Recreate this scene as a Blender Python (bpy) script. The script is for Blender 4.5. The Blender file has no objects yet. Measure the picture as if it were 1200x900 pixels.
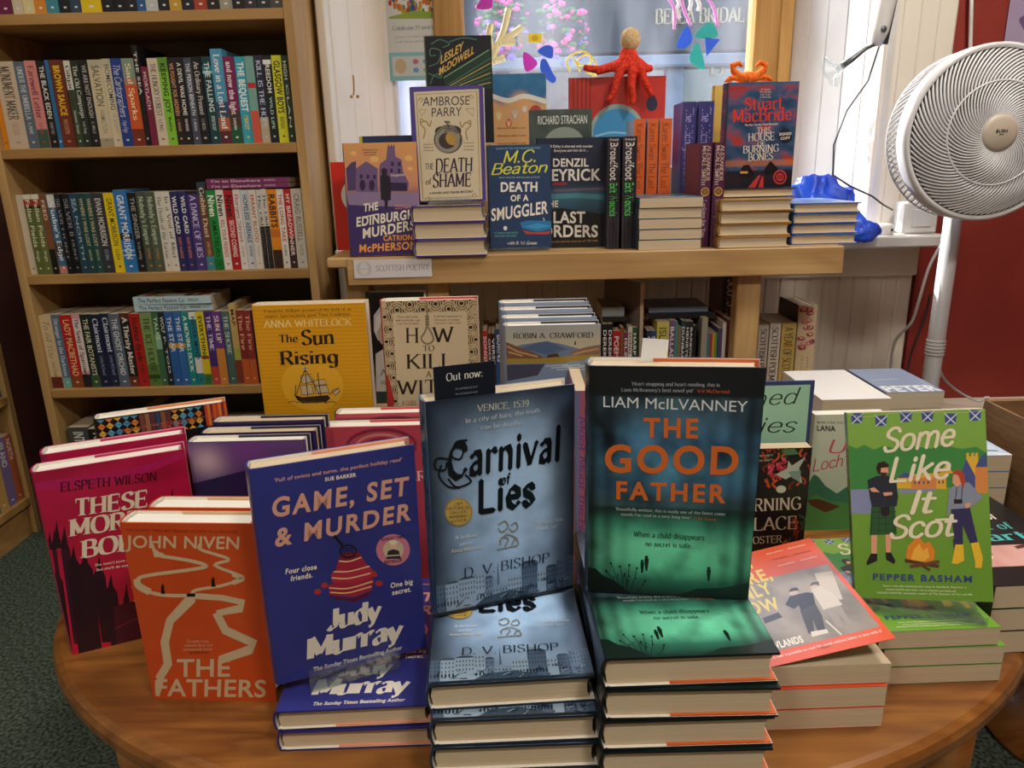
import bpy, math, random
import numpy as np
from mathutils import Matrix, Vector, noise

# ------------------------------------------------------------------ camera, sky, sun, lamps, exposure
SC = bpy.context.scene
COL = SC.collection
FPX, PITCH, ROLL = 870.0, 16.3, 1.4          # focal length in pixels of a 1200 px wide frame
CAMH = 1.0
_p, _r = math.radians(PITCH), math.radians(ROLL)
_R, _D, _F = Vector((1, 0, 0)), Vector((0, -math.sin(_p), -math.cos(_p))), Vector((0, math.cos(_p), -math.sin(_p)))
C_RIGHT = _R * math.cos(_r) + _D * math.sin(_r)
C_DOWN = -_R * math.sin(_r) + _D * math.cos(_r)
cam_d = bpy.data.cameras.new('camera')
cam = bpy.data.objects.new('camera', cam_d)
COL.objects.link(cam)
cam_d.sensor_width = 36.0
cam_d.sensor_fit = 'HORIZONTAL'
cam_d.lens = FPX / 1200 * 36
cam_d.clip_start = 0.02
cam_d.clip_end = 60
cm = Matrix((C_RIGHT, -C_DOWN, -_F)).transposed().to_4x4()
cm.translation = (0, 0, CAMH)
cam.matrix_world = cm
SC.camera = cam

def at(px, py, depth):
    """the world point that lies `depth` metres in front of the photographer on that sight line"""
    d = C_RIGHT * ((px - 600) / FPX) + C_DOWN * ((py - 450) / FPX) + _F
    return Vector((0, 0, CAMH)) + d * (depth / d.y)

def atz(px, py, z):
    d = C_RIGHT * ((px - 600) / FPX) + C_DOWN * ((py - 450) / FPX) + _F
    return Vector((0, 0, CAMH)) + d * ((z - CAMH) / d.z)

SC.view_settings.view_transform = 'Standard'
SC.view_settings.look = 'None'
SC.view_settings.gamma = 1.0
SC.view_settings.use_curve_mapping = False
SC.view_settings.exposure = 0.12
SC.cycles.use_denoising = True
SC.cycles.max_bounces = 8
SC.cycles.transparent_max_bounces = 24
SC.cycles.sample_clamp_indirect = 4.0
SC.cycles.caustics_reflective = False
SC.cycles.caustics_refractive = False

W_ = bpy.data.worlds.new('daylight')
SC.world = W_
W_.use_nodes = True
wn = W_.node_tree.nodes
sky = wn.new('ShaderNodeTexSky')
sky.sky_type = 'NISHITA'
sky.sun_disc = False
sky.sun_elevation = math.radians(38)
sky.sun_rotation = math.radians(-35)
sky.air_density = 1.0
sky.dust_density = 2.0
wn['Background'].inputs['Strength'].default_value = 1.3
W_.node_tree.links.new(sky.outputs[0], wn['Background'].inputs['Color'])

def lamp(name, kind, loc, direction, energy, color, **kw):
    d = bpy.data.lights.new(name, kind)
    d.energy = energy
    d.color = color
    for k, v in kw.items():
        setattr(d, k, v)
    o = bpy.data.objects.new(name, d)
    COL.objects.link(o)
    o.location = loc
    o.rotation_euler = Vector(direction).to_track_quat('-Z', 'Y').to_euler()
    return o

lamp('sun', 'SUN', (-4, 9, 8), (0.62, -0.62, -0.62), 10.0, (1.0, 0.95, 0.88), angle=0.01)
po = lamp('window_portal', 'AREA', (0.26, 2.62, 1.45), (0, -1, 0), 1.0, (1, 1, 1), shape='RECTANGLE', size=1.3, size_y=1.5)
po.data.cycles.is_portal = True
CEIL = 2.55
LAMPS = [(-0.75, -0.55), (0.65, -0.55), (-1.1, 1.05), (1.0, 1.0)]
LAMP_W = [15, 23, 5, 22]

random.seed(7)
ZF = 0.0                      # floor
ZT = CAMH - 0.572             # table top
ZD = CAMH - 0.180             # desk top
ZSILL = CAMH - 0.200

# ------------------------------------------------------------------ colours and materials
def hx(h, g=1.0):
    h = h.lstrip('#')
    if len(h) == 3: h = ''.join(c * 2 for c in h)
    v = [int(h[i:i + 2], 16) / 255 for i in (0, 2, 4)]
    v = [(c / 12.92 if c <= 0.04045 else ((c + 0.055) / 1.055) ** 2.4) * g for c in v]
    return (v[0], v[1], v[2])

def mix(a, b, t):
    t = max(0.0, min(1.0, t))
    return tuple(x + (y - x) * t for x, y in zip(a, b))

def new_mat(name):
    m = bpy.data.materials.new(name)
    m.use_nodes = True
    nt = m.node_tree
    return m, nt, nt.nodes['Principled BSDF'], nt.nodes, nt.links

def noise_mat(name, c1, c2, scale=8, rough=0.6, bump=0.0, stretch=(1, 1, 1), detail=4, spec=0.5, coat=0.0, bscale=None, ramp=(0.35, 0.65)):
    m, nt, b, N, L = new_mat(name)
    tc = N.new('ShaderNodeTexCoord')
    mp = N.new('ShaderNodeMapping')
    mp.inputs['Scale'].default_value = stretch
    L.new(tc.outputs['Object'], mp.inputs['Vector'])
    n = N.new('ShaderNodeTexNoise')
    n.inputs['Scale'].default_value = scale
    n.inputs['Detail'].default_value = detail
    L.new(mp.outputs[0], n.inputs['Vector'])
    r = N.new('ShaderNodeValToRGB')
    r.color_ramp.elements[0].position, r.color_ramp.elements[1].position = ramp
    r.color_ramp.elements[0].color = (*c1, 1)
    r.color_ramp.elements[1].color = (*c2, 1)
    L.new(n.outputs['Fac'], r.inputs['Fac'])
    L.new(r.outputs['Color'], b.inputs['Base Color'])
    b.inputs['Roughness'].default_value = rough
    b.inputs['Specular IOR Level'].default_value = spec
    b.inputs['Coat Weight'].default_value = coat
    if bump:
        bp = N.new('ShaderNodeBump')
        bp.inputs['Strength'].default_value = bump
        bp.inputs['Distance'].default_value = 0.002
        src = n
        if bscale:
            src = N.new('ShaderNodeTexNoise')
            src.inputs['Scale'].default_value = bscale
            src.inputs['Detail'].default_value = 3
            L.new(mp.outputs[0], src.inputs['Vector'])
        L.new(src.outputs['Fac'], bp.inputs['Height'])
        L.new(bp.outputs[0], b.inputs['Normal'])
    return m

def wood_mat(name, dark, light, axis='X', rough=0.45, ring=14.0, knots=True, coat=0.0):
    """softwood: long grain along one axis, ring bands distorted by noise, a few knots"""
    m, nt, b, N, L = new_mat(name)
    tc = N.new('ShaderNodeTexCoord')
    mp = N.new('ShaderNodeMapping')
    s = {'X': (0.22, 1, 1), 'Y': (1, 0.22, 1), 'Z': (1, 1, 0.16)}[axis]
    mp.inputs['Scale'].default_value = s
    L.new(tc.outputs['Object'], mp.inputs['Vector'])
    w = N.new('ShaderNodeTexNoise')
    w.inputs['Scale'].default_value = ring
    w.inputs['Detail'].default_value = 2
    w.inputs['Distortion'].default_value = 0.6
    L.new(mp.outputs[0], w.inputs['Vector'])
    mu = N.new('ShaderNodeMath')
    mu.operation = 'MULTIPLY'
    mu.inputs[1].default_value = 7.0
    L.new(w.outputs['Fac'], mu.inputs[0])
    fr = N.new('ShaderNodeMath')
    fr.operation = 'PINGPONG'
    fr.inputs[1].default_value = 1.0
    L.new(mu.outputs[0], fr.inputs[0])
    mp2 = N.new('ShaderNodeMapping')
    s2 = {'X': (3, 160, 160), 'Y': (160, 3, 160), 'Z': (160, 160, 3)}[axis]
    mp2.inputs['Scale'].default_value = s2
    L.new(tc.outputs['Object'], mp2.inputs['Vector'])
    f = N.new('ShaderNodeTexNoise')
    f.inputs['Scale'].default_value = 1.0
    f.inputs['Detail'].default_value = 3
    L.new(mp2.outputs[0], f.inputs['Vector'])
    ad = N.new('ShaderNodeMath')
    ad.operation = 'MULTIPLY_ADD'
    ad.inputs[1].default_value = 0.55
    L.new(f.outputs['Fac'], ad.inputs[0])
    mu2 = N.new('ShaderNodeMath')
    mu2.operation = 'MULTIPLY'
    mu2.inputs[1].default_value = 0.5
    L.new(fr.outputs[0], mu2.inputs[0])
    L.new(mu2.outputs[0], ad.inputs[2])
    r = N.new('ShaderNodeValToRGB')
    r.color_ramp.elements[0].position = 0.15
    r.color_ramp.elements[1].position = 0.85
    r.color_ramp.elements[0].color = (*light, 1)
    r.color_ramp.elements[1].color = (*dark, 1)
    L.new(ad.outputs[0], r.inputs['Fac'])
    out = r.outputs['Color']
    if knots:
        v = N.new('ShaderNodeTexVoronoi')
        v.inputs['Scale'].default_value = 2.4
        mp3 = N.new('ShaderNodeMapping')
        mp3.inputs['Scale'].default_value = {'X': (0.8, 1.6, 1.6), 'Y': (1.6, 0.8, 1.6), 'Z': (1.6, 1.6, 0.8)}[axis]
        L.new(tc.outputs['Object'], mp3.inputs['Vector'])
        L.new(mp3.outputs[0], v.inputs['Vector'])
        kr = N.new('ShaderNodeValToRGB')
        kr.color_ramp.elements[0].position = 0.025
        kr.color_ramp.elements[0].color = (1, 1, 1, 1)
        kr.color_ramp.elements[1].position = 0.06
        kr.color_ramp.elements[1].color = (0, 0, 0, 1)
        L.new(v.outputs['Distance'], kr.inputs['Fac'])
        mx = N.new('ShaderNodeMixRGB')
        mx.inputs['Color2'].default_value = (dark[0] * 0.35, dark[1] * 0.3, dark[2] * 0.3, 1)
        L.new(kr.outputs['Color'], mx.inputs['Fac'])
        L.new(out, mx.inputs['Color1'])
        out = mx.outputs['Color']
    L.new(out, b.inputs['Base Color'])
    b.inputs['Roughness'].default_value = rough
    b.inputs['Coat Weight'].default_value = coat
    b.inputs['Coat Roughness'].default_value = 0.25
    bp = N.new('ShaderNodeBump')
    bp.inputs['Strength'].default_value = 0.12
    bp.inputs['Distance'].default_value = 0.001
    L.new(f.outputs['Fac'], bp.inputs['Height'])
    L.new(bp.outputs[0], b.inputs['Normal'])
    return m

def print_mat(name, rough, spec=0.5):
    """printed card: the printed colour comes with the mesh, fine paper tooth from noise"""
    m, nt, b, N, L = new_mat(name)
    a = N.new('ShaderNodeAttribute')
    a.attribute_name = 'Col'
    tc = N.new('ShaderNodeTexCoord')
    n = N.new('ShaderNodeTexNoise')
    n.inputs['Scale'].default_value = 260
    n.inputs['Detail'].default_value = 2
    L.new(tc.outputs['Object'], n.inputs['Vector'])
    r = N.new('ShaderNodeValToRGB')
    r.color_ramp.elements[0].color = (0.93, 0.93, 0.93, 1)
    r.color_ramp.elements[1].color = (1, 1, 1, 1)
    L.new(n.outputs['Fac'], r.inputs['Fac'])
    mx = N.new('ShaderNodeMixRGB')
    mx.blend_type = 'MULTIPLY'
    mx.inputs['Fac'].default_value = 1
    L.new(a.outputs['Color'], mx.inputs['Color1'])
    L.new(r.outputs['Color'], mx.inputs['Color2'])
    L.new(mx.outputs[0], b.inputs['Base Color'])
    b.inputs['Roughness'].default_value = rough
    b.inputs['Specular IOR Level'].default_value = spec
    return m

def page_mat(name, c1, c2):
    """the cut edge of many sheets: fine lines across the thickness of the block"""
    m, nt, b, N, L = new_mat(name)
    tc = N.new('ShaderNodeTexCoord')
    mp = N.new('ShaderNodeMapping')
    mp.inputs['Scale'].default_value = (4, 2600, 4)
    L.new(tc.outputs['Object'], mp.inputs['Vector'])
    n = N.new('ShaderNodeTexNoise')
    n.inputs['Scale'].default_value = 1
    n.inputs['Detail'].default_value = 2
    L.new(mp.outputs[0], n.inputs['Vector'])
    r = N.new('ShaderNodeValToRGB')
    r.color_ramp.elements[0].position = 0.3
    r.color_ramp.elements[1].position = 0.7
    r.color_ramp.elements[0].color = (*c1, 1)
    r.color_ramp.elements[1].color = (*c2, 1)
    L.new(n.outputs['Fac'], r.inputs['Fac'])
    L.new(r.outputs['Color'], b.inputs['Base Color'])
    b.inputs['Roughness'].default_value = 0.85
    bp = N.new('ShaderNodeBump')
    bp.inputs['Strength'].default_value = 0.15
    bp.inputs['Distance'].default_value = 0.0004
    L.new(n.outputs['Fac'], bp.inputs['Height'])
    L.new(bp.outputs[0], b.inputs['Normal'])
    return m

MT = {}
MT['gloss'] = print_mat('laminated_print', 0.30)
MT['matt'] = print_mat('matt_print', 0.48, 0.35)
MT['page'] = page_mat('cream_pages', hx('#bba88c'), hx('#cfbd9f'))
MT['pagew'] = page_mat('white_pages', hx('#d8d2c6'), hx('#efeae0'))
MT['table'] = wood_mat('honey_pine', hx('#6a3c18'), hx('#98632d'), 'X', 0.30, 16, True, 0.3)
MT['case'] = wood_mat('bookcase_birch', hx('#9c7440'), hx('#bd955a'), 'X', 0.5, 6, False)
MT['casez'] = wood_mat('bookcase_birch_upright', hx('#a47d48'), hx('#c6a26a'), 'Z', 0.5, 6, False)
MT['caseback'] = noise_mat('bookcase_back_board', hx('#5a4a36'), hx('#6b5a44'), 3, 0.7, stretch=(1, 1, .2))
MT['desk'] = wood_mat('desk_pine', hx('#a47f4f'), hx('#c7a46f'), 'X', 0.45, 6, True)
MT['deskz'] = wood_mat('desk_pine_leg', hx('#a47f4f'), hx('#c7a46f'), 'Z', 0.45, 6, True)
MT['white'] = noise_mat('white_gloss_paint', hx('#cfcdc9'), hx('#dddbd8'), 5, 0.4, 0.1, bscale=40)
MT['cream'] = noise_mat('aged_cream_paint', hx('#d6ccba'), hx('#e6ddce'), 4, 0.5, 0.15, bscale=30, stretch=(1, 1, .3))
MT['red'] = noise_mat('brick_red_wall_paint', hx('#7d2419'), hx('#8d2d20'), 3, 0.7, 0.35, bscale=120)
MT['darkwall'] = noise_mat('dark_maroon_wall_paint', hx('#4a2420'), hx('#562b26'), 3, 0.7, 0.3, bscale=90)
MT['wall'] = noise_mat('warm_white_wall_paint', hx('#cdbfa8'), hx('#d9ccb6'), 3, 0.75, 0.2, bscale=80)
MT['ceiling'] = noise_mat('ceiling_paint', hx('#dcd5c8'), hx('#e5dfd4'), 3, 0.8, 0.2, bscale=60)
MT['carpet'] = noise_mat('green_cord_carpet', hx('#2b352e'), hx('#626e60'), 150, 0.95, 1.0, detail=6, bscale=330, spec=0.1, ramp=(0.38, 0.66))
MT['golden'] = wood_mat('golden_window_frame', hx('#96692a'), hx('#c39650'), 'Z', 0.4, 6, False)
MT['plastic'] = noise_mat('white_fan_plastic', hx('#cfcfd2'), hx('#dcdcde'), 4, 0.35)
MT['plastic2'] = noise_mat('warm_grey_hub_plastic', hx('#b3a695'), hx('#bdb09f'), 4, 0.45)
MT['blackp'] = noise_mat('black_plastic', hx('#17161a'), hx('#232226'), 20, 0.5)
MT['cardboard'] = noise_mat('brown_cardboard', hx('#7a5836'), hx('#8d6a44'), 30, 0.85, 0.2, stretch=(1, 1, 6))
MT['metal'] = noise_mat('dark_lamp_metal', hx('#55565a'), hx('#6c6d70'), 10, 0.35)
MT['metal'].node_tree.nodes['Principled BSDF'].inputs['Metallic'].default_value = 0.7
MT['blue'] = noise_mat('bright_blue_nylon', hx('#1c3fc0'), hx('#2f62ee'), 9, 0.32, 0.25, bscale=22)
MT['wool_red'] = noise_mat('coral_red_wool', hx('#b9281e'), hx('#de4a36'), 160, 0.95, 1.0, bscale=240, spec=0.1)
MT['wool_sand'] = noise_mat('sand_wool', hx('#bfa173'), hx('#d9bf93'), 160, 0.95, 1.0, bscale=240, spec=0.1)
MT['wool_orange'] = noise_mat('orange_wool', hx('#df5a1a'), hx('#f2823a'), 160, 0.9, 1.0, bscale=240, spec=0.1)
MT['pave'] = noise_mat('street_paving', hx('#8d8c8c'), hx('#a6a5a4'), 6, 0.8, 0.3)
MT['facade'] = noise_mat('slate_shopfront_paint', hx('#14171b'), hx('#1d2126'), 3, 0.6)
MT['stone'] = noise_mat('pale_facade_stone', hx('#5f6266'), hx('#74777c'), 4, 0.8, 0.3)
MT['shopglass'] = noise_mat('dark_shop_glass', hx('#14181c'), hx('#20262c'), 1.5, 0.08)
MT['tulle'] = noise_mat('white_bridal_fabric', hx('#c9ccd4'), hx('#e6e8ee'), 20, 0.9, 0.6, stretch=(6, 6, .4))
MT['leaf'] = noise_mat('basket_foliage', hx('#2d5a2a'), hx('#4d8a42'), 30, 0.8)
MT['petalp'] = noise_mat('pink_petals', hx('#e02f78'), hx('#f0689c'), 30, 0.8)
MT['petalv'] = noise_mat('lilac_petals', hx('#7a55bf'), hx('#a47fe0'), 30, 0.8)

def glass_mat(name, tint, haze, gloss=0.06):
    """clear sheet: mostly see-through, a mirror share and a thin milky film of dust with painted-in haze streaks"""
    m, nt, b, N, L = new_mat(name)
    N.remove(b)
    o = N['Material Output']
    t = N.new('ShaderNodeBsdfTransparent')
    t.inputs[0].default_value = (*tint, 1)
    g = N.new('ShaderNodeBsdfGlossy')
    g.inputs['Roughness'].default_value = 0.03
    d = N.new('ShaderNodeBsdfDiffuse')
    d.inputs[0].default_value = (0.9, 0.93, 1, 1)
    tr = N.new('ShaderNodeBsdfTranslucent')
    tr.inputs[0].default_value = (0.9, 0.93, 1, 1)
    mf = N.new('ShaderNodeMixShader')
    mf.inputs[0].default_value = 0.75
    L.new(d.outputs[0], mf.inputs[1])
    L.new(tr.outputs[0], mf.inputs[2])
    m1 = N.new('ShaderNodeMixShader')
    m1.inputs[0].default_value = gloss
    L.new(t.outputs[0], m1.inputs[1])
    L.new(g.outputs[0], m1.inputs[2])
    m2 = N.new('ShaderNodeMixShader')
    n = N.new('ShaderNodeTexNoise')
    tc = N.new('ShaderNodeTexCoord')
    mp = N.new('ShaderNodeMapping')
    mp.inputs['Rotation'].default_value = (0, 0.35, 0)
    mp.inputs['Scale'].default_value = (5, 5, 1.1)
    L.new(tc.outputs['Object'], mp.inputs['Vector'])
    L.new(mp.outputs[0], n.inputs['Vector'])
    n.inputs['Scale'].default_value = 1.2
    n.inputs['Detail'].default_value = 4
    mr = N.new('ShaderNodeMapRange')
    mr.inputs['From Min'].default_value = 0.35
    mr.inputs['From Max'].default_value = 0.75
    mr.inputs['To Min'].default_value = haze * 0.2
    mr.inputs['To Max'].default_value = min(1.0, haze * 2.4)
    L.new(n.outputs['Fac'], mr.inputs['Value'])
    L.new(mr.outputs[0], m2.inputs[0])
    L.new(m1.outputs[0], m2.inputs[1])
    L.new(mf.outputs[0], m2.inputs[2])
    L.new(m2.outputs[0], o.inputs['Surface'])
    return m
m, nt, b, N, L = new_mat('thin_white_fan_blade')
b.inputs['Base Color'].default_value = (0.72, 0.73, 0.76, 1)
b.inputs['Roughness'].default_value = 0.4
_tl = N.new('ShaderNodeBsdfTranslucent')
_tl.inputs[0].default_value = (0.75, 0.78, 0.84, 1)
_mx = N.new('ShaderNodeMixShader')
_nf = N.new('ShaderNodeTexNoise')
_nf.inputs['Scale'].default_value = 6
_mr = N.new('ShaderNodeMapRange')
_mr.inputs['To Min'].default_value = 0.42
_mr.inputs['To Max'].default_value = 0.52
L.new(_nf.outputs['Fac'], _mr.inputs['Value'])
L.new(_mr.outputs[0], _mx.inputs[0])
L.new(b.outputs[0], _mx.inputs[1])
L.new(_tl.outputs[0], _mx.inputs[2])
L.new(_mx.outputs[0], N['Material Output'].inputs['Surface'])
MT['fanblade'] = m
# thin poster paper lets some of the daylight through
MT['paper'] = print_mat('poster_paper', 0.7, 0.2)
N, L = MT['paper'].node_tree.nodes, MT['paper'].node_tree.links
_tl = N.new('ShaderNodeBsdfTranslucent')
_mx = N.new('ShaderNodeMixShader')
_mx.inputs[0].default_value = 0.45
L.new(N['Attribute'].outputs['Color'], _tl.inputs[0])
L.new(N['Principled BSDF'].outputs[0], _mx.inputs[1])
L.new(_tl.outputs[0], _mx.inputs[2])
L.new(_mx.outputs[0], N['Material Output'].inputs['Surface'])
MT['glass'] = glass_mat('shop_window_glass', (0.95, 0.98, 1.0), 0.04)  # its haze streaks paint glare and reflections into the pane, besides dirt
MT['frost'] = glass_mat('frosted_side_glass', (0.95, 0.98, 1.0), 0.62)
MT['acrylic'] = glass_mat('clear_acrylic', (0.94, 0.97, 0.97), 0.04, 0.12)

m, nt, b, N, L = new_mat('warm_lamp_diffuser')
b.inputs['Emission Color'].default_value = (1, 0.86, 0.66, 1)
b.inputs['Emission Strength'].default_value = 4
MT['lampglow'] = m

# ------------------------------------------------------------------ mesh collector
class MB:
    def __init__(s):
        s.v, s.f, s.m, s.c, s.mats = [], [], [], [], []
        s.smooth = []
    def mat(s, m):
        if m not in s.mats:
            s.mats.append(m)
        return s.mats.index(m)
    def add(s, verts, faces, m, col=(0.8, 0.8, 0.8), smooth=False):
        o = len(s.v)
        s.v.extend([tuple(v) for v in verts])
        if col and isinstance(col[0], (tuple, list)):
            s.c.extend(col)
        else:
            s.c.extend([col] * len(verts))
        k = s.mat(m)
        for f in faces:
            s.f.append([i + o for i in f])
            s.m.append(k)
            s.smooth.append(smooth)
        return s
    def box(s, x0, x1, y0, y1, z0, z1, m, col=(0.8, 0.8, 0.8), M=None, bev=0.0):
        if bev > 0:
            b = min(bev, (x1 - x0) / 2.01, (y1 - y0) / 2.01, (z1 - z0) / 2.01)
            V, F = [], []
            idx = {}
            for ix in (0, 1):
                for iy in (0, 1):
                    for iz in (0, 1):
                        X, Y, Z = (x0, x1)[ix], (y0, y1)[iy], (z0, z1)[iz]
                        dx, dy, dz = (b, -b)[ix], (b, -b)[iy], (b, -b)[iz]
                        for k, p in enumerate(((X, Y + dy, Z + dz), (X + dx, Y, Z + dz), (X + dx, Y + dy, Z))):
                            idx[ix, iy, iz, k] = len(V)
                            V.append(p)
            g = lambda a, b2, c, k: idx[a, b2, c, k]
            F.append([g(0, 0, 0, 0), g(0, 0, 1, 0), g(0, 1, 1, 0), g(0, 1, 0, 0)])
            F.append([g(1, 0, 0, 0), g(1, 1, 0, 0), g(1, 1, 1, 0), g(1, 0, 1, 0)])
            F.append([g(0, 0, 0, 1), g(1, 0, 0, 1), g(1, 0, 1, 1), g(0, 0, 1, 1)])
            F.append([g(0, 1, 0, 1), g(0, 1, 1, 1), g(1, 1, 1, 1), g(1, 1, 0, 1)])
            F.append([g(0, 0, 0, 2), g(0, 1, 0, 2), g(1, 1, 0, 2), g(1, 0, 0, 2)])
            F.append([g(0, 0, 1, 2), g(1, 0, 1, 2), g(1, 1, 1, 2), g(0, 1, 1, 2)])
            for a in (0, 1):
                for c in (0, 1):
                    F.append([g(0, a, c, 1), g(1, a, c, 1), g(1, a, c, 2), g(0, a, c, 2)])
                    F.append([g(a, 0, c, 0), g(a, 1, c, 0), g(a, 1, c, 2), g(a, 0, c, 2)])
                    F.append([g(a, c, 0, 0), g(a, c, 1, 0), g(a, c, 1, 1), g(a, c, 0, 1)])
                    for d in (0, 1):
                        F.append([g(a, c, d, 0), g(a, c, d, 1), g(a, c, d, 2)])
        else:
            V = [(x0, y0, z0), (x1, y0, z0), (x1, y1, z0), (x0, y1, z0), (x0, y0, z1), (x1, y0, z1), (x1, y1, z1), (x0, y1, z1)]
            F = [(0, 3, 2, 1), (4, 5, 6, 7), (0, 1, 5, 4), (1, 2, 6, 5), (2, 3, 7, 6), (3, 0, 4, 7)]
        if M is not None:
            V = [M @ Vector(v) for v in V]
        return s.add(V, F, m, col)
    def prism(s, poly, axis, a, b, m, col=(0.8, 0.8, 0.8)):
        """a closed outline (list of 2D points) pushed out along an axis from a to b"""
        n = len(poly)
        def P(p, t):
            return {'X': (t, p[0], p[1]), 'Y': (p[0], t, p[1]), 'Z': (p[0], p[1], t)}[axis]
        V = [P(p, a) for p in poly] + [P(p, b) for p in poly]
        F = [list(range(n))[::-1], list(range(n, 2 * n))] + [[i, (i + 1) % n, (i + 1) % n + n, i + n] for i in range(n)]
        return s.add(V, F, m, col)
    def tube(s, pts, r, m, sides=8, closed=False, col=(0.8, 0.8, 0.8), cap=True):
        pts = [Vector(p) for p in pts]
        n = len(pts)
        rs = r if isinstance(r, (list, tuple)) else [r] * n
        V, F = [], []
        t0 = (pts[1] - pts[0]).normalized()
        up = Vector((0, 0, 1)) if abs(t0.z) < 0.9 else Vector((1, 0, 0))
        nrm = t0.cross(up).normalized()
        for i in range(n):
            if closed:
                t = (pts[(i + 1) % n] - pts[i - 1]).normalized()
            else:
                t = (pts[min(i + 1, n - 1)] - pts[max(i - 1, 0)]).normalized()
            nrm = (nrm - t * nrm.dot(t)).normalized()
            bn = t.cross(nrm)
            for k in range(sides):
                a = 2 * math.pi * k / sides
                V.append(pts[i] + (nrm * math.cos(a) + bn * math.sin(a)) * rs[i])
        for i in range(n if closed else n - 1):
            j = (i + 1) % n
            for k in range(sides):
                l = (k + 1) % sides
                F.append([i * sides + k, i * sides + l, j * sides + l, j * sides + k])
        if cap and not closed:
            F.append([k for k in range(sides)][::-1])
            F.append([(n - 1) * sides + k for k in range(sides)])
        return s.add(V, F, m, col, True)
    def lathe(s, prof, m, seg=32, M=None, col=(0.8, 0.8, 0.8), smooth=True):
        """(radius, height) profile turned about Z"""
        V, F = [], []
        for r, z in prof:
            for k in range(seg):
                a = 2 * math.pi * k / seg
                p = Vector((r * math.cos(a), r * math.sin(a), z))
                V.append(M @ p if M is not None else p)
        n = len(prof)
        for i in range(n - 1):
            for k in range(seg):
                l = (k + 1) % seg
                F.append([i * seg + k, i * seg + l, (i + 1) * seg + l, (i + 1) * seg + k])
        if prof[0][0] > 1e-6:
            F.append(list(range(seg))[::-1])
        if prof[-1][0] > 1e-6:
            F.append([(n - 1) * seg + k for k in range(seg)])
        return s.add(V, F, m, col, smooth)
    def ball(s, c, r, m, seg=16, rings=10, scale=(1, 1, 1), fn=None):
        V, F = [], []
        for i in range(rings + 1):
            th = math.pi * i / rings
            for k in range(seg):
                a = 2 * math.pi * k / seg
                d = Vector((math.sin(th) * math.cos(a), math.sin(th) * math.sin(a), math.cos(th)))
                q = r * (fn(d) if fn else 1)
                V.append((c[0] + d.x * q * scale[0], c[1] + d.y * q * scale[1], c[2] + d.z * q * scale[2]))
        for i in range(rings):
            for k in range(seg):
                l = (k + 1) % seg
                F.append([i * seg + k, (i + 1) * seg + k, (i + 1) * seg + l, i * seg + l])
        return s.add(V, F, m, (0.8, 0.8, 0.8), True)
    def build(s, name, parent=None, M=None):
        me = bpy.data.meshes.new(name)
        me.from_pydata(s.v, [], s.f)
        for x in s.mats:
            me.materials.append(x)
        me.polygons.foreach_set('material_index', s.m)
        me.polygons.foreach_set('use_smooth', s.smooth)
        ca = me.color_attributes.new('Col', 'FLOAT_COLOR', 'POINT')
        ca.data.foreach_set('color', np.array([(c[0], c[1], c[2], 1.0) for c in s.c], dtype=np.float32).ravel())
        me.update()
        o = bpy.data.objects.new(name, me)
        COL.objects.link(o)
        if parent is not None:
            o.parent = parent
        if M is not None:
            o.matrix_world = M
        return o

def tag(o, label=None, cat=None, group=None, kind=None):
    if label: o['label'] = label
    if cat: o['category'] = cat
    if group: o['group'] = group
    if kind: o['kind'] = kind
    return o

def thing(name, label, cat, M=None, group=None):
    o = bpy.data.objects.new(name, None)
    o.empty_display_size = 0.02
    COL.objects.link(o)
    if M is not None:
        o.matrix_world = M
    return tag(o, label, cat, group)

def dup(root, M, label, group=None):
    c = root.copy()
    COL.objects.link(c)
    c.matrix_world = M
    c['label'] = label
    if group: c['group'] = group
    for ch in list(root.children):
        k = ch.copy()
        COL.objects.link(k)
        k.parent = c
        for g in list(ch.children):
            d = g.copy()
            COL.objects.link(d)
            d.parent = k
    return c
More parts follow.
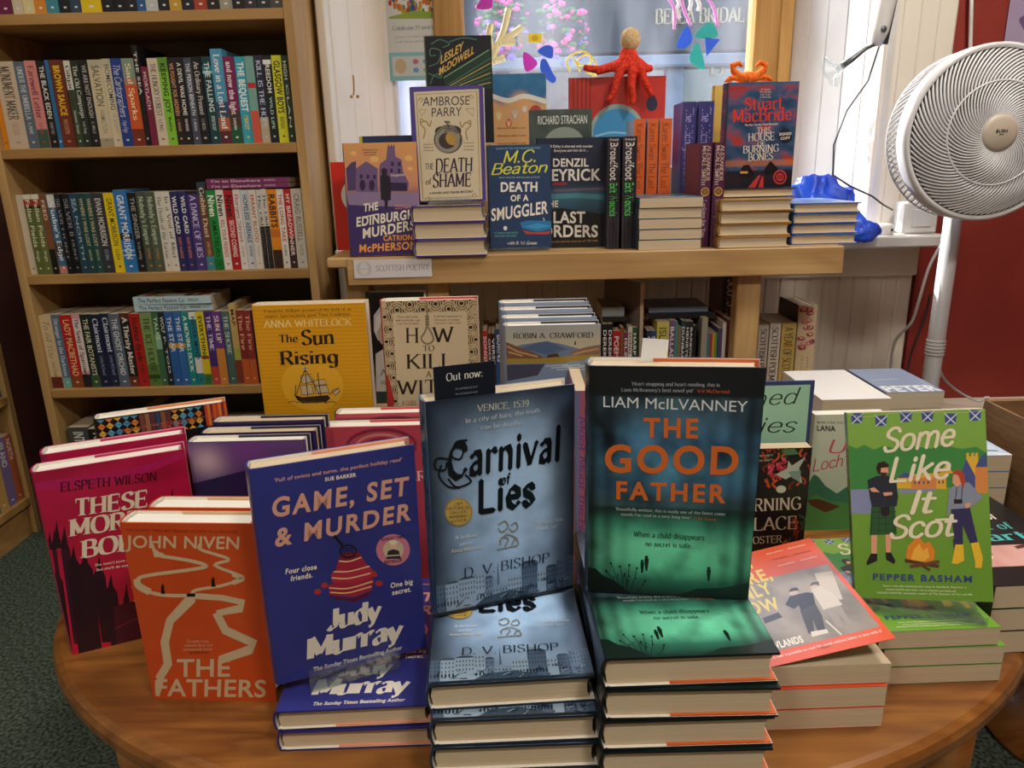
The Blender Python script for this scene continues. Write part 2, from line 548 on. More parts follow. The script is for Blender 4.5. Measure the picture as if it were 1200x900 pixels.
# ------------------------------------------------------------------ lettering
# skeletons of a roman alphabet: width|strokes; '~' marks a stroke drawn as a curve. Cap height 10, x-height 6.6
SK = {
'A': '8|.2,0 4,10 7.8,0;1.6,3.4 6.4,3.4', 'B': '7|1,0 1,10;~1,10 4,10 5.6,9 5.6,7 4.4,5.6 1,5.4;~1,5.4 4.6,5.3 6.4,4 6.4,1.6 5,.1 1,0',
'C': '8|~7.4,8 6,9.8 3.6,10 1.3,8.2 .6,5 1.3,1.8 3.6,0 6,.2 7.4,1.9', 'D': '8.2|1,0 1,10;~1,10 4,10 6.6,8.6 7.5,5 6.6,1.4 4,0 1,0',
'E': '6.8|1,0 1,10;1,10 6,10;1,5.2 5,5.2;1,0 6.2,0', 'F': '6.4|1,0 1,10;1,10 6,10;1,5.2 5,5.2',
'G': '8.4|~7.4,8 6,9.8 3.6,10 1.3,8.2 .6,5 1.3,1.8 3.6,0 6,.3 7.4,1.9;7.4,1 7.4,4.4;5,4.4 7.6,4.4',
'H': '8.2|1,0 1,10;7,0 7,10;1,5.1 7,5.1', 'I': '2.8|1.4,0 1.4,10', 'J': '5|3.6,10 3.6,3;~3.6,3 3.4,.8 1.8,-.2 .3,.9',
'K': '7.6|1,0 1,10;6.6,10 1,4.2;2.6,5.8 7,0', 'L': '6.4|1,10 1,0;1,0 6,0', 'M': '9.6|1,0 1,10;1,10 4.7,1.5;4.7,1.5 8.4,10;8.4,10 8.4,0',
'N': '8.4|1,0 1,10;1,10 7.2,0;7.2,0 7.2,10', 'O': '8.8|~4.4,10 1.7,9 .6,5 1.7,1 4.4,0 7.1,1 8.2,5 7.1,9 4.4,10',
'P': '6.8|1,0 1,10;~1,10 4.2,10 6,8.9 6,6.2 4.2,5 1,4.9', 'Q': '8.8|~4.4,10 1.7,9 .6,5 1.7,1 4.4,0 7.1,1 8.2,5 7.1,9 4.4,10;5,2 8.4,-1.4',
'R': '7.4|1,0 1,10;~1,10 4.2,10 5.9,8.9 5.9,6.4 4.2,5.2 1,5.1;3.6,5.2 6.9,0', 'S': '6.4|~5.6,8.4 4.4,9.9 2.4,10 .9,8.6 1,6.7 3,5.4 5,4.3 5.8,2.6 5,.6 3,0 1.4,.3 .5,1.9',
'T': '7.4|3.7,0 3.7,10;.3,10 7.1,10', 'U': '8|1,10 1,3.5;~1,3.5 1.6,.8 4,0 6.4,.8 7,3.5;7,3.5 7,10', 'V': '8|.3,10 4,0 7.7,10',
'W': '11|.3,10 3,0 5.5,9 8,0 10.7,10', 'X': '7.6|.5,10 7.1,0;7.1,10 .5,0', 'Y': '7.6|.4,10 3.8,4.8 7.2,10;3.8,4.8 3.8,0', 'Z': '7|.8,10 6.4,10 .6,0 6.4,0',
'a': '5.8|~1,5.6 2.2,6.6 4,6.3 4.5,5;4.5,5 4.5,0;~4.5,3.9 2,3.4 .8,2.2 1,.5 2.4,0 4.5,1.4', 'b': '6.2|1,10.2 1,0;~1,5 2.6,6.6 4.6,6.2 5.5,3.3 4.6,.4 2.6,0 1,1.4',
'c': '5.4|~4.9,5.2 3.9,6.5 2.3,6.5 .9,5.2 .6,3.2 1.1,1 2.6,0 4,.2 5,1.3', 'd': '6.4|5.2,10.2 5.2,0;~5.2,5 3.6,6.6 1.6,6.2 .7,3.3 1.6,.4 3.6,0 5.2,1.4',
'e': '5.6|.7,3.5 5,3.5;~5,3.5 4.7,5.6 3.2,6.6 1.5,6 .6,3.4 1.3,1 2.9,0 4.2,.3 5,1.3', 'f': '4|1.6,0 1.6,8;~1.6,8 2,9.8 3.2,10.3 4.2,9.6;.3,6.4 3.6,6.4',
'g': '6.2|~5.2,5 3.6,6.6 1.6,6.2 .7,3.5 1.6,.8 3.6,.4 5.2,1.6;5.2,6.5 5.2,-.6;~5.2,-.6 4.6,-2.7 2.6,-3.2 .8,-2.3', 'h': '6.4|1,0 1,10.2;~1,4.8 2.6,6.5 4.4,6.4 5.2,4.8;5.2,4.8 5.2,0',
'i': '2.4|1.2,0 1.2,6.5;1.2,8.5 1.2,9.5', 'j': '2.6|1.6,6.5 1.6,-1;~1.6,-1 1.2,-2.8 -.4,-3;1.6,8.5 1.6,9.5', 'k': '5.8|1,0 1,10.2;4.9,6.5 1,2.8;2.2,4 5.3,0', 'l': '2.4|1.2,0 1.2,10.2',
'm': '9.6|1,0 1,6.5;~1,4.8 2.4,6.5 4,6.4 4.8,4.8;4.8,4.8 4.8,0;~4.8,4.8 6.2,6.5 7.8,6.4 8.6,4.8;8.6,4.8 8.6,0', 'n': '6.4|1,0 1,6.5;~1,4.8 2.6,6.5 4.4,6.4 5.2,4.8;5.2,4.8 5.2,0',
'o': '6.2|~3.1,6.6 1.3,5.8 .6,3.3 1.3,.8 3.1,0 4.9,.8 5.6,3.3 4.9,5.8 3.1,6.6', 'p': '6.2|1,6.5 1,-3.2;~1,5 2.6,6.6 4.6,6.2 5.5,3.3 4.6,.4 2.6,0 1,1.4',
'q': '6.2|5.2,6.5 5.2,-3.2;~5.2,5 3.6,6.6 1.6,6.2 .7,3.3 1.6,.4 3.6,0 5.2,1.4', 'r': '4.4|1,0 1,6.5;~1,4.6 2.2,6.3 3.4,6.6 4.3,6', 's': '4.8|~4.2,5.5 3.2,6.6 1.7,6.5 .7,5.4 1.2,4 3.4,2.8 4.2,1.6 3.3,.1 1.8,0 .5,1.1',
't': '4|1.7,9 1.7,1.6;~1.7,1.6 2.2,.1 3.7,.4;.3,6.4 3.6,6.4', 'u': '6.4|1,6.5 1,2;~1,2 1.6,.2 3.2,0 5.2,1.6;5.2,6.5 5.2,0', 'v': '5.8|.3,6.5 2.9,0 5.5,6.5', 'w': '8.6|.3,6.5 2.3,0 4.3,6 6.3,0 8.3,6.5',
'x': '5.6|.5,6.5 5.1,0;5.1,6.5 .5,0', 'y': '5.8|.3,6.5 2.9,0;~5.5,6.5 2.9,0 1.9,-2.6 .4,-3', 'z': '5.2|.6,6.5 4.7,6.5 .5,0 4.7,0',
'0': '6|~3,10 1.2,8.6 .7,5 1.2,1.4 3,0 4.8,1.4 5.3,5 4.8,8.6 3,10', '1': '4|.6,8 2.4,10 2.4,0', '2': '5.8|~.8,8 1.6,9.6 3.2,10 4.8,9 4.8,7 3,4 .6,0;.6,0 5.2,0',
'3': '5.8|~.8,8.8 2.6,10 4.6,9 4.4,6.6 2.4,5.4 4.8,4.2 5,1.4 2.8,0 .6,1.2', '4': '6|4,0 4,10 .4,3 5.6,3', '5': '5.8|5,10 1.4,10 1,5.6;~1,5.6 3,6.3 5,5 5.2,2.4 3.6,.2 .6,.8', '6': '6|~4.8,9.4 2.6,9.8 1,7 .8,3 2,.2 4.2,.2 5.2,2.6 4.4,5.2 2.4,5.6 .9,4',
'7': '5.6|.5,10 5.2,10 2,0', '8': '6|~3,10 1.2,9 1.2,6.6 3,5.3 5,3.8 4.9,1 3,0 1.1,1 1,3.8 3,5.3 4.8,6.6 4.8,9 3,10', '9': '6|~5.1,6 3.4,4.4 1.4,5 .8,7.4 2,9.8 4,9.8 5.2,7 4.8,2.6 3.4,.2 1.4,.6',
'.': '2.4|1.2,0 1.2,.9', ',': '2.4|1.3,.9 .8,-1.4', "'": '2.2|1.1,10 1.1,7.8', '-': '4.4|.6,3.6 3.8,3.6', '!': '2.6|1.3,10 1.3,3;1.3,.9 1.3,0', ':': '2.4|1.2,0 1.2,.9;1.2,5 1.2,5.9',
'&': '8.4|~7.6,4.6 6,1.4 3.4,0 1.2,.8 .8,2.8 2,4.8 4.2,6.4 4.8,8.6 3.6,10 2.2,9.2 2.2,7.4 4.4,4 7.8,0', '?': '5.4|~.7,8.4 1.6,9.8 3.4,9.9 4.6,8.4 4,6.4 2.6,5 2.5,3;2.5,.9 2.5,0', ' ': '3.2|',
}
def _parse(g):
    w, st = SK[g].split('|')
    out = []
    for q in st.split(';'):
        if not q: continue
        sm = q[0] == '~'
        pts = [tuple(map(float, p.split(','))) for p in q.lstrip('~').split()]
        out.append((sm, pts))
    return float(w), out

def _curve(pts, n=5):
    closed = pts[0] == pts[-1] and len(pts) > 3
    P = [np.array(p) for p in pts]
    out = []
    for i in range(len(P) - 1):
        p0 = P[i - 1] if i > 0 else (P[-2] if closed else 2 * P[0] - P[1])
        p3 = P[i + 2] if i + 2 < len(P) else (P[1] if closed else 2 * P[-1] - P[-2])
        for k in range(n):
            t = k / n
            out.append(tuple(0.5 * (2 * P[i] + (P[i + 1] - p0) * t + (2 * p0 - 5 * P[i] + 4 * P[i + 1] - p3) * t * t + (3 * P[i] - p0 - 3 * P[i + 1] + p3) * t ** 3)))
    out.append(tuple(P[-1]))
    return out

def strip2d(pts, wfn, closed=False):
    """a ribbon along a polyline; wfn(tangent angle, t) gives its half width"""
    n = len(pts)
    V, F = [], []
    for i in range(n):
        a = np.array(pts[max(i - 1, 0)] if not closed else pts[i - 1])
        b = np.array(pts[min(i + 1, n - 1)] if not closed else pts[(i + 1) % n])
        d = b - a
        l = math.hypot(*d) or 1e-9
        d = d / l
        h = wfn(math.atan2(d[1], d[0]), i / max(1, n - 1))
        k = 1.0
        if 0 < i < n - 1:
            e = np.array(pts[i]) - a
            e = e / (math.hypot(*e) or 1e-9)
            k = min(1.6, 1 / max(0.5, abs(e[0] * d[0] + e[1] * d[1])))
        nx, ny = -d[1] * h * k, d[0] * h * k
        V += [(pts[i][0] + nx, pts[i][1] + ny), (pts[i][0] - nx, pts[i][1] - ny)]
    for i in range(n if closed else n - 1):
        j = (i + 1) % n
        F.append([2 * i, 2 * i + 1, 2 * j + 1, 2 * j])
    return V, F

_GC = {}
def glyph(ch, font, bold):
    key = (ch, font, bold)
    if key in _GC: return _GC[key]
    if font == 'sans':
        r = _sans(ch, bold)
    else:
        if ch not in SK:
            ch = ch.upper() if ch.upper() in SK else '.'
        w, st = _parse(ch)
        V, F, nst = [], [], [0]
        def put(v, f):
            o = len(V)
            nst[0] += 1
            V.extend([(p[0], p[1], nst[0] * .12) for p in v])
            F.extend([[i + o for i in q] for q in f])
        tk = (0.62 if font == 'serif' else 0.68) * (1 + bold)
        if font == 'black': tk = 0.95 * (1 + bold)
        if font == 'script': tk = 0.6 * (1 + bold)
        if font == 'flare': tk = 0.85 * (1 + bold)
        def wf(a, t):
            if font == 'serif': return tk * (0.30 + 0.70 * abs(math.sin(a - 0.25)) ** 1.3)
            if font == 'flare': return tk * (0.24 + 0.76 * abs(math.sin(a - 0.55)) ** 1.4) * (1.12 - .5 * min(t, 1 - t))
            if font == 'black': return tk * (0.16 + 0.84 * abs(math.sin(a - 0.75)))
            return tk * (0.82 + 0.18 * abs(math.sin(a)))
        for sm, pts in st:
            if font == 'black' and sm:
                P = pts
            else:
                P = _curve(pts, 4) if sm else pts
            if font == 'script':
                P = [(x + 0.22 * y, y) for x, y in P]
            if not sm and len(P) > 2 and font != 'script':
                for a, b2 in zip(P, P[1:]):
                    put(*strip2d([a, b2], wf))
            else:
                put(*strip2d(P, wf))
            if font == 'script':
                for e in (P[0], P[-1]):
                    c = [(e[0] + tk * .95 * math.cos(k * math.pi / 4), e[1] + tk * .95 * math.sin(k * math.pi / 4)) for k in range(8)]
                    put(c, [list(range(8))])
            if font == 'serif':
                for e, q in ((P[0], P[1]), (P[-1], P[-2])):
                    vert = abs(q[1] - e[1]) > 0.75 * abs(q[0] - e[0])
                    near = min(abs(e[1] - y) for y in (0, 10, 10.2, 6.5, -3.2)) < 0.05
                    if vert and near and not sm and ch not in ".,'!:":
                        s = 1 if q[1] > e[1] else -1
                        hw = tk * 1.9
                        put([(e[0] - hw, e[1]), (e[0] + hw, e[1]), (e[0] + hw * .8, e[1] + s * .42), (e[0] - hw * .8, e[1] + s * .42)], [[0, 1, 2, 3]])
                    elif not vert and ch in 'EFLTZ' and not sm:
                        s = 1 if e[1] < 5 else -1
                        if e[1] == 5.2:
                            put([(e[0] - .1, 4), (e[0] + .35, 4), (e[0] + .35, 6.4), (e[0] - .1, 6.4)], [[0, 1, 2, 3]])
                        else:
                            put([(e[0] - .3, e[1]), (e[0] + .3, e[1]), (e[0] + .3, e[1] + s * 2.2), (e[0] - .05, e[1] + s * 2.2)], [[0, 1, 2, 3]])
            if font == 'black':
                for e in (P[0], P[-1]):
                    d = tk * 0.9
                    if ch not in ".,'":
                        put([(e[0] - d, e[1]), (e[0], e[1] - d * .8), (e[0] + d, e[1]), (e[0], e[1] + d * .8)], [[0, 1, 2, 3]])
        k = 0.80 if font == 'black' else 1.0
        r = ([(x * k / 10, y / 10, z) for x, y, z in V], F, (w * k + (1.0 if font == 'black' else 0.9 if font == 'serif' else 0.4)) / 10)
    _GC[key] = r
    return r

_SF = {}
def _sans(ch, bold):
    if bold not in _SF:
        cu = bpy.data.curves.new('lettering', 'FONT')
        cu.resolution_u = 4
        cu.offset = min(bold * 0.028, 0.030)
        ob = bpy.data.objects.new('lettering', cu)
        def get(t):
            cu.body = t
            me = ob.to_mesh()
            v = [(p.co.x, p.co.y, 0.0) for p in me.vertices]
            f = [list(p.vertices) for p in me.polygons]
            ob.to_mesh_clear()
            return v, f
        hv, _ = get('H')
        cap = max(p[1] for p in hv)
        hh, _ = get('HH')
        base = max(p[0] for p in hh) - max(p[0] for p in hv)      # advance of H
        _SF[bold] = (get, cap, base, max(p[0] for p in hv))
    get, cap, base, hr = _SF[bold]
    v, f = get(ch) if ch != ' ' else ([], [])
    t, _ = get(ch + 'H') if ch != ' ' else get('H H')
    adv = max(p[0] for p in t) - hr - (base if ch == ' ' else 0)
    return ([(x / cap, y / cap, 0.0) for x, y, z in v], f, adv / cap + bold * 0.05)

def typeset(s, font='sans', bold=0.0, track=0.0):
    """vertices (x right, cap height 1), faces, total width"""
    V, F, x = [], [], 0.0
    for ch in s:
        v, f, a = glyph(ch, font, bold)
        o = len(V)
        V.extend([(p[0] + x, p[1], p[2]) for p in v])
        F.extend([[i + o for i in q] for q in f])
        x += a + track
    return V, F, x

# ------------------------------------------------------------------ printed artwork
def homography(src):
    dst = [(0, 0), (1, 0), (1, 1), (0, 1)]
    A = []
    for (x, y), (u, v) in zip(src, dst):
        A.append([x, y, 1, 0, 0, 0, -u * x, -u * y, -u])
        A.append([0, 0, 0, x, y, 1, -v * x, -v * y, -v])
    h = np.linalg.svd(np.array(A, float))[2][-1].reshape(3, 3)
    def q(x, y):
        p = h @ np.array([x, y, 1.0])
        return p[0] / p[2], p[1] / p[2]
    return q

class Art:
    """flat printed artwork of size W x H metres; coordinates run over the sheet from its top-left corner
    (0..1 each way, or in the frame of the four corner points given)"""
    def __init__(s, W, H, quad=None):
        s.W, s.H = W, H
        s.q = homography(quad) if quad else (lambda x, y: (x, y))
        s.v, s.f, s.c = [], [], []
        s.l = 1
    def P(s, x, y):
        u, v = s.q(x, y)
        return (u * s.W, (1 - v) * s.H)
    def _put(s, pts, faces, col):
        o = len(s.v)
        s.v.extend([(min(max(p[0], 0.0003), s.W - 0.0003), min(max(p[1], 0.0003), s.H - 0.0003), s.l + (p[2] if len(p) > 2 else 0)) for p in pts])
        s.f.extend([[i + o for i in f] for f in faces])
        s.c.extend(col if isinstance(col[0], (tuple, list)) else [col] * len(pts))
        s.l += 1
        return s
    def grad(s, fn, nx=24, ny=36, box=(0, 0, 1, 1)):
        V, F, C = [], [], []
        for j in range(ny + 1):
            for i in range(nx + 1):
                u, v = box[0] + (box[2] - box[0]) * i / nx, box[1] + (box[3] - box[1]) * j / ny
                V.append((u * s.W, (1 - v) * s.H))
                C.append(fn(u, v))
        for j in range(ny):
            for i in range(nx):
                a = j * (nx + 1) + i
                F.append([a, a + nx + 1, a + nx + 2, a + 1])
        return s._put(V, F, C)
    def poly(s, pts, c):
        V = [s.P(*p) for p in pts]
        ar = sum(a[0] * b[1] - b[0] * a[1] for a, b in zip(V, V[1:] + V[:1]))
        if ar < 0: V = V[::-1]
        return s._put(V, [list(range(len(V)))], hx(c) if isinstance(c, str) else c)
    def polys(s, lst, c):
        for p in lst:
            s.poly(p, c)
            s.l -= 1
        s.l += 1
        return s
    def rect(s, x0, y0, x1, y1, c):
        return s.poly([(x0, y0), (x1, y0), (x1, y1), (x0, y1)], c)
    def frame(s, x0, y0, x1, y1, w, c):
        return s.line([(x0, y0), (x1, y0), (x1, y1), (x0, y1), (x0, y0)], w, c)
    def disc(s, x, y, rx, ry, c, n=28):
        return s.poly([(x + rx * math.cos(2 * math.pi * k / n), y + ry * math.sin(2 * math.pi * k / n)) for k in range(n)], c)
    def line(s, pts, w, c, smooth=False, taper=None):
        if smooth: pts = _curve(pts, 6)
        V, F = strip2d(pts, (lambda a, t: w / 2) if taper is None else (lambda a, t: w / 2 * (1 - taper * t)))
        V = [s.P(*p) for p in V]
        return s._put(V, F, hx(c) if isinstance(c, str) else c)
    def ring(s, x, y, rx, ry, w, c, n=32):
        return s.line([(x + rx * math.cos(2 * math.pi * k / n), y + ry * math.sin(2 * math.pi * k / n)) for k in range(n + 1)], w, c)
    def text(s, t, x0, y0, x1, y1, h, c, font='sans', bold=0.0, track=0.0, up=None):
        """t set on the baseline (x0,y0)-(x1,y1), cap height h"""
        V, F, w = typeset(t, font, bold, track)
        a, b = np.array(s.P(x0, y0)), np.array(s.P(x1, y1))
        if up is None:
            q = np.array(s.P(x0, y0 - h))
        else:
            q = np.array(s.P(x0 + up, y0 - h))
        V2 = [(*(a + (b - a) * (x / w) + (q - a) * y), z) for x, y, z in V]
        s.l += 1
        return s._put(V2, F, hx(c) if isinstance(c, str) else c)
    def vtext(s, t, y0, y1, xc, h, c, font='sans', bold=0.0):
        """lettering that runs down a spine, 0..1 coordinates, centred across at xc, cap height h (share of the width)"""
        V, F, w = typeset(t, font, bold)
        k = (y1 - y0) * s.H
        hh = h * s.W
        V2 = [(xc * s.W - hh / 2 + y * hh, (1 - y0) * s.H - k * x / w, z) for x, y, z in V]
        return s._put(V2, F, hx(c) if isinstance(c, str) else c)

def nz(u, v, sc=4, seed=0):
    return 0.5 + 0.5 * noise.fractal(Vector((u * sc + seed, v * sc, seed * 1.7)), 0.9, 2.1, 4)

# ------------------------------------------------------------------ books
EPS = 0.000008
def make_book(name, label, W, H, T, hard=True, front='#888888', spine=None, back=None, art=None, sart=None, page='page', mat='gloss',
              curl=0.0, flap=None, bulge=None, group=None, M=None, inside='#e8e2d6', cat='book', lid=None):
    """upright book: spine on x=0, front cover on y=0 facing -Y, foot on z=0"""
    cf, cs, cb, ci = hx(front), hx(spine or front), hx(back or spine or front), hx(inside)
    root = thing(name, label, cat, M, group)
    if bulge is None: bulge = min(0.004, T * 0.12) if hard else 0.0
    th = 0.0024 if hard else 0.0006
    def by(y): return -bulge * (1 - (2 * y / T - 1) ** 2)
    def fy(x): return -curl * x / W
    path, cols = [], []
    nx = 1
    for i in range(nx + 1):
        x = W + (0.006 - W) * i / nx if hard else W * (1 - i / nx)
        path.append((x, fy(x)))
        cols.append(cf)
    if hard:
        path.append((0.003, 0.0007)); cols.append(cf)
    ns = 6 if bulge else 1
    for i in range(1 if not hard else 0, ns + 1):
        y = T * i / ns
        if not hard and i == ns: break
        path.append((by(y), min(max(y, 0.0004), T - 0.0004))); cols.append(cs)
    if hard:
        path.append((0.003, T - 0.0007)); cols.append(cb)
    path.append((0.006 if hard else 0.0, T)); cols.append(cb)
    path.append((W, T)); cols.append(cb)
    n = len(path)
    inner = []
    for i, (x, y) in enumerate(path):
        a = Vector(path[max(i - 1, 0)]); b2 = Vector(path[min(i + 1, n - 1)])
        d = (b2 - a).normalized()
        inner.append((x - d.y * -th if False else x + d.y * th, y - d.x * th))
    mb = MB()
    mm = MT[mat]
    V, F, C = [], [], []
    for i in range(n - 1):                      # each strip has vertices of its own so colours stay crisp
        c = cols[i + 1] if i < nx else cols[i] if i < n - 2 else cb
        if i < nx: c = cf
        elif i >= n - 2: c = cb
        else: c = cs
        o, p = path[i], path[i + 1]
        oi, pi_ = inner[i], inner[i + 1]
        mb.add([(o[0], o[1], 0), (p[0], p[1], 0), (p[0], p[1], H), (o[0], o[1], H)], [(0, 1, 2, 3)][::1] if False else [(3, 2, 1, 0)], mm, c)
        mb.add([(oi[0], oi[1], 0), (pi_[0], pi_[1], 0), (pi_[0], pi_[1], H), (oi[0], oi[1], H)], [(0, 1, 2, 3)], mm, ci)
        mb.add([(o[0], o[1], H), (p[0], p[1], H), (pi_[0], pi_[1], H), (oi[0], oi[1], H)], [(3, 2, 1, 0)], mm, c)
        mb.add([(o[0], o[1], 0), (p[0], p[1], 0), (pi_[0], pi_[1], 0), (oi[0], oi[1], 0)], [(0, 1, 2, 3)], mm, c)
    for k in (0, n - 1):
        o, oi = path[k], inner[k]
        mb.add([(o[0], o[1], 0), (oi[0], oi[1], 0), (oi[0], oi[1], H), (o[0], o[1], H)], [(0, 1, 2, 3)], mm, cf if k == 0 else cb)
    if art:
        ku, kv = W / art.W, H / art.H
        mb.add([(x * ku, fy(x * ku) - l * EPS, z * kv) for x, z, l in art.v], art.f, mm, art.c)
    if sart:
        ku, kv = T / sart.W, H / sart.H
        mb.add([(by(T - u * ku) - l * EPS - (0.00015 if bulge else 0), T - u * ku, z * kv) for u, z, l in sart.v], sart.f, mm, sart.c)
    mb.build('cover', root)
    pb = MB()
    e = 0.0035 if hard else 0.0002
    x0, x1 = (0.0035 if hard else 0.0008), W - (0.004 if hard else 0.0004)
    y0, y1 = th + 0.0001, T - th - 0.0001
    prof = [(x0, y0), (x1, y0)]
    if hard:                                    # the hollow fore-edge and the round back of a cased book
        k = min(0.003, T * 0.1)
        prof += [(x1 - k, y0 + (y1 - y0) * .3), (x1 - k, y0 + (y1 - y0) * .7)]
    prof += [(x1, y1), (x0, y1)]
    if hard:
        prof += [(x0 - bulge * .6, (y0 + y1) / 2)]
    pb.prism(prof, 'Z', e, H - e, MT[page])
    pb.build('page_block', root)
    if flap:                                    # the jacket flap tucked inside the back board, seen edge-on
        fb = MB()
        fb.box(W * 0.38, W - 0.001, T - th - 0.0012, T - th + 0.0002, 0.0004, H - 0.0006, mm, hx(flap))
        fb.build('jacket_flap', root)
    return root

def M_stand(x, y, z, yaw=0.0, lean=0.0, side=0.0, T=0.0):
    """upright: lower front corner at the spine (x,y) on height z; yaw, backward lean and sideways tilt in degrees"""
    l = math.radians(lean)
    lift = T * math.sin(l) if lean > 0 else 0
    return Matrix.Translation((x, y, z + lift)) @ Matrix.Rotation(math.radians(yaw), 4, 'Z') @ Matrix.Rotation(-l, 4, 'X') @ Matrix.Rotation(math.radians(side), 4, 'Y')

def M_flat(x, y, z, T, yaw=0.0):
    """lying face up: foot of the spine at (x,y), underside on height z"""
    return Matrix.Translation((x, y, z + T)) @ Matrix.Rotation(math.radians(yaw), 4, 'Z') @ Matrix.Rotation(math.radians(-90), 4, 'X')

def M_spine(x, y, z, yaw=0.0):
    """spine towards the viewer: left end of the spine at (x,y)"""
    return Matrix.Translation((x, y, z)) @ Matrix.Rotation(math.radians(90 + yaw), 4, 'Z')
# with M_spine the thickness runs to -X, so the origin is the right-hand end of the spine

def M_lying_spine(x, y, z, H, T, yaw=0.0):
    """lying face up, spine towards the viewer, head of the book on the left: left end at (x,y)"""
    return (Matrix.Translation((x, y, z)) @ Matrix.Rotation(math.radians(yaw), 4, 'Z') @
            Matrix(((0, 0, -1, H), (1, 0, 0, 0), (0, -1, 0, T), (0, 0, 0, 1))))
# ------------------------------------------------------------------ cover artwork of the displayed titles
def art_good():
    a = Art(.156, .236, [(50, 108), (615, 112), (567, 850), (45, 828)])
    K = [(0, '#14161c'), (.12, '#161a24'), (.2, '#243a5e'), (.3, '#3a78b0'), (.42, '#4088b0'), (.5, '#2f669a'), (.56, '#1c2c3a'), (.62, '#23443f'),
         (.68, '#48a488'), (.76, '#78e0b6'), (.86, '#68cfa6'), (.93, '#2b6a58'), (1, '#0e1a18')]
    K = [(t, hx(c)) for t, c in K]
    def fn(u, v):
        for (a0, c0), (a1, c1) in zip(K, K[1:]):
            if v <= a1:
                c = mix(c0, c1, (v - a0) / (a1 - a0))
                break
        n = nz(u, v * 1.4, 5, 3)
        if .12 < v < .6: c = mix(hx('#0f1420'), mix(c, hx('#7fb4c4'), .25), n * 1.15)
        elif v > .62: c = mix(c, hx('#173a33'), max(0, .8 - n * 1.4))
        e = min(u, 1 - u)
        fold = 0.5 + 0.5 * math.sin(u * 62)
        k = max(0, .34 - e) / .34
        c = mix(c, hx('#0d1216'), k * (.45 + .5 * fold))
        return c
    a.grad(fn, 64, 70)
    hill = [(45, 828), (46, 748), (70, 752), (95, 775), (130, 790), (160, 812), (185, 835), (180, 833)]
    a.poly(hill, '#0b1413')
    a.poly([(330, 842), (400, 815), (480, 812), (568, 795), (567, 850)], '#10211d')
    for x0, y0, x1, y1 in ((150, 820, 120, 735), (160, 822, 150, 745), (165, 825, 180, 740), (180, 828, 205, 750), (175, 826, 165, 770), (200, 832, 232, 790), (140, 810, 105, 760)):
        a.line([(x0, y0), ((x0 + x1) / 2 + 4, (y0 + y1) / 2), (x1, y1)], 2.2, '#0b1413')
        a.disc(x1, y1, 4, 4, '#0b1413', 8)
        a.disc((x0 + x1) / 2 + 8, (y0 + y1) / 2 - 6, 3, 3, '#0b1413', 8)
    for x, y, s in ((222, 745, 1), (236, 735, 1.15), (438, 768, 1.1)):
        a.disc(x, y - 18 * s, 5 * s, 5 * s, '#0a1110', 10)
        a.poly([(x - 6 * s, y - 14 * s), (x + 7 * s, y - 14 * s), (x + 5 * s, y + 4), (x + 3, y + 20 * s), (x - 3, y + 20 * s), (x - 5 * s, y + 4)], '#0a1110')
    w, o = '#d9dde0', '#d2692c'
    a.text("'Heart-stopping and heart-rending, this is", 185, 168, 468, 171, 11, '#a9b0b8', 'serif', .2)
    a.text("Liam McIlvanney's best novel yet'", 154, 187, 386, 189, 11, '#a9b0b8', 'serif', .2)
    a.text('Val McDermid', 396, 190, 500, 192, 11, '#b45a30', 'serif', .2)
    a.text('LIAM McILVANNEY', 92, 236, 556, 250, 33, w, 'sans', 0)
    a.text('THE', 226, 329, 409, 332, 60, o, 'sans', 1.2, .1)
    a.text('GOOD', 98, 440, 542, 446, 86, o, 'sans', 1.3, .06)
    a.text('FATHER', 134, 526, 496, 537, 56, o, 'sans', 1.2, .12)
    a.text("'Beautifully written, this is easily one of the finest crime", 135, 563, 490, 578, 9, '#b8c4c0', 'serif', .2)
    a.text("novels I've read in a very long time'", 153, 580, 380, 590, 9, '#b8c4c0', 'serif', .2)
    a.text('C.M. Ewan', 388, 592, 462, 595, 9, '#b45a30', 'serif', .2)
    a.text('When a child disappears', 194, 647, 424, 658, 17, '#0c1614', 'serif', .15)
    a.text('no secret is safe...', 232, 677, 394, 684, 15, '#0c1614', 'serif', .15)
    return a

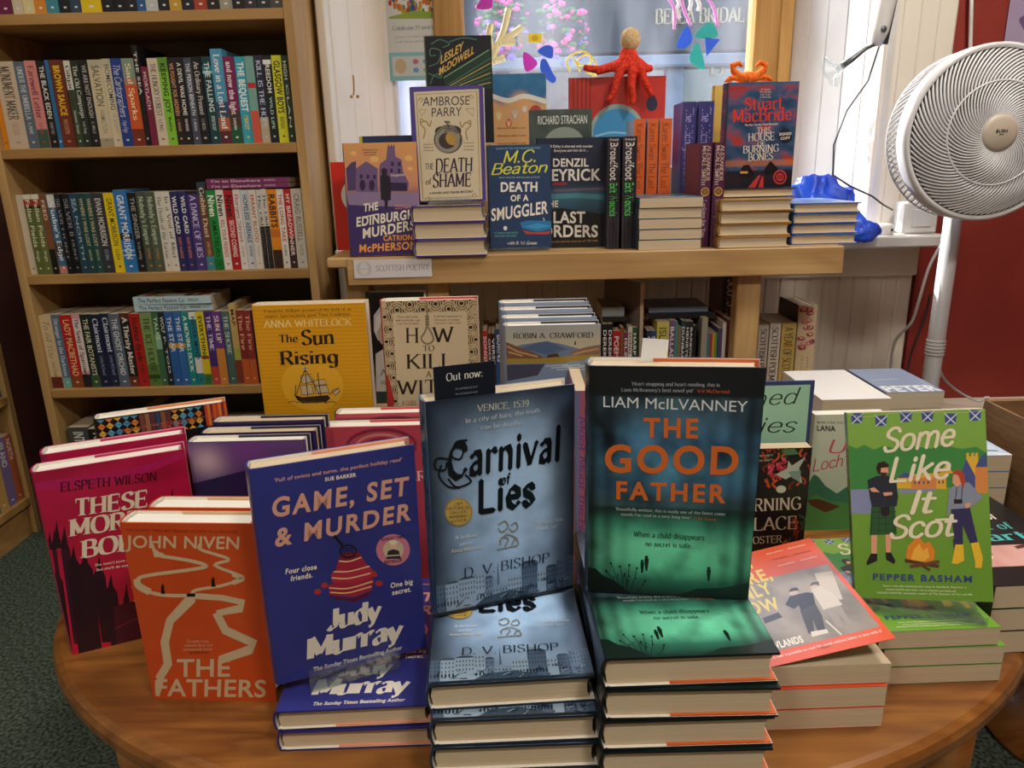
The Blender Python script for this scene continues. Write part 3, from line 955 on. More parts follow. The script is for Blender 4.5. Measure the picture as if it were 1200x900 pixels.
def art_carn():
    a = Art(.156, .239, [(75, 148), (563, 88), (572, 752), (118, 855)])
    def fn(u, v):
        g = math.exp(-((u - .54) ** 2 / .17 + (v - .5) ** 2 / .24))
        n = nz(u, v * 1.3, 4, 9)
        c = mix(hx('#1e2c4a'), hx('#b4d8ff'), g * (.6 + .95 * n))
        if v > .78: c = mix(c, hx('#b9cfdd'), min(.6, (v - .78) * 3) * n)
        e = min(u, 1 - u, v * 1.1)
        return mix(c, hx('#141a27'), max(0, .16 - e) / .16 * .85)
    a.grad(fn, 44, 60)
    rnd = random.Random(3)
    q = homography([(75, 148), (563, 88), (572, 752), (118, 855)])
    b = Art(.156, .239)
    b.l = a.l
    # the canal-side houses
    x = 0.0
    while x < 1:
        w = rnd.uniform(.05, .12)
        if .36 < x < .5: h, c = rnd.uniform(.90, .92), '#7d93aa'
        else: h, c = rnd.uniform(.815, .875), rnd.choice(['#5d738c', '#7f97ae', '#4c6078', '#8fa6ba'])
        top = h
        b.rect(x, top, x + w + .002, .985, c)
        if rnd.random() < .7: b.poly([(x - .004, top), (x + w + .004, top), (x + w * .8, top - .012), (x + w * .2, top - .012)], '#3b4a5c')
        k = max(2, int(w / .019))
        wins = []
        for r in range(3):
            for i in range(k):
                xx = x + w * (i + .3) / k
                yy = top + .014 + r * .026
                if yy < .925: wins.append([(xx, yy), (xx + .006, yy), (xx + .006, yy + .013), (xx, yy + .013)])
        b.polys(wins, '#27344a')
        if rnd.random() < .8:
            for i in range(k):
                xx = x + w * (i + .5) / k
                b.disc(xx, .948, .006, .014, '#1b2636', 8)
        x += w
    b.poly([(.43, .90), (.437, .78), (.445, .90)], '#52677a')
    b.poly([(.24, 1), (.34, .95), (.52, .94), (.62, .96), (.76, 1)], '#34495c')
    for i in range(70):
        xx, yy = rnd.uniform(.03, .95), rnd.uniform(.925, .985)
        b.line([(xx, yy), (xx + rnd.uniform(-.02, .05), yy + rnd.uniform(-.022, .006))], .004, rnd.choice(['#16202c', '#0f1722', '#1c2836', '#93a8ba']))
    b.rect(0, .985, 1, 1, '#141c28')
    o = len(a.v)
    a.v += b.v; a.f += [[i + o for i in f] for f in b.f]; a.c += b.c; a.l = b.l
    k = '#0c1119'
    a.text('VENICE, 1539', 246, 176, 416, 158, 21, '#cfd3c4', 'serif', .1)
    a.text('In a city of liars, the truth', 207, 214, 452, 178, 15, '#cfd8e0', 'serif', .15)
    a.text('can be deadly...', 258, 234, 406, 216, 14, '#cfd8e0', 'serif', .15)
    a.text('Carnival', 150, 396, 526, 326, 108, k, 'black', .30)
    for pts in ([(150, 330), (112, 330), (108, 362), (140, 366), (146, 340)], [(214, 268), (176, 276), (162, 320), (190, 330), (200, 300), (176, 292)],
                [(150, 395), (180, 422), (226, 404), (206, 380)], [(128, 350), (120, 385), (150, 420), (190, 425)]):
        a.line(pts, 6, k, True)
    a.text('of', 326, 414, 358, 408, 32, k, 'black', .3)
    a.text('Lies', 252, 504, 446, 474, 100, k, 'black', .36)
    a.disc(186, 504, 46, 46, '#c2a458')
    a.ring(186, 504, 43, 43, 2, '#8a6f30')
    for i, (t, w) in enumerate((('CWA', 14), ('HISTORICAL', 40), ('DAGGER', 28), ('WINNING', 32), ('AUTHOR', 28))):
        a.text(t, 186 - w, 482 + i * 14 + 2, 186 + w, 482 + i * 14 - 4, 9, '#3a2c10', 'serif', .2)
    for pts in ([(318, 545), (342, 532), (350, 552), (330, 568), (318, 556)], [(360, 548), (376, 536), (382, 556), (364, 566), (356, 556)], [(322, 600), (348, 576), (384, 590)],
                [(340, 618), (352, 590), (330, 588), (325, 612)], [(364, 612), (374, 590), (386, 604), (376, 618)], [(314, 628), (384, 612)]):
        a.line(pts, 4, '#8c8a78', True)
    a.text("'A brilliant", 172, 596, 250, 584, 12, '#d5dde4', 'serif', .2)
    a.text("series'", 190, 616, 238, 608, 12, '#d5dde4', 'serif', .2)
    a.text('Anna Mazzola', 162, 640, 266, 624, 12, '#d8d0b4', 'serif', .2)
    a.text("'The best Aldo", 436, 546, 534, 528, 12, '#d5dde4', 'serif', .2)
    a.text("book yet'", 454, 562, 518, 550, 12, '#d5dde4', 'serif', .2)
    a.text('D. V. BISHOP', 206, 722, 492, 664, 32, '#141c28', 'serif', -.1)
    return a

def art_judy():
    a = Art(.159, .243, [(28, 165), (560, 75), (612, 720), (140, 852)])
    a.grad(lambda u, v: mix(hx('#2d3078'), hx('#363a8c'), nz(u, v, 3, 5)), 8, 12)
    p = '#dba48c'
    a.text("'Full of twists and turns, the perfect holiday read'", 112, 203, 522, 128, 12, p, 'sans', .5)
    a.text('SUE BARKER', 276, 197, 376, 180, 12, '#f0e6dc', 'sans', 1.2)
    a.text('GAME, SET', 106, 316, 550, 234, 62, p, 'sans', 2.2, .04)
    a.text('& MURDER', 120, 410, 558, 314, 58, p, 'sans', 2.2, .04)
    # tiered berry cake with a racket on top
    a.poly([(300, 560), (296, 530), (330, 515), (420, 495), (440, 510), (436, 540), (380, 566)], '#a3263f')
    a.poly([(306, 520), (304, 490), (340, 470), (412, 456), (438, 478), (440, 500), (380, 520)], '#b32d47')
    a.poly([(318, 478), (326, 448), (360, 434), (400, 436), (420, 466), (370, 482)], '#a3263f')
    a.poly([(326, 448), (340, 424), (392, 420), (402, 436), (366, 450)], '#7d1a30')
    for pts in ([(298, 538), (360, 538), (438, 514)], [(306, 506), (360, 506), (438, 486)], [(312, 486), (360, 484), (426, 466)], [(328, 452), (360, 452), (400, 438)], [(302, 552), (360, 552), (434, 530)]):
        a.line(pts, 4, '#e9c58e', True)
    a.poly([(296, 562), (370, 572), (436, 545), (424, 560), (380, 580), (320, 574)], '#5c1730')
    a.ring(356, 420, 26, 20, 5, '#17161c')
    a.line([(338, 402), (310, 370)], 9, '#17161c')
    for i in range(3):
        a.line([(338 + i * 14, 404), (346 + i * 14, 436)], 1.5, '#17161c')
        a.line([(332, 412 + i * 8), (380, 408 + i * 8)], 1.5, '#17161c')
    for x, y in ((262, 551), (284, 530), (458, 520), (440, 492)):
        a.disc(x, y, 12, 9, '#b8302f', 12)
        a.poly([(x - 6, y - 8), (x + 4, y - 12), (x + 8, y - 6)], '#4c6a2c')
    a.disc(500, 412, 54, 50, '#c9798c')
    a.disc(501, 412, 33, 32, '#c9b79a')
    a.text('SUNDAY TIMES', 462, 385, 536, 374, 10, '#2a1c2c', 'sans', 1)
    a.text('BESTSELLER', 472, 458, 530, 448, 10, '#2a1c2c', 'sans', 1)
    a.disc(500, 398, 11, 13, '#e0b99a', 14)
    a.disc(500, 388, 13, 8, '#e7dcc0', 14)
    a.poly([(478, 442), (484, 416), (500, 410), (518, 414), (526, 440)], '#30242c')
    a.line([(480, 432), (524, 428)], 4, '#c9b79a')
    w = '#e9e0d2'
    a.text('Four close', 156, 497, 258, 478, 17, w, 'sans', 1.6)
    a.text('friends.', 174, 519, 246, 504, 17, w, 'sans', 1.6)
    a.text('One big', 494, 534, 566, 518, 16, w, 'sans', 1.6)
    a.text('secret.', 500, 556, 562, 542, 16, w, 'sans', 1.6)
    a.text('Judy', 298, 670, 466, 630, 62, w, 'flare', .75)
    a.text('Murray', 236, 766, 536, 690, 64, w, 'flare', .75)
    a.text('The Sunday Times Bestselling Author', 254, 804, 536, 726, 13, w, 'sans', .9)
    return a

def art_fath():
    a = Art(.144, .222, [(133, 190), (636, 195), (722, 862), (265, 848)])
    a.grad(lambda u, v: mix(hx('#c4481c'), hx('#cf5222'), nz(u, v, 3, 2)), 8, 12)
    c = '#cdb592'
    a.text('THE SUNDAY TIMES BESTSELLING AUTHOR OF O BROTHER', 158, 222, 580, 231, 10, '#8a2f10', 'sans', .8)
    a.text('JOHN NIVEN', 164, 284, 590, 290, 46, c, 'sans', .55)
    a.poly([(252, 268), (266, 320), (310, 322), (300, 306), (284, 300), (270, 290), (262, 268)], c)
    a.line([(290, 316), (400, 334), (462, 354), (400, 368), (250, 388), (204, 404), (212, 436), (290, 462), (404, 466)], 13, c, True)
    a.line([(200, 402), (208, 428), (250, 452)], 26, c, True)
    a.line([(438, 270), (442, 292), (546, 328), (494, 350), (560, 380), (598, 400), (520, 428), (420, 446), (402, 470)], 11, c, True)
    a.line([(560, 385), (597, 402), (560, 418)], 18, c, True)
    a.line([(404, 460), (404, 478), (325, 560), (306, 640), (318, 720), (284, 776)], 31, c)
    a.poly([(270, 780), (305, 776), (290, 830), (272, 836)], c)
    a.line([(404, 466), (520, 474), (602, 492), (592, 514), (500, 532)], 22, c)
    a.line([(498, 530), (532, 596), (642, 646), (625, 668), (510, 706)], 30, c)
    a.rect(388, 457, 420, 470, '#171310')
    for x, y in ((298, 442), (487, 416)):
        a.disc(x, y - 17, 4, 4, '#171310', 8)
        a.poly([(x - 6, y - 13), (x + 6, y - 13), (x + 6, y + 2), (x + 10, y + 18), (x + 2, y + 16), (x - 6, y + 18)], '#171310')
    for i, (t, x0, x1) in enumerate((("'Savagely funny,", 386, 474), ('unkindly black and', 378, 484), ("outrageously tender'", 374, 488))):
        a.text(t, x0, 640 + i * 15, x1, 640 + i * 15, 9, '#d2a888', 'serif', .3)
    a.text('ADAM KAY', 398, 682, 472, 682, 9, '#7a2a10', 'serif', .5)
    a.text('THE', 352, 766, 552, 766, 64, c, 'sans', .65)
    a.text('FATHERS', 270, 836, 684, 843, 62, c, 'sans', .65)
    return a

def art_mort():
    a = Art(.162, .247, [(65, 418), (745, 308), (873, 1108), (244, 1230)])
    a.grad(lambda u, v: mix(mix(hx('#c0184e'), hx('#8e1436'), nz(u * .6, v * 2, 4, 8)), hx('#c21a36'), v), 20, 30)
    a.poly([(75, 460), (300, 430), (500, 400), (745, 318), (750, 345), (520, 440), (330, 470), (90, 500)], '#b01c5c')
    d = '#2a0f1c'
    for x, y, w, h in ((140, 900, 60, 320), (190, 760, 40, 420), (215, 830, 60, 400), (260, 850, 70, 370), (330, 880, 56, 300), (380, 960, 60, 240), (150, 740, 20, 200)):
        a.poly([(x, y), (x + w * .3, y - 30), (x + w * .5, y - 90), (x + w * .7, y - 30), (x + w, y), (x + w + h * .12, y + h), (x + h * .14, y + h)], d if w > 50 else '#381428')
    for x, y, s in ((172, 640, 1), (205, 660, .8), (142, 680, .7), (688, 500, .8), (480, 930, 1.2), (610, 960, 1.4), (640, 930, 1.2)):
        for k in range(4):
            a.poly([(x - (6 + 7 * k) * s, y + (30 + k * 28) * s), (x, y + (k * 22 - 14) * s), (x + (6 + 7 * k) * s, y + (28 + k * 28) * s)], d)
    a.poly([(420, 1020), (600, 980), (860, 1020), (873, 1108), (440, 1190)], '#4a1026')
    a.line([(430, 1120), (520, 1080), (640, 1110)], 3, '#8c3048')
    a.text('ELSPETH WILSON', 188, 500, 620, 452, 40, '#4a0f24', 'serif', .5)
    w = '#e6d6bd'
    a.text('THESE', 252, 610, 582, 568, 74, w, 'serif', .9)
    a.text('MORTAL', 232, 700, 690, 640, 74, w, 'serif', .9)
    a.text('BODIES', 284, 796, 700, 736, 74, w, 'serif', .9)
    a.text("She wasn't born like them.", 340, 836, 560, 808, 11, w, 'sans', .6)
    a.text("But she'll do anything to belong.", 346, 858, 620, 822, 11, w, 'sans', .6)
    for x, y in ((510, 940), (530, 972), (545, 965), (560, 990), (520, 1000), (590, 930)):
        a.line([(x - 8, y - 5), (x, y), (x + 8, y - 7)], 3, w)
    return a

def art_scot():
    a = Art(.137, .213, [(42, 80), (595, 73), (632, 857), (70, 830)])
    a.grad(lambda u, v: mix(hx('#86b24e'), hx('#6d9c34'), min(1, v * 1.3)), 4, 12)
    a.poly([(46, 208), (80, 222), (110, 208), (150, 228), (190, 212), (230, 224), (300, 216), (380, 228), (430, 214), (500, 232), (560, 224), (602, 250), (606, 385), (52, 388)], '#3f8a45')
    a.poly([(52, 388), (240, 386), (236, 440), (200, 470), (140, 488), (58, 485)], '#8890b8')
    a.poly([(245, 392), (400, 390), (395, 400), (260, 408)], '#8890b8')
    y_, o_, b_ = '#e6b23a', '#dd8b4a', '#45538f'
    a.poly([(242, 342), (300, 330), (440, 326), (440, 392), (242, 386)], y_)
    a.rect(300, 345, 400, 390, o_)
    a.poly([(240, 344), (272, 322), (306, 330), (312, 344)], b_)
    a.poly([(412, 330), (440, 290), (470, 330)], y_)
    a.rect(520, 262, 568, 400, y_)
    for x in (520, 540, 556): a.rect(x, 248, x + 11, 264, y_)
    a.poly([(494, 345), (520, 272), (558, 345), (558, 400), (494, 395)], b_)
    a.rect(556, 306, 608, 412, o_)
    a.poly([(556, 306), (580, 262), (600, 248), (603, 306)], b_)
    for x in (310, 328, 346, 364, 408, 424): a.rect(x, 358, x + 6, 370, '#5b4a6a')
    for x, y in ((84, 88), (180, 100), (280, 86), (366, 86), (458, 98), (556, 86)):
        p = [(x - 26, y - 10), (x + 24, y - 8), (x + 18, y + 32), (x - 22, y + 34)]
        a.poly(p, '#3f4f8f')
        a.line([p[0], p[2]], 5, '#ccd6ea'); a.line([p[1], p[3]], 5, '#ccd6ea')
    a.line([(44, 84), (120, 96), (250, 82), (400, 82), (500, 86), (595, 78)], 2, '#b9cc9a', True)
    sk = '#e3a282'
    # bearded man in jumper and kilt, arms folded
    a.poly([(136, 572), (160, 572), (158, 660), (136, 660)], sk)
    a.poly([(194, 572), (218, 572), (214, 660), (196, 660)], sk)
    a.poly([(134, 650), (160, 650), (160, 680), (118, 698), (116, 686)], '#1d1a20')
    a.poly([(194, 646), (216, 646), (234, 682), (228, 694), (196, 676)], '#1d1a20')
    a.poly([(138, 458), (232, 456), (240, 572), (130, 574)], '#2c5a35')
    for k in range(4):
        a.line([(140 + k * 27, 460), (136 + k * 31, 572)], 4, '#1f4428')
        a.line([(137, 480 + k * 25), (238, 480 + k * 25)], 4, '#1f4428')
    a.poly([(174, 462), (210, 458), (212, 490), (192, 500), (176, 492)], '#1d1a20')
    a.poly([(122, 350), (160, 334), (204, 334), (236, 352), (246, 420), (240, 458), (140, 460), (132, 420)], '#232a3c')
    a.poly([(130, 384), (150, 380), (172, 400), (140, 398)], sk)
    a.poly([(184, 402), (222, 400), (222, 412), (190, 416)], sk)
    a.poly([(170, 300), (204, 296), (208, 322), (192, 336), (172, 328)], sk)
    a.poly([(158, 300), (166, 280), (192, 276), (210, 290), (206, 300), (178, 302), (174, 330), (164, 322)], '#2a1a18')
    a.poly([(174, 320), (204, 322), (192, 340), (178, 336)], '#3a231e')
    # red-haired woman in yellow boots with a camera
    a.poly([(466, 596), (508, 600), (504, 640), (470, 636)], '#33305c')
    a.poly([(476, 618), (508, 618), (512, 684), (484, 698), (460, 694), (464, 684)], '#efc033')
    a.poly([(538, 614), (570, 610), (588, 676), (582, 716), (556, 714), (556, 690)], '#efc033')
    a.poly([(458, 470), (534, 466), (566, 608), (536, 614), (506, 540), (506, 616), (474, 616)], '#33305c')
    a.poly([(452, 392), (480, 370), (530, 366), (580, 420), (584, 432), (546, 462), (530, 470), (458, 474), (446, 500), (440, 500)], '#8b93a8')
    a.poly([(514, 452), (540, 448), (530, 470), (516, 470)], sk)
    a.poly([(466, 336), (490, 326), (506, 344), (500, 372), (482, 384), (464, 368)], sk)
    a.poly([(464, 328), (484, 312), (508, 326), (516, 360), (506, 394), (496, 360), (488, 338)], '#b8452c')
    a.line([(482, 384), (476, 434)], 3, '#26222c'); a.line([(504, 384), (500, 434)], 3, '#26222c')
    a.rect(470, 434, 504, 452, '#26222c')
    # camp fire
    a.poly([(276, 660), (284, 620), (306, 600), (318, 586), (334, 590), (350, 612), (372, 604), (392, 640), (390, 680), (330, 698), (284, 690)], '#e58a2c')
    a.poly([(296, 672), (308, 636), (330, 610), (344, 640), (364, 630), (372, 668), (336, 694), (306, 690)], '#f2b545')
    a.line([(272, 680), (410, 706)], 14, '#5b3626'); a.line([(292, 706), (412, 686)], 13, '#6d442e'); a.line([(340, 700), (374, 722)], 10, '#5b3626')
    c = '#efe2c8'
    a.text('Some', 184, 238, 470, 214, 90, c, 'script', .25)
    a.text('Like', 206, 358, 450, 346, 92, c, 'script', .25)
    a.text('It', 284, 488, 384, 484, 86, c, 'script', .3)
    a.text('Scot', 208, 588, 470, 580, 88, c, 'script', .25)
    a.line([(394, 516), (470, 514)], 9, c)
    a.text('PEPPER BASHAM', 140, 757, 552, 774, 26, '#33477f', 'sans', 1.4, .12)
    for i, (t, x0, x1) in enumerate((("'Don't miss this lighthearted romp to Scotland, featuring a", 180, 520), ("swoon-worthy tale that's rich in legends and folklore!'", 194, 480), ('DENISE HUNTER, bestselling author of The Summer of You and Me', 158, 546))):
        a.text(t, x0, 786 + i * 14, x1, 798 + i * 15, 8, '#dfe8c0', 'sans', .5)
    return a

def art_sun():
    a = Art(.156, .236, [(55, 275), (585, 255), (625, 1075), (80, 1100)])
    a.grad(lambda u, v: mix(hx('#e2a417'), hx('#d2920f'), .5 + .5 * math.sin(v * 260)), 2, 120)
    a.disc(318, 690, 152, 140, '#e8ad2c', 40)
    k = '#241a10'
    a.text("'A majestic, brilliant account of the birth of an", 104, 309, 522, 294, 15, k, 'serif', .1)
    a.text("empire. Spectacularly good' Peter Frankopan", 112, 334, 516, 318, 15, k, 'serif', .1)
    a.text('ANNA WHITELOCK', 106, 384, 522, 368, 34, '#f1d58b', 'serif', .3)
    a.text('The', 172, 462, 264, 458, 40, k, 'serif', .6)
    a.text('Sun', 280, 472, 440, 466, 74, k, 'serif', .7)
    a.text('Rising', 172, 580, 456, 566, 70, k, 'serif', .7)
    a.poly([(224, 740), (262, 756), (390, 742), (402, 760), (380, 784), (262, 790), (238, 770)], '#3a2a1a')
    for p in ([(262, 640), (310, 628), (324, 668), (268, 684)], [(326, 662), (378, 656), (386, 684), (330, 690)], [(258, 694), (314, 684), (322, 736), (262, 744)], [(328, 696), (388, 688), (398, 728), (332, 736)], [(412, 716), (436, 706), (452, 720), (426, 746)]):
        a.poly(p, '#c9b48c')
        a.line(p + p[:1], 3, '#4a3722')
    for p in ([(286, 596), (292, 750)], [(346, 620), (356, 750)], [(236, 690), (230, 744)], [(396, 740), (450, 700)], [(286, 600), (236, 740)], [(286, 600), (350, 740)]):
        a.line(p, 4, '#3a2a1a')
    a.rect(276, 588, 302, 606, '#d9cfae'); a.line([(276, 597), (302, 597)], 4, '#5b4a30'); a.line([(288, 588), (288, 606)], 4, '#5b4a30')
    for i in range(5):
        a.line([(190 + i * 46, 786), (222 + i * 48, 778), (240 + i * 48, 790)], 4, '#6d5424', True)
    return a

def art_witch():
    a = Art(.140, .222, [(660, 250), (1115, 243), (1140, 950), (690, 960)])
    a.grad(lambda u, v: hx('#cdb894'), 1, 1)
    b = Art(.140, .222); b.l = a.l
    b.frame(.06, .04, .94, .965, .1, '#2a211a')
    rnd = random.Random(5)
    def swirl(x, y, r):
        for q in (1.0, .68, .36):
            b.ring(x, y, r * q, r * q * .64, .012, '#c4ad87', 16)
            b.l -= 1
        b.l += 1
    for k in range(8):
        swirl(.03 + k * .134, .024 + .034 * (k % 2), .078)
        swirl(.03 + k * .134, .976 - .034 * (k % 2), .078)
    for k in range(11):
        swirl(.030 + .05 * (k % 2), .10 + k * .08, .072)
        swirl(.970 - .05 * (k % 2), .10 + k * .08, .072)
    b.poly([(.0, .47), (.035, .52), (.07, .66), (.03, .76), (.0, .74)], '#b3312a')
    b.poly([(.93, .45), (.97, .5), (1, .6), (.96, .7), (.92, .6)], '#b3312a')
    b.rect(.11, .075, .89, .93, '#d2bf9c')
    o = len(a.v)
    a.v += b.v; a.f += [[i + o for i in f] for f in b.f]; a.c += b.c; a.l = b.l
    k = '#2b211a'
    for i, (t, x0, x1, c) in enumerate((("'Sharp and funny", 735, 836, k), ("with justifiable rage'", 730, 848, k), ('VAL McDERMID', 735, 840, '#a03a2c'))):
        a.text(t, x0, 325 + i * 16, x1, 325 + i * 16, 9, c, 'serif', .2)
    for i, (t, x0, x1, c) in enumerate((("'A defiant memorial to", 908, 1044, k), ("thousands of women'", 912, 1034, k), ('PHILIPPA GREGORY', 912, 1040, '#a03a2c'))):
        a.text(t, x0, 324 + i * 16, x1, 324 + i * 16, 9, c, 'serif', .2)
    a.text('H', 776, 442, 842, 442, 70, k, 'serif', .2)
    a.text('W', 906, 440, 1006, 438, 70, k, 'serif', .2)
    r = '#8d7f66'
    a.line([(878, 244), (879, 320), (877, 360)], 8, r)
    for i in range(4): a.line([(868, 318 + i * 12), (888, 324 + i * 12)], 7, '#75684f')
    a.line([(877, 360), (866, 392), (848, 420), (862, 442), (884, 446), (906, 428), (898, 398), (880, 366)], 9, r, True)
    a.text('TO', 856, 482, 912, 480, 26, k, 'serif', .2)
    a.text('KILL', 776, 564, 1006, 560, 68, k, 'serif', .2)
    a.text('A', 870, 604, 894, 604, 28, k, 'serif', .2)
    a.text('WITCH', 730, 686, 1080, 680, 66, k, 'serif', .2)
    a.text('A GUIDE FOR THE PATRIARCHY', 748, 740, 1030, 736, 22, '#a03a2c', 'serif', .2)
    return a

def art_craw():
    a = Art(.135, .19, [(172, 310), (548, 300), (548, 840), (185, 850)])
    a.grad(lambda u, v: mix(hx('#a9acae'), hx('#c8bd96'), min(1, v * 5)), 2, 12)
    a.poly([(175, 408), (240, 388), (330, 374), (380, 382), (430, 396), (470, 408), (548, 396), (548, 460), (178, 465)], '#6c7f9c')
    a.poly([(240, 404), (300, 380), (340, 373), (380, 392), (420, 410), (330, 430)], '#54688a')
    a.poly([(175, 376), (210, 392), (262, 412), (300, 430), (330, 446), (178, 452)], '#7d5a44')
    a.poly([(548, 388), (500, 396), (446, 412), (420, 430), (548, 438)], '#8a6d60')
    for p in ([(180, 395), (220, 418), (300, 440)], [(185, 420), (240, 436)], [(540, 405), (480, 418), (440, 430)]): a.line(p, 7, '#c39a6a')
    a.poly([(332, 446), (342, 430), (376, 424), (392, 446)], '#4f3a34')
    a.poly([(176, 448), (300, 448), (430, 436), (548, 428), (548, 446), (400, 468), (176, 474)], '#a58a3c')
    a.poly([(176, 470), (400, 466), (548, 444), (548, 840), (185, 850)], '#7f93ae')
    a.poly([(178, 474), (330, 470), (300, 520), (180, 545)], '#4a4a5e')
    for i in range(7): a.line([(330 + i * 22, 480 + i % 3 * 8), (420 + i * 16, 474 + i % 3 * 9)], 4, '#c3cfdc')
    a.text('ROBIN A. CRAWFORD', 205, 362, 520, 358, 22, '#23262e', 'serif', .4)
    a.line([(446, 390), (449, 374)], 5, '#23262e')
    return a

def art_edin():
    a = Art(.153, .234, [(80, 348), (413, 330), (430, 848), (125, 872)])
    a.grad(lambda u, v: mix(mix(hx('#d59a5e'), hx('#c9856b'), v * 2), hx('#3b2a66'), max(0, min(1, (v - .36) * 6))), 6, 24)
    for x, y, r in ((130, 395, 14), (225, 420, 20), (380, 410, 18), (385, 460, 12)): a.disc(x, y, r, r * .8, '#e0b36a', 14)
    v1, v2 = '#6d5580', '#4d3a68'
    a.poly([(96, 470), (120, 440), (142, 432), (144, 570), (106, 575)], v2)
    a.poly([(142, 468), (188, 432), (240, 464), (242, 578), (146, 580)], v1)
    a.poly([(246, 462), (252, 440), (278, 420), (284, 360), (316, 356), (320, 404), (348, 420), (352, 470), (380, 530), (372, 566), (248, 572)], v1)
    for x in (286, 298, 310): a.rect(x, 348, x + 6, 362, v2)
    for x, y in ((160, 495), (190, 495), (220, 495), (300, 430), (330, 430), (296, 462), (330, 462)): a.rect(x, y, x + 12, y + 20, '#2d2046')
    for x in (164, 206): a.disc(x + 8, 545, 13, 26, '#2d2046', 14)
    a.text('Diagnosis', 300, 500, 362, 494, 12, '#e9dcc0', 'serif', .2)
    a.rect(298, 528, 370, 566, '#2d2046')
    a.poly([(100, 580), (420, 570), (424, 640), (112, 640)], '#8a7698')
    k = '#1d1628'
    a.disc(270, 478, 14, 17, k, 14)
    a.poly([(252, 500), (262, 492), (282, 492), (296, 504), (300, 560), (298, 612), (286, 612), (284, 650), (272, 652), (270, 614), (254, 610)], k)
    for i, (t, x0, x1) in enumerate((('Welcome to', 168, 240), ('medicinal murder', 172, 236), ('and mystery', 178, 232))): a.text(t, x0, 381 + i * 12, x1, 377 + i * 12, 7, '#3a2440', 'sans', .4)
    w, o = '#ece3cf', '#f0a24a'
    a.text('THE', 178, 668, 244, 656, 36, w, 'sans', 1.3)
    a.line([(190, 690), (246, 676)], 6, w)
    a.text('EDINBURGH', 146, 738, 402, 688, 42, w, 'sans', 1.3)
    a.text('MURDERS', 174, 790, 404, 738, 44, w, 'sans', 1.4)
    a.text('Murder in', 316, 640, 380, 632, 9, '#e08a6a', 'sans', .4); a.text('every ward', 316, 652, 384, 644, 9, '#e08a6a', 'sans', .4)
    a.text('CATRIONA', 265, 796, 412, 784, 24, o, 'sans', 1.3)
    a.text('McPHERSON', 160, 852, 414, 824, 34, o, 'sans', 1.5)
    return a

def art_shame():
    a = Art(.153, .234, [(395, 88), (742, 65), (768, 595), (430, 608)])
    a.grad(lambda u, v: hx('#4b3a86'), 1, 1)
    a.poly([(413, 110), (722, 84), (750, 588), (455, 603)], '#cdc0a4')
    g, k = '#9c8344', '#33283c'
    a.line([(425, 122), (712, 97), (738, 578), (466, 592), (425, 122)], 3, g)
    for x, y, s in ((432, 130, 1), (700, 108, -1), (726, 560, -1), (476, 578, 1)):
        a.line([(x, y + 20), (x + 14 * s, y + 6), (x + 26 * s, y + 14), (x + 12 * s, y + 22)], 4, g, True)
    a.text('AMBROSE', 456, 172, 680, 158, 40, k, 'sans', 0)
    a.text('PARRY', 496, 220, 642, 210, 40, k, 'sans', 0)
    for pts in ([(440, 190), (476, 186), (452, 218), (440, 190)], [(660, 178), (700, 174), (698, 210), (660, 178)]): a.line(pts, 3, g)
    for s, x in ((1, 462), (-1, 672)):
        a.line([(x, 320), (x + 8 * s, 280), (x - 14 * s, 252), (x + 10 * s, 240), (x + 28 * s, 262), (x + 38 * s, 236)], 6, g, True)
        a.line([(x - 16 * s, 250), (x - 12 * s, 230), (x + 6 * s, 244)], 5, g, True)
    # an apple with a serpent wound about it
    a.disc(580, 322, 68, 62, '#3b3530', 32)
    a.disc(550, 285, 34, 24, '#3b3530', 20); a.disc(610, 280, 32, 24, '#3b3530', 20)
    a.disc(602, 312, 34, 34, '#b08a3c', 24)
    a.ring(576, 326, 50, 46, 18, '#8e877a')
    a.ring(580, 322, 62, 56, 3, '#7b746a')
    a.line([(520, 300), (560, 262), (600, 262), (622, 288), (596, 276), (560, 284)], 12, '#6f685e', True)
    a.line([(582, 266), (576, 248), (560, 238)], 5, k); a.poly([(562, 236), (584, 236), (590, 250)], '#4a5a38')
    for i in range(3):
        a.text('historical noir', 464, 348 + i * 14, 514, 346 + i * 14, 6, '#5b5046', 'sans', .4)
        a.text('rich with detail', 654, 336 + i * 16, 704, 334 + i * 16, 6, '#5b5046', 'sans', .4)
    a.text('THE', 474, 460, 516, 457, 27, k, 'serif', .3)
    a.text('DEATH', 524, 474, 702, 462, 62, k, 'serif', .55)
    a.text('of', 478, 528, 506, 526, 26, k, 'serif', .3)
    a.text('SHAME', 512, 540, 698, 530, 60, k, 'serif', .55)
    a.text('A RAVEN AND FISHER MYSTERY', 496, 572, 706, 560, 10, k, 'sans', .5)
    return a

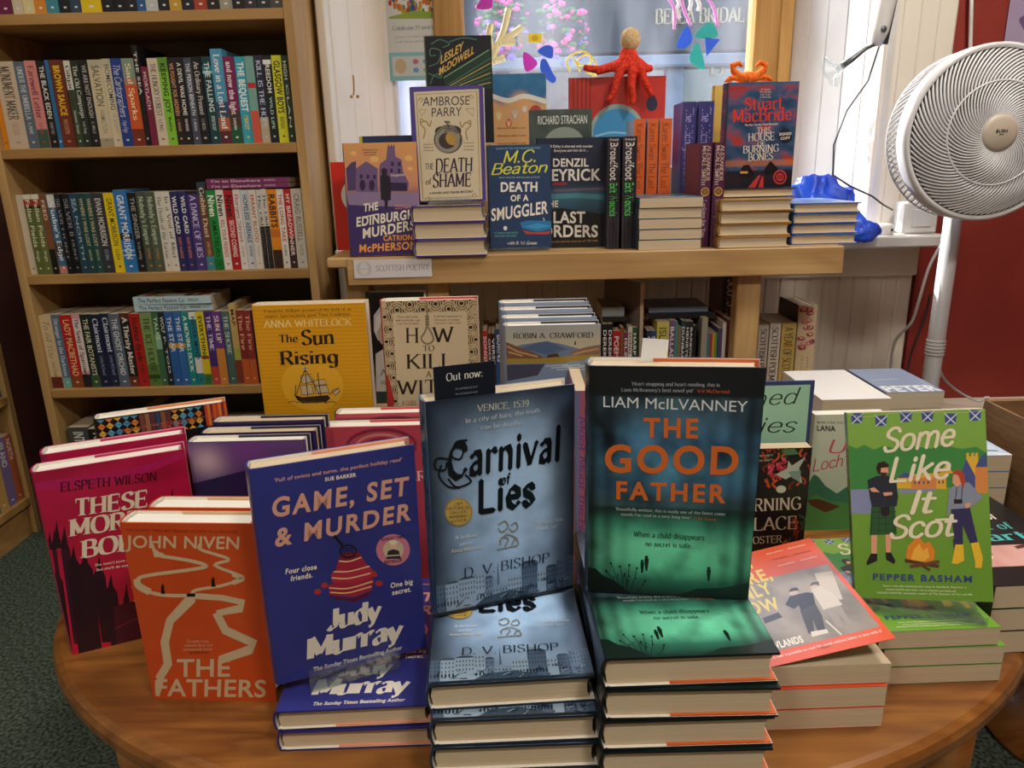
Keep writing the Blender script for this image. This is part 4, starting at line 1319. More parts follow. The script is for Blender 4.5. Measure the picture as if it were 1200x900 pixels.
def art_beaton():
    a = Art(.135, .214, [(766, 360), (1065, 355), (1063, 830), (785, 840)])
    a.grad(lambda u, v: mix(hx('#1d3a63'), hx('#243f63'), nz(u, v, 4, 1)), 6, 10)
    y = '#d5d63c'
    a.text('QUEEN OF THE COSY MURDER MYSTERY', 806, 380, 1020, 378, 9, '#7fb0c4', 'sans', .3)
    a.text('M.C.', 838, 446, 1000, 438, 56, y, 'script', .0)
    a.text('Beaton', 782, 500, 1050, 488, 50, y, 'script', .0)
    a.text('MOST WANTED BESTSELLING AUTHOR', 822, 518, 1014, 516, 7, '#9fc0cc', 'sans', .3)
    w = '#eee9dd'
    a.text('DEATH', 828, 580, 1006, 578, 44, w, 'sans', 1.4)
    a.text('OF A', 876, 624, 960, 622, 28, w, 'sans', 1.3)
    a.text('SMUGGLER', 786, 716, 1048, 678, 56, w, 'sans', .8)
    a.poly([(920, 722), (960, 712), (1064, 714), (1064, 750), (1000, 764), (930, 748)], '#2a78b4')
    a.poly([(940, 740), (1000, 724), (1060, 736), (1000, 752)], '#3b97cc')
    a.poly([(930, 756), (990, 766), (1062, 758), (1050, 774), (950, 774)], '#b8433c')
    a.disc(852, 748, 9, 10, '#e6e2d6', 10)
    a.text('A HAMISH MACBETH', 800, 774, 912, 772, 8, '#5fa8a4', 'sans', .5); a.text('MURDER MYSTERY', 804, 788, 906, 786, 8, '#5fa8a4', 'sans', .5)
    a.line([(1026, 700), (1032, 708), (1028, 714)], 3, w)
    a.text('with R. W. Green', 860, 822, 996, 820, 14, w, 'script', .0)
    return a

def art_mey():
    a = Art(.153, .224, [(-35, 258), (228, 255), (230, 655), (-30, 665)])
    a.grad(lambda u, v: mix(mix(hx('#1c2238'), hx('#252c46'), nz(u, v, 4, 1)), mix(hx('#3d6f8a'), hx('#16191e'), (v - .5) * 4), max(0, min(1, (v - .4) * 7))), 10, 26)
    a.poly([(-34, 500), (20, 520), (60, 512), (228, 535), (230, 655), (-30, 665)], '#191c20')
    a.line([(20, 470), (120, 466), (228, 472)], 18, '#4f8a98'); a.line([(30, 448), (228, 440)], 10, '#6d5a70')
    w = '#e7e3da'
    a.text('DS Daley is charged with murder', 8, 291, 176, 292, 9, w, 'sans', .5); a.text('Everyone saw him do it ...', 30, 307, 160, 306, 9, w, 'sans', .5)
    a.text('DENZIL', 24, 360, 162, 360, 29, w, 'sans', .8)
    a.text('MEYRICK', -24, 412, 206, 410, 42, w, 'sans', .9)
    a.line([(24, 424), (80, 422)], 9, '#9a3340')
    a.text('THE', -10, 510, 48, 508, 24, w, 'sans', .8)
    a.text('LAST', 26, 568, 152, 566, 42, w, 'sans', 1)
    a.text('ORDERS', -22, 620, 202, 618, 44, w, 'sans', 1)
    a.text("'If you don't want this, want's the tea?' THE TIMES", 10, 642, 200, 636, 7, '#b98a5a', 'sans', .4)
    return a

def art_macb():
    a = Art(.153, .234, [(690, 65), (965, 45), (938, 440), (665, 440)])
    def fn(u, v):
        n = nz(u * 1.2, v * 3.2, 3, 21)
        c = mix(hx('#16243e'), hx('#41658c'), n * 1.1)
        if .02 < v < .85 and n > .56: c = mix(c, hx('#a8342e'), (n - .56) * 3.6)
        if .72 < v < .8: c = mix(c, hx('#d07a3c'), .5)
        if v > .82: c = mix(hx('#15171f'), hx('#2b2430'), n)
        return c
    a.grad(fn, 34, 50)
    a.poly([(722, 385), (742, 356), (764, 354), (784, 384), (784, 400), (722, 402)], '#14141a'); a.poly([(826, 370), (850, 340), (880, 366), (880, 392), (826, 392)], '#14141a')
    a.rect(730, 378, 760, 386, '#d99b4a')
    for p in ([(760, 440), (800, 396), (812, 392), (790, 440)], [(800, 440), (815, 400), (822, 396), (822, 440)]): a.poly(p, '#c23a3a')
    for i, (t, x0, x1) in enumerate((('In dying', 812, 846), ('the screams', 806, 852), ('can start', 808, 850), ('a murder', 806, 852))): a.text(t, x0, 84 + i * 9, x1, 83 + i * 9, 6, '#d8c8b8', 'serif', .2)
    r, w = '#d8372c', '#e9dccb'
    a.text('Stuart', 748, 158, 900, 146, 42, r, 'serif', .3)
    a.text('MacBride', 704, 202, 938, 186, 44, r, 'serif', .35)
    a.text('The No.1 Sunday Times Bestseller', 748, 214, 880, 206, 7, w, 'sans', .4)
    a.text('THIS', 796, 240, 852, 238, 22, w, 'serif', .1)
    a.text('HOUSE', 762, 268, 868, 262, 28, w, 'serif', .1)
    a.text('OF', 798, 286, 830, 285, 16, w, 'serif', .1)
    a.text('BURNING', 742, 312, 886, 304, 26, w, 'serif', .1)
    a.text('BONES', 762, 340, 862, 334, 26, w, 'serif', .1)
    a.disc(910, 248, 29, 27, '#1d2230'); a.text('SIGNED', 884, 246, 936, 242, 10, w, 'sans', .9); a.text('COPY', 890, 262, 930, 258, 10, w, 'sans', .9)
    a.disc(890, 402, 28, 28, '#c23a3a'); a.disc(890, 402, 22, 22, '#23202a'); a.disc(890, 402, 16, 16, '#c23a3a'); a.text('20', 880, 408, 902, 407, 13, '#23202a', 'sans', 1)
    return a

def art_mcd():
    a = Art(.145, .234, [(535, 165), (822, 160), (830, 650), (545, 655)])
    a.grad(lambda u, v: mix(hx('#141a24'), hx('#18222a'), v), 2, 4)
    g, y = '#4f7f6a', '#d8b25a'
    for pts in ([(548, 300), (590, 280), (600, 230), (560, 220), (556, 250), (580, 250)], [(560, 200), (600, 180), (640, 200), (610, 215)], [(640, 190), (700, 172), (760, 180)], [(545, 330), (600, 350), (590, 310)], [(552, 380), (570, 340), (610, 330)]):
        a.line(pts, 4, g, True)
    a.poly([(612, 350), (812, 225), (820, 270), (820, 400), (622, 400)], '#1f3a30')
    a.line([(612, 350), (812, 225)], 4, '#7fae84')
    for i in range(6): a.line([(630 + i * 10, 382 + i * 4), (818, 262 + i * 22)], 3, ['#4f7f6a', y][i % 2])
    a.text('LESLEY', 598, 290, 698, 226, 38, y, 'sans', .8, up=4)
    a.text('McDOWELL', 590, 342, 746, 240, 36, y, 'sans', .8, up=4)
    a.rect(545, 440, 830, 652, '#151c22')
    return a

def art_strachan():
    a = Art(.135, .214)
    a.grad(lambda u, v: mix(hx('#2f3c3c'), hx('#56645f'), nz(u, v, 5, 4)), 12, 16)
    a.disc(.55, .38, .34, .2, '#8f9a90', 24)
    a.text('RICHARD STRACHAN', .12, .15, .93, .15, .085, '#dfe3dd', 'sans', .2)
    a.text('THE UNRECOVERED', .2, .5, .8, .5, .07, '#1d2626', 'sans', .6)
    return a

def art_shells():
    a = Art(.15, .20)
    a.grad(lambda u, v: mix(mix(hx('#3f83b0'), hx('#2b6698'), nz(u, v * 2, 5, 2)), hx('#dba872'), min(1, max(0, (v - .2 - .05 * math.sin(u * 9)) * 12))), 20, 26)
    a.line([(0, .22), (.3, .27), (.6, .23), (1, .29)], .05, '#e9e4da', True)
    for x, y, r, c in ((.42, .4, .09, '#c9a98c'), (.3, .5, .06, '#cf6a4a'), (.8, .42, .13, '#b8433f'), (.12, .42, .07, '#d9bf7a'), (.6, .36, .05, '#d8c4ae'), (.72, .8, .07, '#a87a52')):
        a.disc(x, y, r, r * .75, c, 16)
        for k in range(4): a.line([(x, y + r * .6), (x - r * .7 + k * r * .46, y - r * .4)], .008, '#f0dcc8')
    for i in range(4): a.text('Have you a shell in your', .08, .56 + i * .08, .62, .56 + i * .08, .022, '#6b4a34', 'sans', .3)
    return a

def art_octo():
    a = Art(.25, .22)
    a.grad(lambda u, v: mix(hx('#c0392f'), hx('#a82c2c'), nz(u, v, 4, 6)), 8, 8)
    a.poly([(.5 + .29 * math.cos(math.pi * k / 20), .62 - .33 * math.sin(math.pi * k / 20)) for k in range(21)] + [(.21, 1), (.79, 1)], '#8fa6a4')
    a.poly([(.5 + .25 * math.cos(math.pi * k / 20), .62 - .28 * math.sin(math.pi * k / 20)) for k in range(21)] + [(.25, 1), (.75, 1)], '#3d8fc4')
    a.poly([(.25, .8), (.4, .74), (.6, .78), (.75, .74), (.75, 1), (.25, 1)], '#2b6fa6')
    a.line([(.27, .64), (.45, .6), (.72, .63)], .02, '#8fc3de', True)
    for i in range(5): a.line([(.04 + i * .045, 0), (.05 + i * .04, .5)], .012, '#7d1f22')
    a.disc(.85, .72, .13, .16, '#d6503c', 22); a.disc(.86, .3, .06, .08, '#2a2f4c', 16); a.poly([(.82, .22), (.86, .16), (.9, .24)], '#2a2f4c')
    return a

def art_patt():
    a = Art(.165, .26, [(335, 200), (900, 110), (1010, 1000), (470, 1100)])
    a.grad(lambda u, v: hx('#1b1618'), 1, 1)
    b = Art(.165, .26); b.l = a.l
    cs = ['#4f93b8', '#d9822f', '#e0b04a', '#5aa6c4']
    for i in range(16):
        for j in range(20):
            u, v = .01 + i * .061, .005 + j * .039
            if (j < 3 and (i < 5 or 8 < i < 13)) or (i < 2):
                b.poly([(u, v), (u + .058, v), (u + .029, v + .018)], cs[(i + j) % 4]); b.l -= 1
                b.poly([(u, v + .037), (u + .058, v + .037), (u + .029, v + .019)], cs[(i + j + 1) % 4]); b.l -= 1
    b.l += 2
    for i in range(6): b.rect(.32 + i * .04, .005, .355 + i * .04, .11, ['#7a4a3a', '#9a6a4a', '#5b3a4a', '#384a66', '#8a5a3a', '#6a3a3a'][i])
    for i in range(8): b.rect(.82 + i * .022, .0, .842 + i * .022, .12 + (.9 if i > 5 else 0), ['#c8452f', '#e0803a', '#8c2f2f', '#d9622f'][i % 4])
    o = len(a.v)
    a.v += b.v; a.f += [[i + o for i in f] for f in b.f]; a.c += b.c; a.l = b.l
    a.text('WINNER OF THE MO SIEWCHARRAN PRIZE', 444, 262, 858, 184, 14, '#c06a4a', 'sans', .3)
    a.text('THE', 612, 270, 708, 252, 36, '#d2473c', 'sans', .8)
    return a

def art_purple():
    a = Art(.145, .255)
    def fn(u, v):
        c = mix(hx('#6a4a86'), hx('#2a1c52'), v * 2)
        g = math.exp(-((u - .15) ** 2 / .02 + (v - .1) ** 2 / .006))
        return mix(mix(c, hx('#cfb0c0'), g), hx('#8a3fa0'), .5 * math.exp(-((u - .5) ** 2 / .03 + (v - .06) ** 2 / .004)))
    a.grad(fn, 20, 40)
    a.poly([(0, .22), (1, .08), (1, .4), (0, .42)], '#2b1f4e')
    a.text('The', .46, .27, .74, .235, .075, '#e6d3c4', 'serif', .2)
    a.text('Midnight', .3, .39, .98, .33, .075, '#e6d3c4', 'serif', .2)
    a.line([(.3, .44), (.9, .4)], .05, '#c98a8a')
    return a

def art_red():
    a = Art(.156, .24)
    a.grad(lambda u, v: mix(hx('#c2495a'), hx('#a83a50'), v), 2, 4)
    a.ring(.5, .12, .3, .1, .02, '#8c2f44'); a.ring(.5, .12, .22, .07, .015, '#d98a80'); a.ring(.5, .12, .14, .045, .015, '#8c2f44')
    a.text('MIDSUMMER', .12, .34, .88, .34, .06, '#f0dcc8', 'serif', .4)
    return a

def art_onl():
    a = Art(.130, .215, [(-65, 85), (320, 52), (610, 465), (150, 515)])
    a.grad(lambda u, v: hx('#e05a35'), 1, 1)
    g = Art(.130, .215); g.l = a.l
    def fn(u, v): return mix(hx('#b7a898'), hx('#6f675f'), nz(u, v, 5, 3) * .8 + (v - .4) * .5)
    g.grad(fn, 16, 20, (.02, .3, .96, .9))
    o = len(a.v); a.v += g.v; a.f += [[i + o for i in f] for f in g.f]; a.c += g.c; a.l = g.l
    a.poly([(330, 190), (395, 190), (430, 300), (370, 300)], '#c9bcae')
    a.line([(365, 370), (420, 430)], 5, '#d8cdbf')
    k = '#28231f'
    a.disc(250, 250, 16, 13, '#c9b39c', 14); a.poly([(232, 246), (240, 234), (262, 232), (272, 246), (252, 244)], k)
    a.poly([(218, 292), (236, 262), (300, 256), (322, 262), (330, 306), (276, 322), (268, 300), (250, 312)], k)
    a.poly([(272, 320), (330, 304), (352, 350), (362, 405), (336, 410), (318, 360), (322, 416), (300, 410)], '#3f3832')
    a.poly([(308, 404), (366, 402), (374, 416), (312, 424)], '#d8cdbf')
    a.disc(328, 238, 16, 13, '#c9b39c', 14); a.poly([(310, 236), (320, 222), (344, 222), (348, 238), (330, 232)], '#5a5048')
    a.poly([(316, 250), (348, 240), (392, 270), (428, 320), (400, 326), (358, 330)], '#cfc3b4')
    a.poly([(366, 328), (420, 322), (450, 380), (480, 396), (450, 400), (410, 350), (428, 404), (404, 400)], '#9a8f84')
    a.poly([(130, 330), (190, 316), (206, 336), (140, 352)], '#38322d')
    y = '#e8cf6a'
    for t, x0, y0, x1, y1 in (('ONLY', -10, 148, 112, 132), ('HERE,', 0, 205, 180, 186), ('ONLY', 10, 262, 176, 240), ('NOW', 30, 318, 206, 302)):
        a.text(t, x0, y0, x1, y1, 46, y, 'sans', 1.6, up=-22)
    a.text('TOM NEWLANDS', 60, 465, 284, 438, 26, '#efe6d8', 'sans', 1.4, up=-10)
    a.text("'It is near impossible to read this novel without falling in love with it'", 150, 488, 566, 438, 10, '#f3d8c8', 'sans', .5, up=-5)
    a.text("'I Paper", 330, 474, 378, 468, 9, '#7a2a18', 'sans', .5)
    for i in range(3):
        for j in range(2): a.text('Astonishing', 150 + j * 84 + i * 22, 92 + i * 26 - j * 8, 216 + j * 84 + i * 22, 86 + i * 26 - j * 8, 6, '#f3d8c8' if i % 2 == 0 else '#7a2a18', 'sans', .5)
    return a

def art_morning():
    a = Art(.129, .18, [(-70, 370), (320, 365), (275, 780), (-100, 780)])
    a.grad(lambda u, v: hx('#241b1e'), 1, 1)
    rnd = random.Random(4)
    for i in range(46):
        x, y = rnd.uniform(110, 312), rnd.uniform(370, 520)
        if i > 30: x, y = rnd.uniform(200, 285), rnd.uniform(640, 775)
        a.line([(x, y), (x + rnd.uniform(-16, 16), y - 14), (x + rnd.uniform(-22, 22), y - 30)], 9, rnd.choice(['#7a2b20', '#a83a24', '#c25a2c', '#3f5a3c']), True)
    for i in range(26):
        a.disc(rnd.uniform(120, 205), rnd.uniform(402, 470), 8, 8, rnd.choice(['#c8324c', '#b02844', '#dd5a68']), 10)
    a.poly([(160, 462), (210, 440), (214, 410), (230, 430), (290, 398), (262, 440), (276, 496), (226, 470), (204, 480)], '#b9c2b4')
    a.poly([(214, 452), (270, 448), (264, 490), (230, 474)], '#7fa08c')
    a.poly([(182, 372), (240, 366), (262, 388), (210, 392)], '#56805a')
    a.disc(184, 516, 22, 14, '#d8d0c0', 14)
    w = '#e2d2b8'
    a.text("Why can't", 70, 396, 150, 394, 8, w, 'serif', .2); a.text('she rise?', 80, 414, 146, 411, 8, w, 'serif', .2)
    a.text('BURNING', -20, 598, 276, 590, 44, w, 'serif', .3)
    a.text('PALACE', -30, 668, 258, 662, 46, w, 'serif', .3)
    a.text('FOSTER', 40, 716, 190, 712, 26, w, 'serif', .2)
    a.text('Extraordinary', 120, 742, 204, 740, 8, w, 'serif', .2); a.text('Claire Evans', 122, 760, 204, 758, 8, w, 'serif', .2)
    return a

def art_loch():
    a = Art(.129, .192, [(328, 225), (675, 220), (640, 800), (260, 800)])
    a.grad(lambda u, v: mix(hx('#d9dcc4'), hx('#a9c3a4'), v), 2, 8)
    a.poly([(290, 540), (320, 500), (340, 510), (380, 560), (440, 600), (500, 560), (660, 620), (640, 700), (275, 700)], '#3f7a5a')
    a.poly([(275, 640), (330, 600), (400, 640), (520, 650), (650, 690), (640, 800), (260, 800)], '#4f8f4c')
    a.poly([(280, 630), (340, 625), (460, 670), (380, 700), (300, 660)], '#5b3a24')
    a.text('MORE THAN YOU KNOW', 338, 262, 520, 266, 9, '#3a3f38', 'sans', .5)
    a.text('LANA', 336, 294, 428, 298, 24, '#2b302c', 'sans', 1.2)
    a.text('Up', 384, 398, 560, 396, 60, '#d6556a', 'script', -.1)
    a.text('Loch', 310, 486, 470, 460, 56, '#c94a64', 'script', -.1)
    return a

def art_rto():
    a = Art(.15, .232)
    a.grad(lambda u, v: hx('#211e21'), 1, 1)
    a.grad(lambda u, v: mix(hx('#d9a9a0'), hx('#c48a82'), nz(u, v, 5, 2)), 12, 8, (0, .6, 1, .82))
    for x in (.16, .72):
        a.disc(x, .71, .12, .045, '#e6dad4', 20); a.disc(x, .71, .05, .04, '#5f8a96', 16); a.disc(x, .71, .022, .018, '#141214', 12)
        a.line([(x - .14, .69), (x, .655), (x + .14, .69)], .02, '#6a4038', True); a.line([(x - .16, .635), (x, .61), (x + .16, .64)], .03, '#5b382c', True)
    a.text('The Story of', .0, .30, .78, .30, .06, '#e9e4da', 'serif', .3)
    a.text('a Heart of', .1, .42, .8, .42, .075, '#4fb3b0', 'serif', .3)
    a.text('Quarto', .05, .55, .98, .55, .1, '#4fb3b0', 'serif', .4)
    a.text('W. C. RYAN', .5, .92, .95, .92, .04, '#e9e4da', 'serif', .2)
    return a

def art_portrait():
    a = Art(.138, .30)
    a.grad(lambda u, v: mix(hx('#121014'), hx('#1c181c'), nz(u, v, 4, 2)), 4, 6)
    a.poly([(.06, .72), (.1, .44), (.3, .39), (.7, .38), (1, .44), (1, .72)], '#b9b2a8')
    a.poly([(.10, .27), (.12, .16), (.26, .09), (.5, .07), (.74, .09), (.9, .17), (.93, .28), (.86, .34), (.16, .34)], '#aeaaa6')
    a.poly([(.14, .26), (.2, .19), (.5, .16), (.8, .19), (.88, .27), (.84, .35), (.66, .41), (.4, .41), (.2, .36)], '#b08f7c')
    a.poly([(.12, .29), (.16, .17), (.3, .12), (.56, .11), (.84, .16), (.9, .26), (.78, .19), (.5, .17), (.26, .19), (.19, .26)], '#c4c0ba')
    for x in (.36, .66):
        a.disc(x, .25, .045, .009, '#3a2c28', 12)
        a.line([(x - .08, .234), (x + .08, .231)], .014, '#7d6a5e')
    a.poly([(.5, .25), (.56, .305), (.46, .308)], '#96735f')
    a.line([(.4, .345), (.52, .352), (.64, .342)], .016, '#7d4a42', True)
    for y in (.48, .54): a.line([(.34, y), (.5, y + .02), (.7, y - .01)], .012, '#8f887e', True)
    a.text('A LIFE', .16, .60, .7, .60, .045, '#5d574f', 'serif', .2)
    a.text('BETWEEN SEAS', .16, .67, .9, .67, .03, '#5d574f', 'serif', .2)
    a.rect(0, .72, 1, 1, '#2c3a36')
    return a

def art_castle():
    a = Art(.135, .205)
    a.grad(lambda u, v: mix(hx('#5f7f96'), hx('#33485a'), nz(u, v, 4, 7)), 8, 10)
    a.text('THE', .38, .8, .62, .8, .07, '#d9dde0', 'sans', 1); a.text('CASTLE', .2, .92, .8, .92, .09, '#d9dde0', 'sans', 1)
    return a

def art_gold():
    a = Art(.153, .234)
    a.grad(lambda u, v: mix(hx('#c9a05a'), hx('#8d6a4c'), nz(u, v, 4, 3)), 8, 10)
    return a

def art_bluec():
    a = Art(.153, .234)
    a.grad(lambda u, v: mix(hx('#4a6fb0'), hx('#6d8fc4'), nz(u, v, 4, 3)), 8, 10)
    return a

def art_sign():
    a = Art(.150, .125, [(-50, 50), (332, 55), (325, 355), (-50, 352)])
    a.grad(lambda u, v: hx('#3f4f7c'), 1, 1)
    a.poly([(-40, 66), (318, 70), (312, 346), (-40, 340)], '#a9d8bc')
    k = '#20302c'
    a.text('Signed', -30, 158, 272, 150, 62, k, 'script', -.62)
    a.text('copies', -20, 268, 270, 272, 62, k, 'script', -.62)
    return a

def art_card():
    a = Art(.062, .09)
    a.grad(lambda u, v: mix(hx('#0f1626'), hx('#4a6a94'), max(0, v - .45) * 1.2), 6, 12)
    a.text('Out now:', .2, .17, .8, .16, .085, '#e6e6e0', 'serif', .2)
    for i in range(3): a.text('the new historical novel', .34, .28 + i * .06, .7, .28 + i * .06, .025, '#8f9db4', 'serif', .1)
    a.text('Carnival', .12, .56, .9, .56, .13, '#0a0d14', 'black', .2)
    return a
# ------------------------------------------------------------------ the room
def struct(o):
    o['kind'] = 'structure'
    return o

def slab(name, x0, x1, y0, y1, z0, z1, m, bev=0.0):
    return struct(MB().box(x0, x1, y0, y1, z0, z1, MT[m], bev=bev).build(name))

XL, XR, YB = -2.3, 2.4, -2.2
YW = 2.28                      # face of the wall under and beside the window
slab('floor', XL - .1, XR + .1, YB - .1, 2.75, -0.06, 0.0, 'carpet')
slab('ceiling', XL - .1, XR + .1, YB - .1, 2.75, CEIL, CEIL + .08, 'ceiling')
slab('wall_left', XL - .1, XL, YB, 2.75, 0, CEIL, 'wall')
slab('wall_right', XR, XR + .1, YB, 2.75, 0, CEIL, 'red')
slab('wall_back', XL, XR, YB - .1, YB, 0, CEIL, 'wall')
WX0, WX1 = -0.37, 0.90         # window opening
slab('wall_window_left', XL, -0.46, 2.24, 2.75, 0, CEIL, 'darkwall')
slab('wall_window_right', 1.17, XR, 2.13, 2.75, 0, CEIL, 'red')
slab('wall_window_top', -0.46, 1.17, 2.40, 2.75, 2.25, CEIL, 'wall')
slab('wall_window_bottom', -0.46, 1.17, 2.16, 2.75, 0, ZSILL - .03, 'cream')

# tongue-and-groove boards under the sill, with a plain rail along the top
def boards(name, x0, x1, n, z0, z1, y, m, dy=0.0, groove=0.004):
    mb = MB()
    w = (x1 - x0) / n
    for i in range(n):
        a, b = x0 + i * w, x0 + (i + 1) * w
        ya, yb = y + dy * i / n, y + dy * (i + 1) / n
        g = 0.005
        mb.prism([(a, ya + .02), (a, ya + groove), (a + g, ya), (b - g, yb), (b, yb + groove), (b, yb + .02)], 'Z', z0, z1, MT[m])
    return struct(mb.build(name))
boards('trim_1', -0.46, 1.165, 38, 0.02, CAMH - .325, 2.135, 'cream')
slab('trim_2', -0.46, 1.165, 2.115, 2.16, CAMH - .325, ZSILL - .03, 'cream', .004)
slab('trim_3', -0.46, 1.166, 1.985, 2.62, ZSILL - .03, ZSILL, 'white', .004)      # sill board
# pipe boxing with a pale top along the foot of the red wall
slab('baseboard_right', 1.17, XR, 2.02, 2.13, 0, .285, 'darkwall', .003)
slab('trim_4', 1.168, XR, 2.01, 2.13, .285, .300, 'cream', .003)
# jambs of the window bay: boarded, turned a little towards the room
def jamb(name, pts, z0, z1, m):
    return struct(MB().prism(pts, 'Z', z0, z1, MT[m]).build(name))
jl = MB()
for i in range(4):
    t0, t1 = i / 4, (i + 1) / 4
    p0, p1 = Vector((-0.455, 2.12)).lerp(Vector((-0.345, 2.50)), t0), Vector((-0.455, 2.12)).lerp(Vector((-0.345, 2.50)), t1)
    g = (p1 - p0) * .04
    jl.prism([(p0.x, p0.y), (p0.x + .004, p0.y), (p0.x + g.x + .007, p0.y + g.y), (p1.x - g.x + .007, p1.y - g.y), (p1.x + .004, p1.y), (p1.x, p1.y), (p1.x - .05, p1.y), (p0.x - .05, p0.y)], 'Z', ZSILL, 2.25, MT['cream'])
struct(jl.build('trim_5'))
slab('trim_6', -0.475, -0.452, 2.07, 2.14, 0.0, 2.25, 'cream', .003)
jr = MB()
for i in range(5):
    t0, t1 = i / 5, (i + 1) / 5
    a, b = Vector((1.02, 2.12)), Vector((0.895, 2.50))
    p0, p1 = a.lerp(b, t0), a.lerp(b, t1)
    g = (p1 - p0) * .03
    jr.prism([(p0.x, p0.y), (p0.x - .004, p0.y), (p0.x + g.x - .007, p0.y + g.y), (p1.x - g.x - .007, p1.y - g.y), (p1.x - .004, p1.y), (p1.x, p1.y), (p1.x + .05, p1.y), (p0.x + .05, p0.y)], 'Z', ZSILL, 2.25, MT['white'])
struct(jr.build('trim_7'))
boards('trim_8', 1.005, 1.172, 4, ZSILL, 2.25, 2.125, 'cream', -.03, .003)      # shutter boards beside the bay

# window: frame, mullion, side pane and the large pane
w1 = struct(thing('window_1', None, None))
fm = MB()
YG = 2.50
pw = lambda px: at(px, 60, YG).x
xm0, xm1, xr0 = pw(511), pw(545), pw(879)
fm.box(-0.36, -0.335, YG - .03, YG + .05, ZSILL, 2.25, MT['white'], bev=.004)
fm.box(-0.36, xr0, YG - .04, YG + .05, ZSILL, ZSILL + .05, MT['white'], bev=.004)
fm.box(-0.36, 0.93, YG - .04, YG + .05, 2.18, 2.25, MT['golden'], bev=.004)
struct(fm.build('window_frame', w1))
struct(MB().box(xm0, xm1, YG - .06, YG + .05, ZSILL, 2.2, MT['golden'], bev=.006).box(xr0, xr0 + .075, YG - .04, YG + .05, ZSILL, 2.2, MT['golden'], bev=.006)
       .box(xr0 + .078, xr0 + .125, YG - .02, YG + .05, ZSILL, 2.2, MT['golden'], bev=.006).build('window_mullion', w1))
struct(MB().box(-0.335, xm0, YG, YG + .006, ZSILL + .05, 2.18, MT['frost']).build('side_pane', w1))
struct(MB().box(xm1, xr0, YG, YG + .006, ZSILL + .05, 2.18, MT['glass']).build('main_pane', w1))

# ------------------------------------------------------------------ the street
GY = -0.12
slab('street', -9, 11, 2.8, 14, GY - .1, GY, 'pave')
FY = 8.6
fac = MB()
fac.box(-8, 10, FY, FY + .6, GY, 4.6, MT['facade'])
zs = at(800, 30, FY).z
fac.box(-1.6, 3.5, FY - .12, FY, zs - .28, zs + .75, MT['facade'], bev=.02)
fac.box(-1.6, 3.5, FY - .2, FY - .0, zs - .42, zs - .30, MT['stone'], bev=.02)
for x in (-1.75, 0.05, 1.72, 3.35):
    fac.box(x, x + .2, FY - .1, FY, GY, zs - .3, MT['stone'], bev=.02)
fac.box(-8, -1.9, FY - .05, FY, GY, 4.6, MT['stone'])
fac.box(3.7, 10, FY - .05, FY, GY, 4.6, MT['stone'])
fac.box(-1.6, 3.5, FY - .08, FY, GY, GY + .5, MT['stone'], bev=.02)
struct(fac.build('backdrop_facade'))
sw = tag(thing('shop_window', 'dark glazed shop window across the street under the gold lettered fascia', 'shop window'), kind='structure')
for a, b in ((-1.55, 0.05), (0.25, 1.72), (1.92, 3.35)):
    struct(MB().box(a, b, FY - .03, FY - .01, GY + .5, zs - .42, MT['shopglass']).build('pane', sw))
def letters(name, s, x0, x1, z, h, y, m, font, label, cat, bold=0.2, parent=None, depth=.02):
    V, F, w = typeset(s, font, bold)
    n = len(V)
    VV = [(x0 + (x1 - x0) * v[0] / w, y, z + h * v[1]) for v in V]
    o = MB().add(VV, F, MT[m]).build(name, parent)
    md = o.modifiers.new('depth', 'SOLIDIFY')
    md.thickness = depth
    md.offset = 0
    if label: tag(o, label, cat)
    return o
MT['signgold'] = noise_mat('gilt_sign_letters', hx('#8f7a4a'), hx('#a58f5c'), 8, 0.4)
p0, p1 = at(768, 28, FY - .14), at(873, 24, FY - .14)
letters('shop_sign', 'BELLA BRIDAL', p0.x, p1.x, p0.z, .135, FY - .14, 'signgold', 'serif', 'gold capital lettering on the dark fascia of the shop across the street', 'sign', .5)
p0 = at(832, 88, FY - .05)
letters('window_lettering', 'B', p0.x, p0.x + .16, p0.z, .2, FY - .05, 'signgold', 'serif', 'single pale gold letter low on the shop window across the street', 'sign', .3)
# bridal gowns on stands behind the far glass
def gown(px, py, k, label):
    b = at(px, py, FY - .06)
    t = thing('wedding_dress', label, 'dress', Matrix.Translation((b.x, FY - .22, GY + .5)), 'bridal gowns across the street')
    prof = [(.30, 0), (.27, .25), (.20, .55), (.12, .8), (.075, .95), (.11, 1.1), (.12, 1.22), (.05, 1.3)]
    mb = MB()
    V, F = [], []
    seg = 28
    for r, z in prof:
        for i in range(seg):
            a = 2 * math.pi * i / seg
            rr = r * (1 + .10 * math.sin(7 * a + k) * (1 - z / 1.4))
            V.append((rr * math.cos(a), rr * math.sin(a) * .55, z * k))
    for j in range(len(prof) - 1):
        for i in range(seg):
            l = (i + 1) % seg
            F.append([j * seg + i, j * seg + l, (j + 1) * seg + l, (j + 1) * seg + i])
    mb.add(V, F, MT['tulle'], smooth=True)
    mb.build('skirt', t)
    MB().lathe([(.04, 1.28 * k), (.03, 1.36 * k), (.045, 1.40 * k), (.0, 1.43 * k)], MT['stone'], 14).build('stand_top', t)
gown(700, 100, 1.0, 'white bridal gown behind the far window, nearest the octopus toy')
gown(850, 110, .95, 'white bridal gown behind the far window, below the gilt lettering')
gown(610, 110, 1.0, 'white bridal gown behind the far window, beside the hanging flowers')

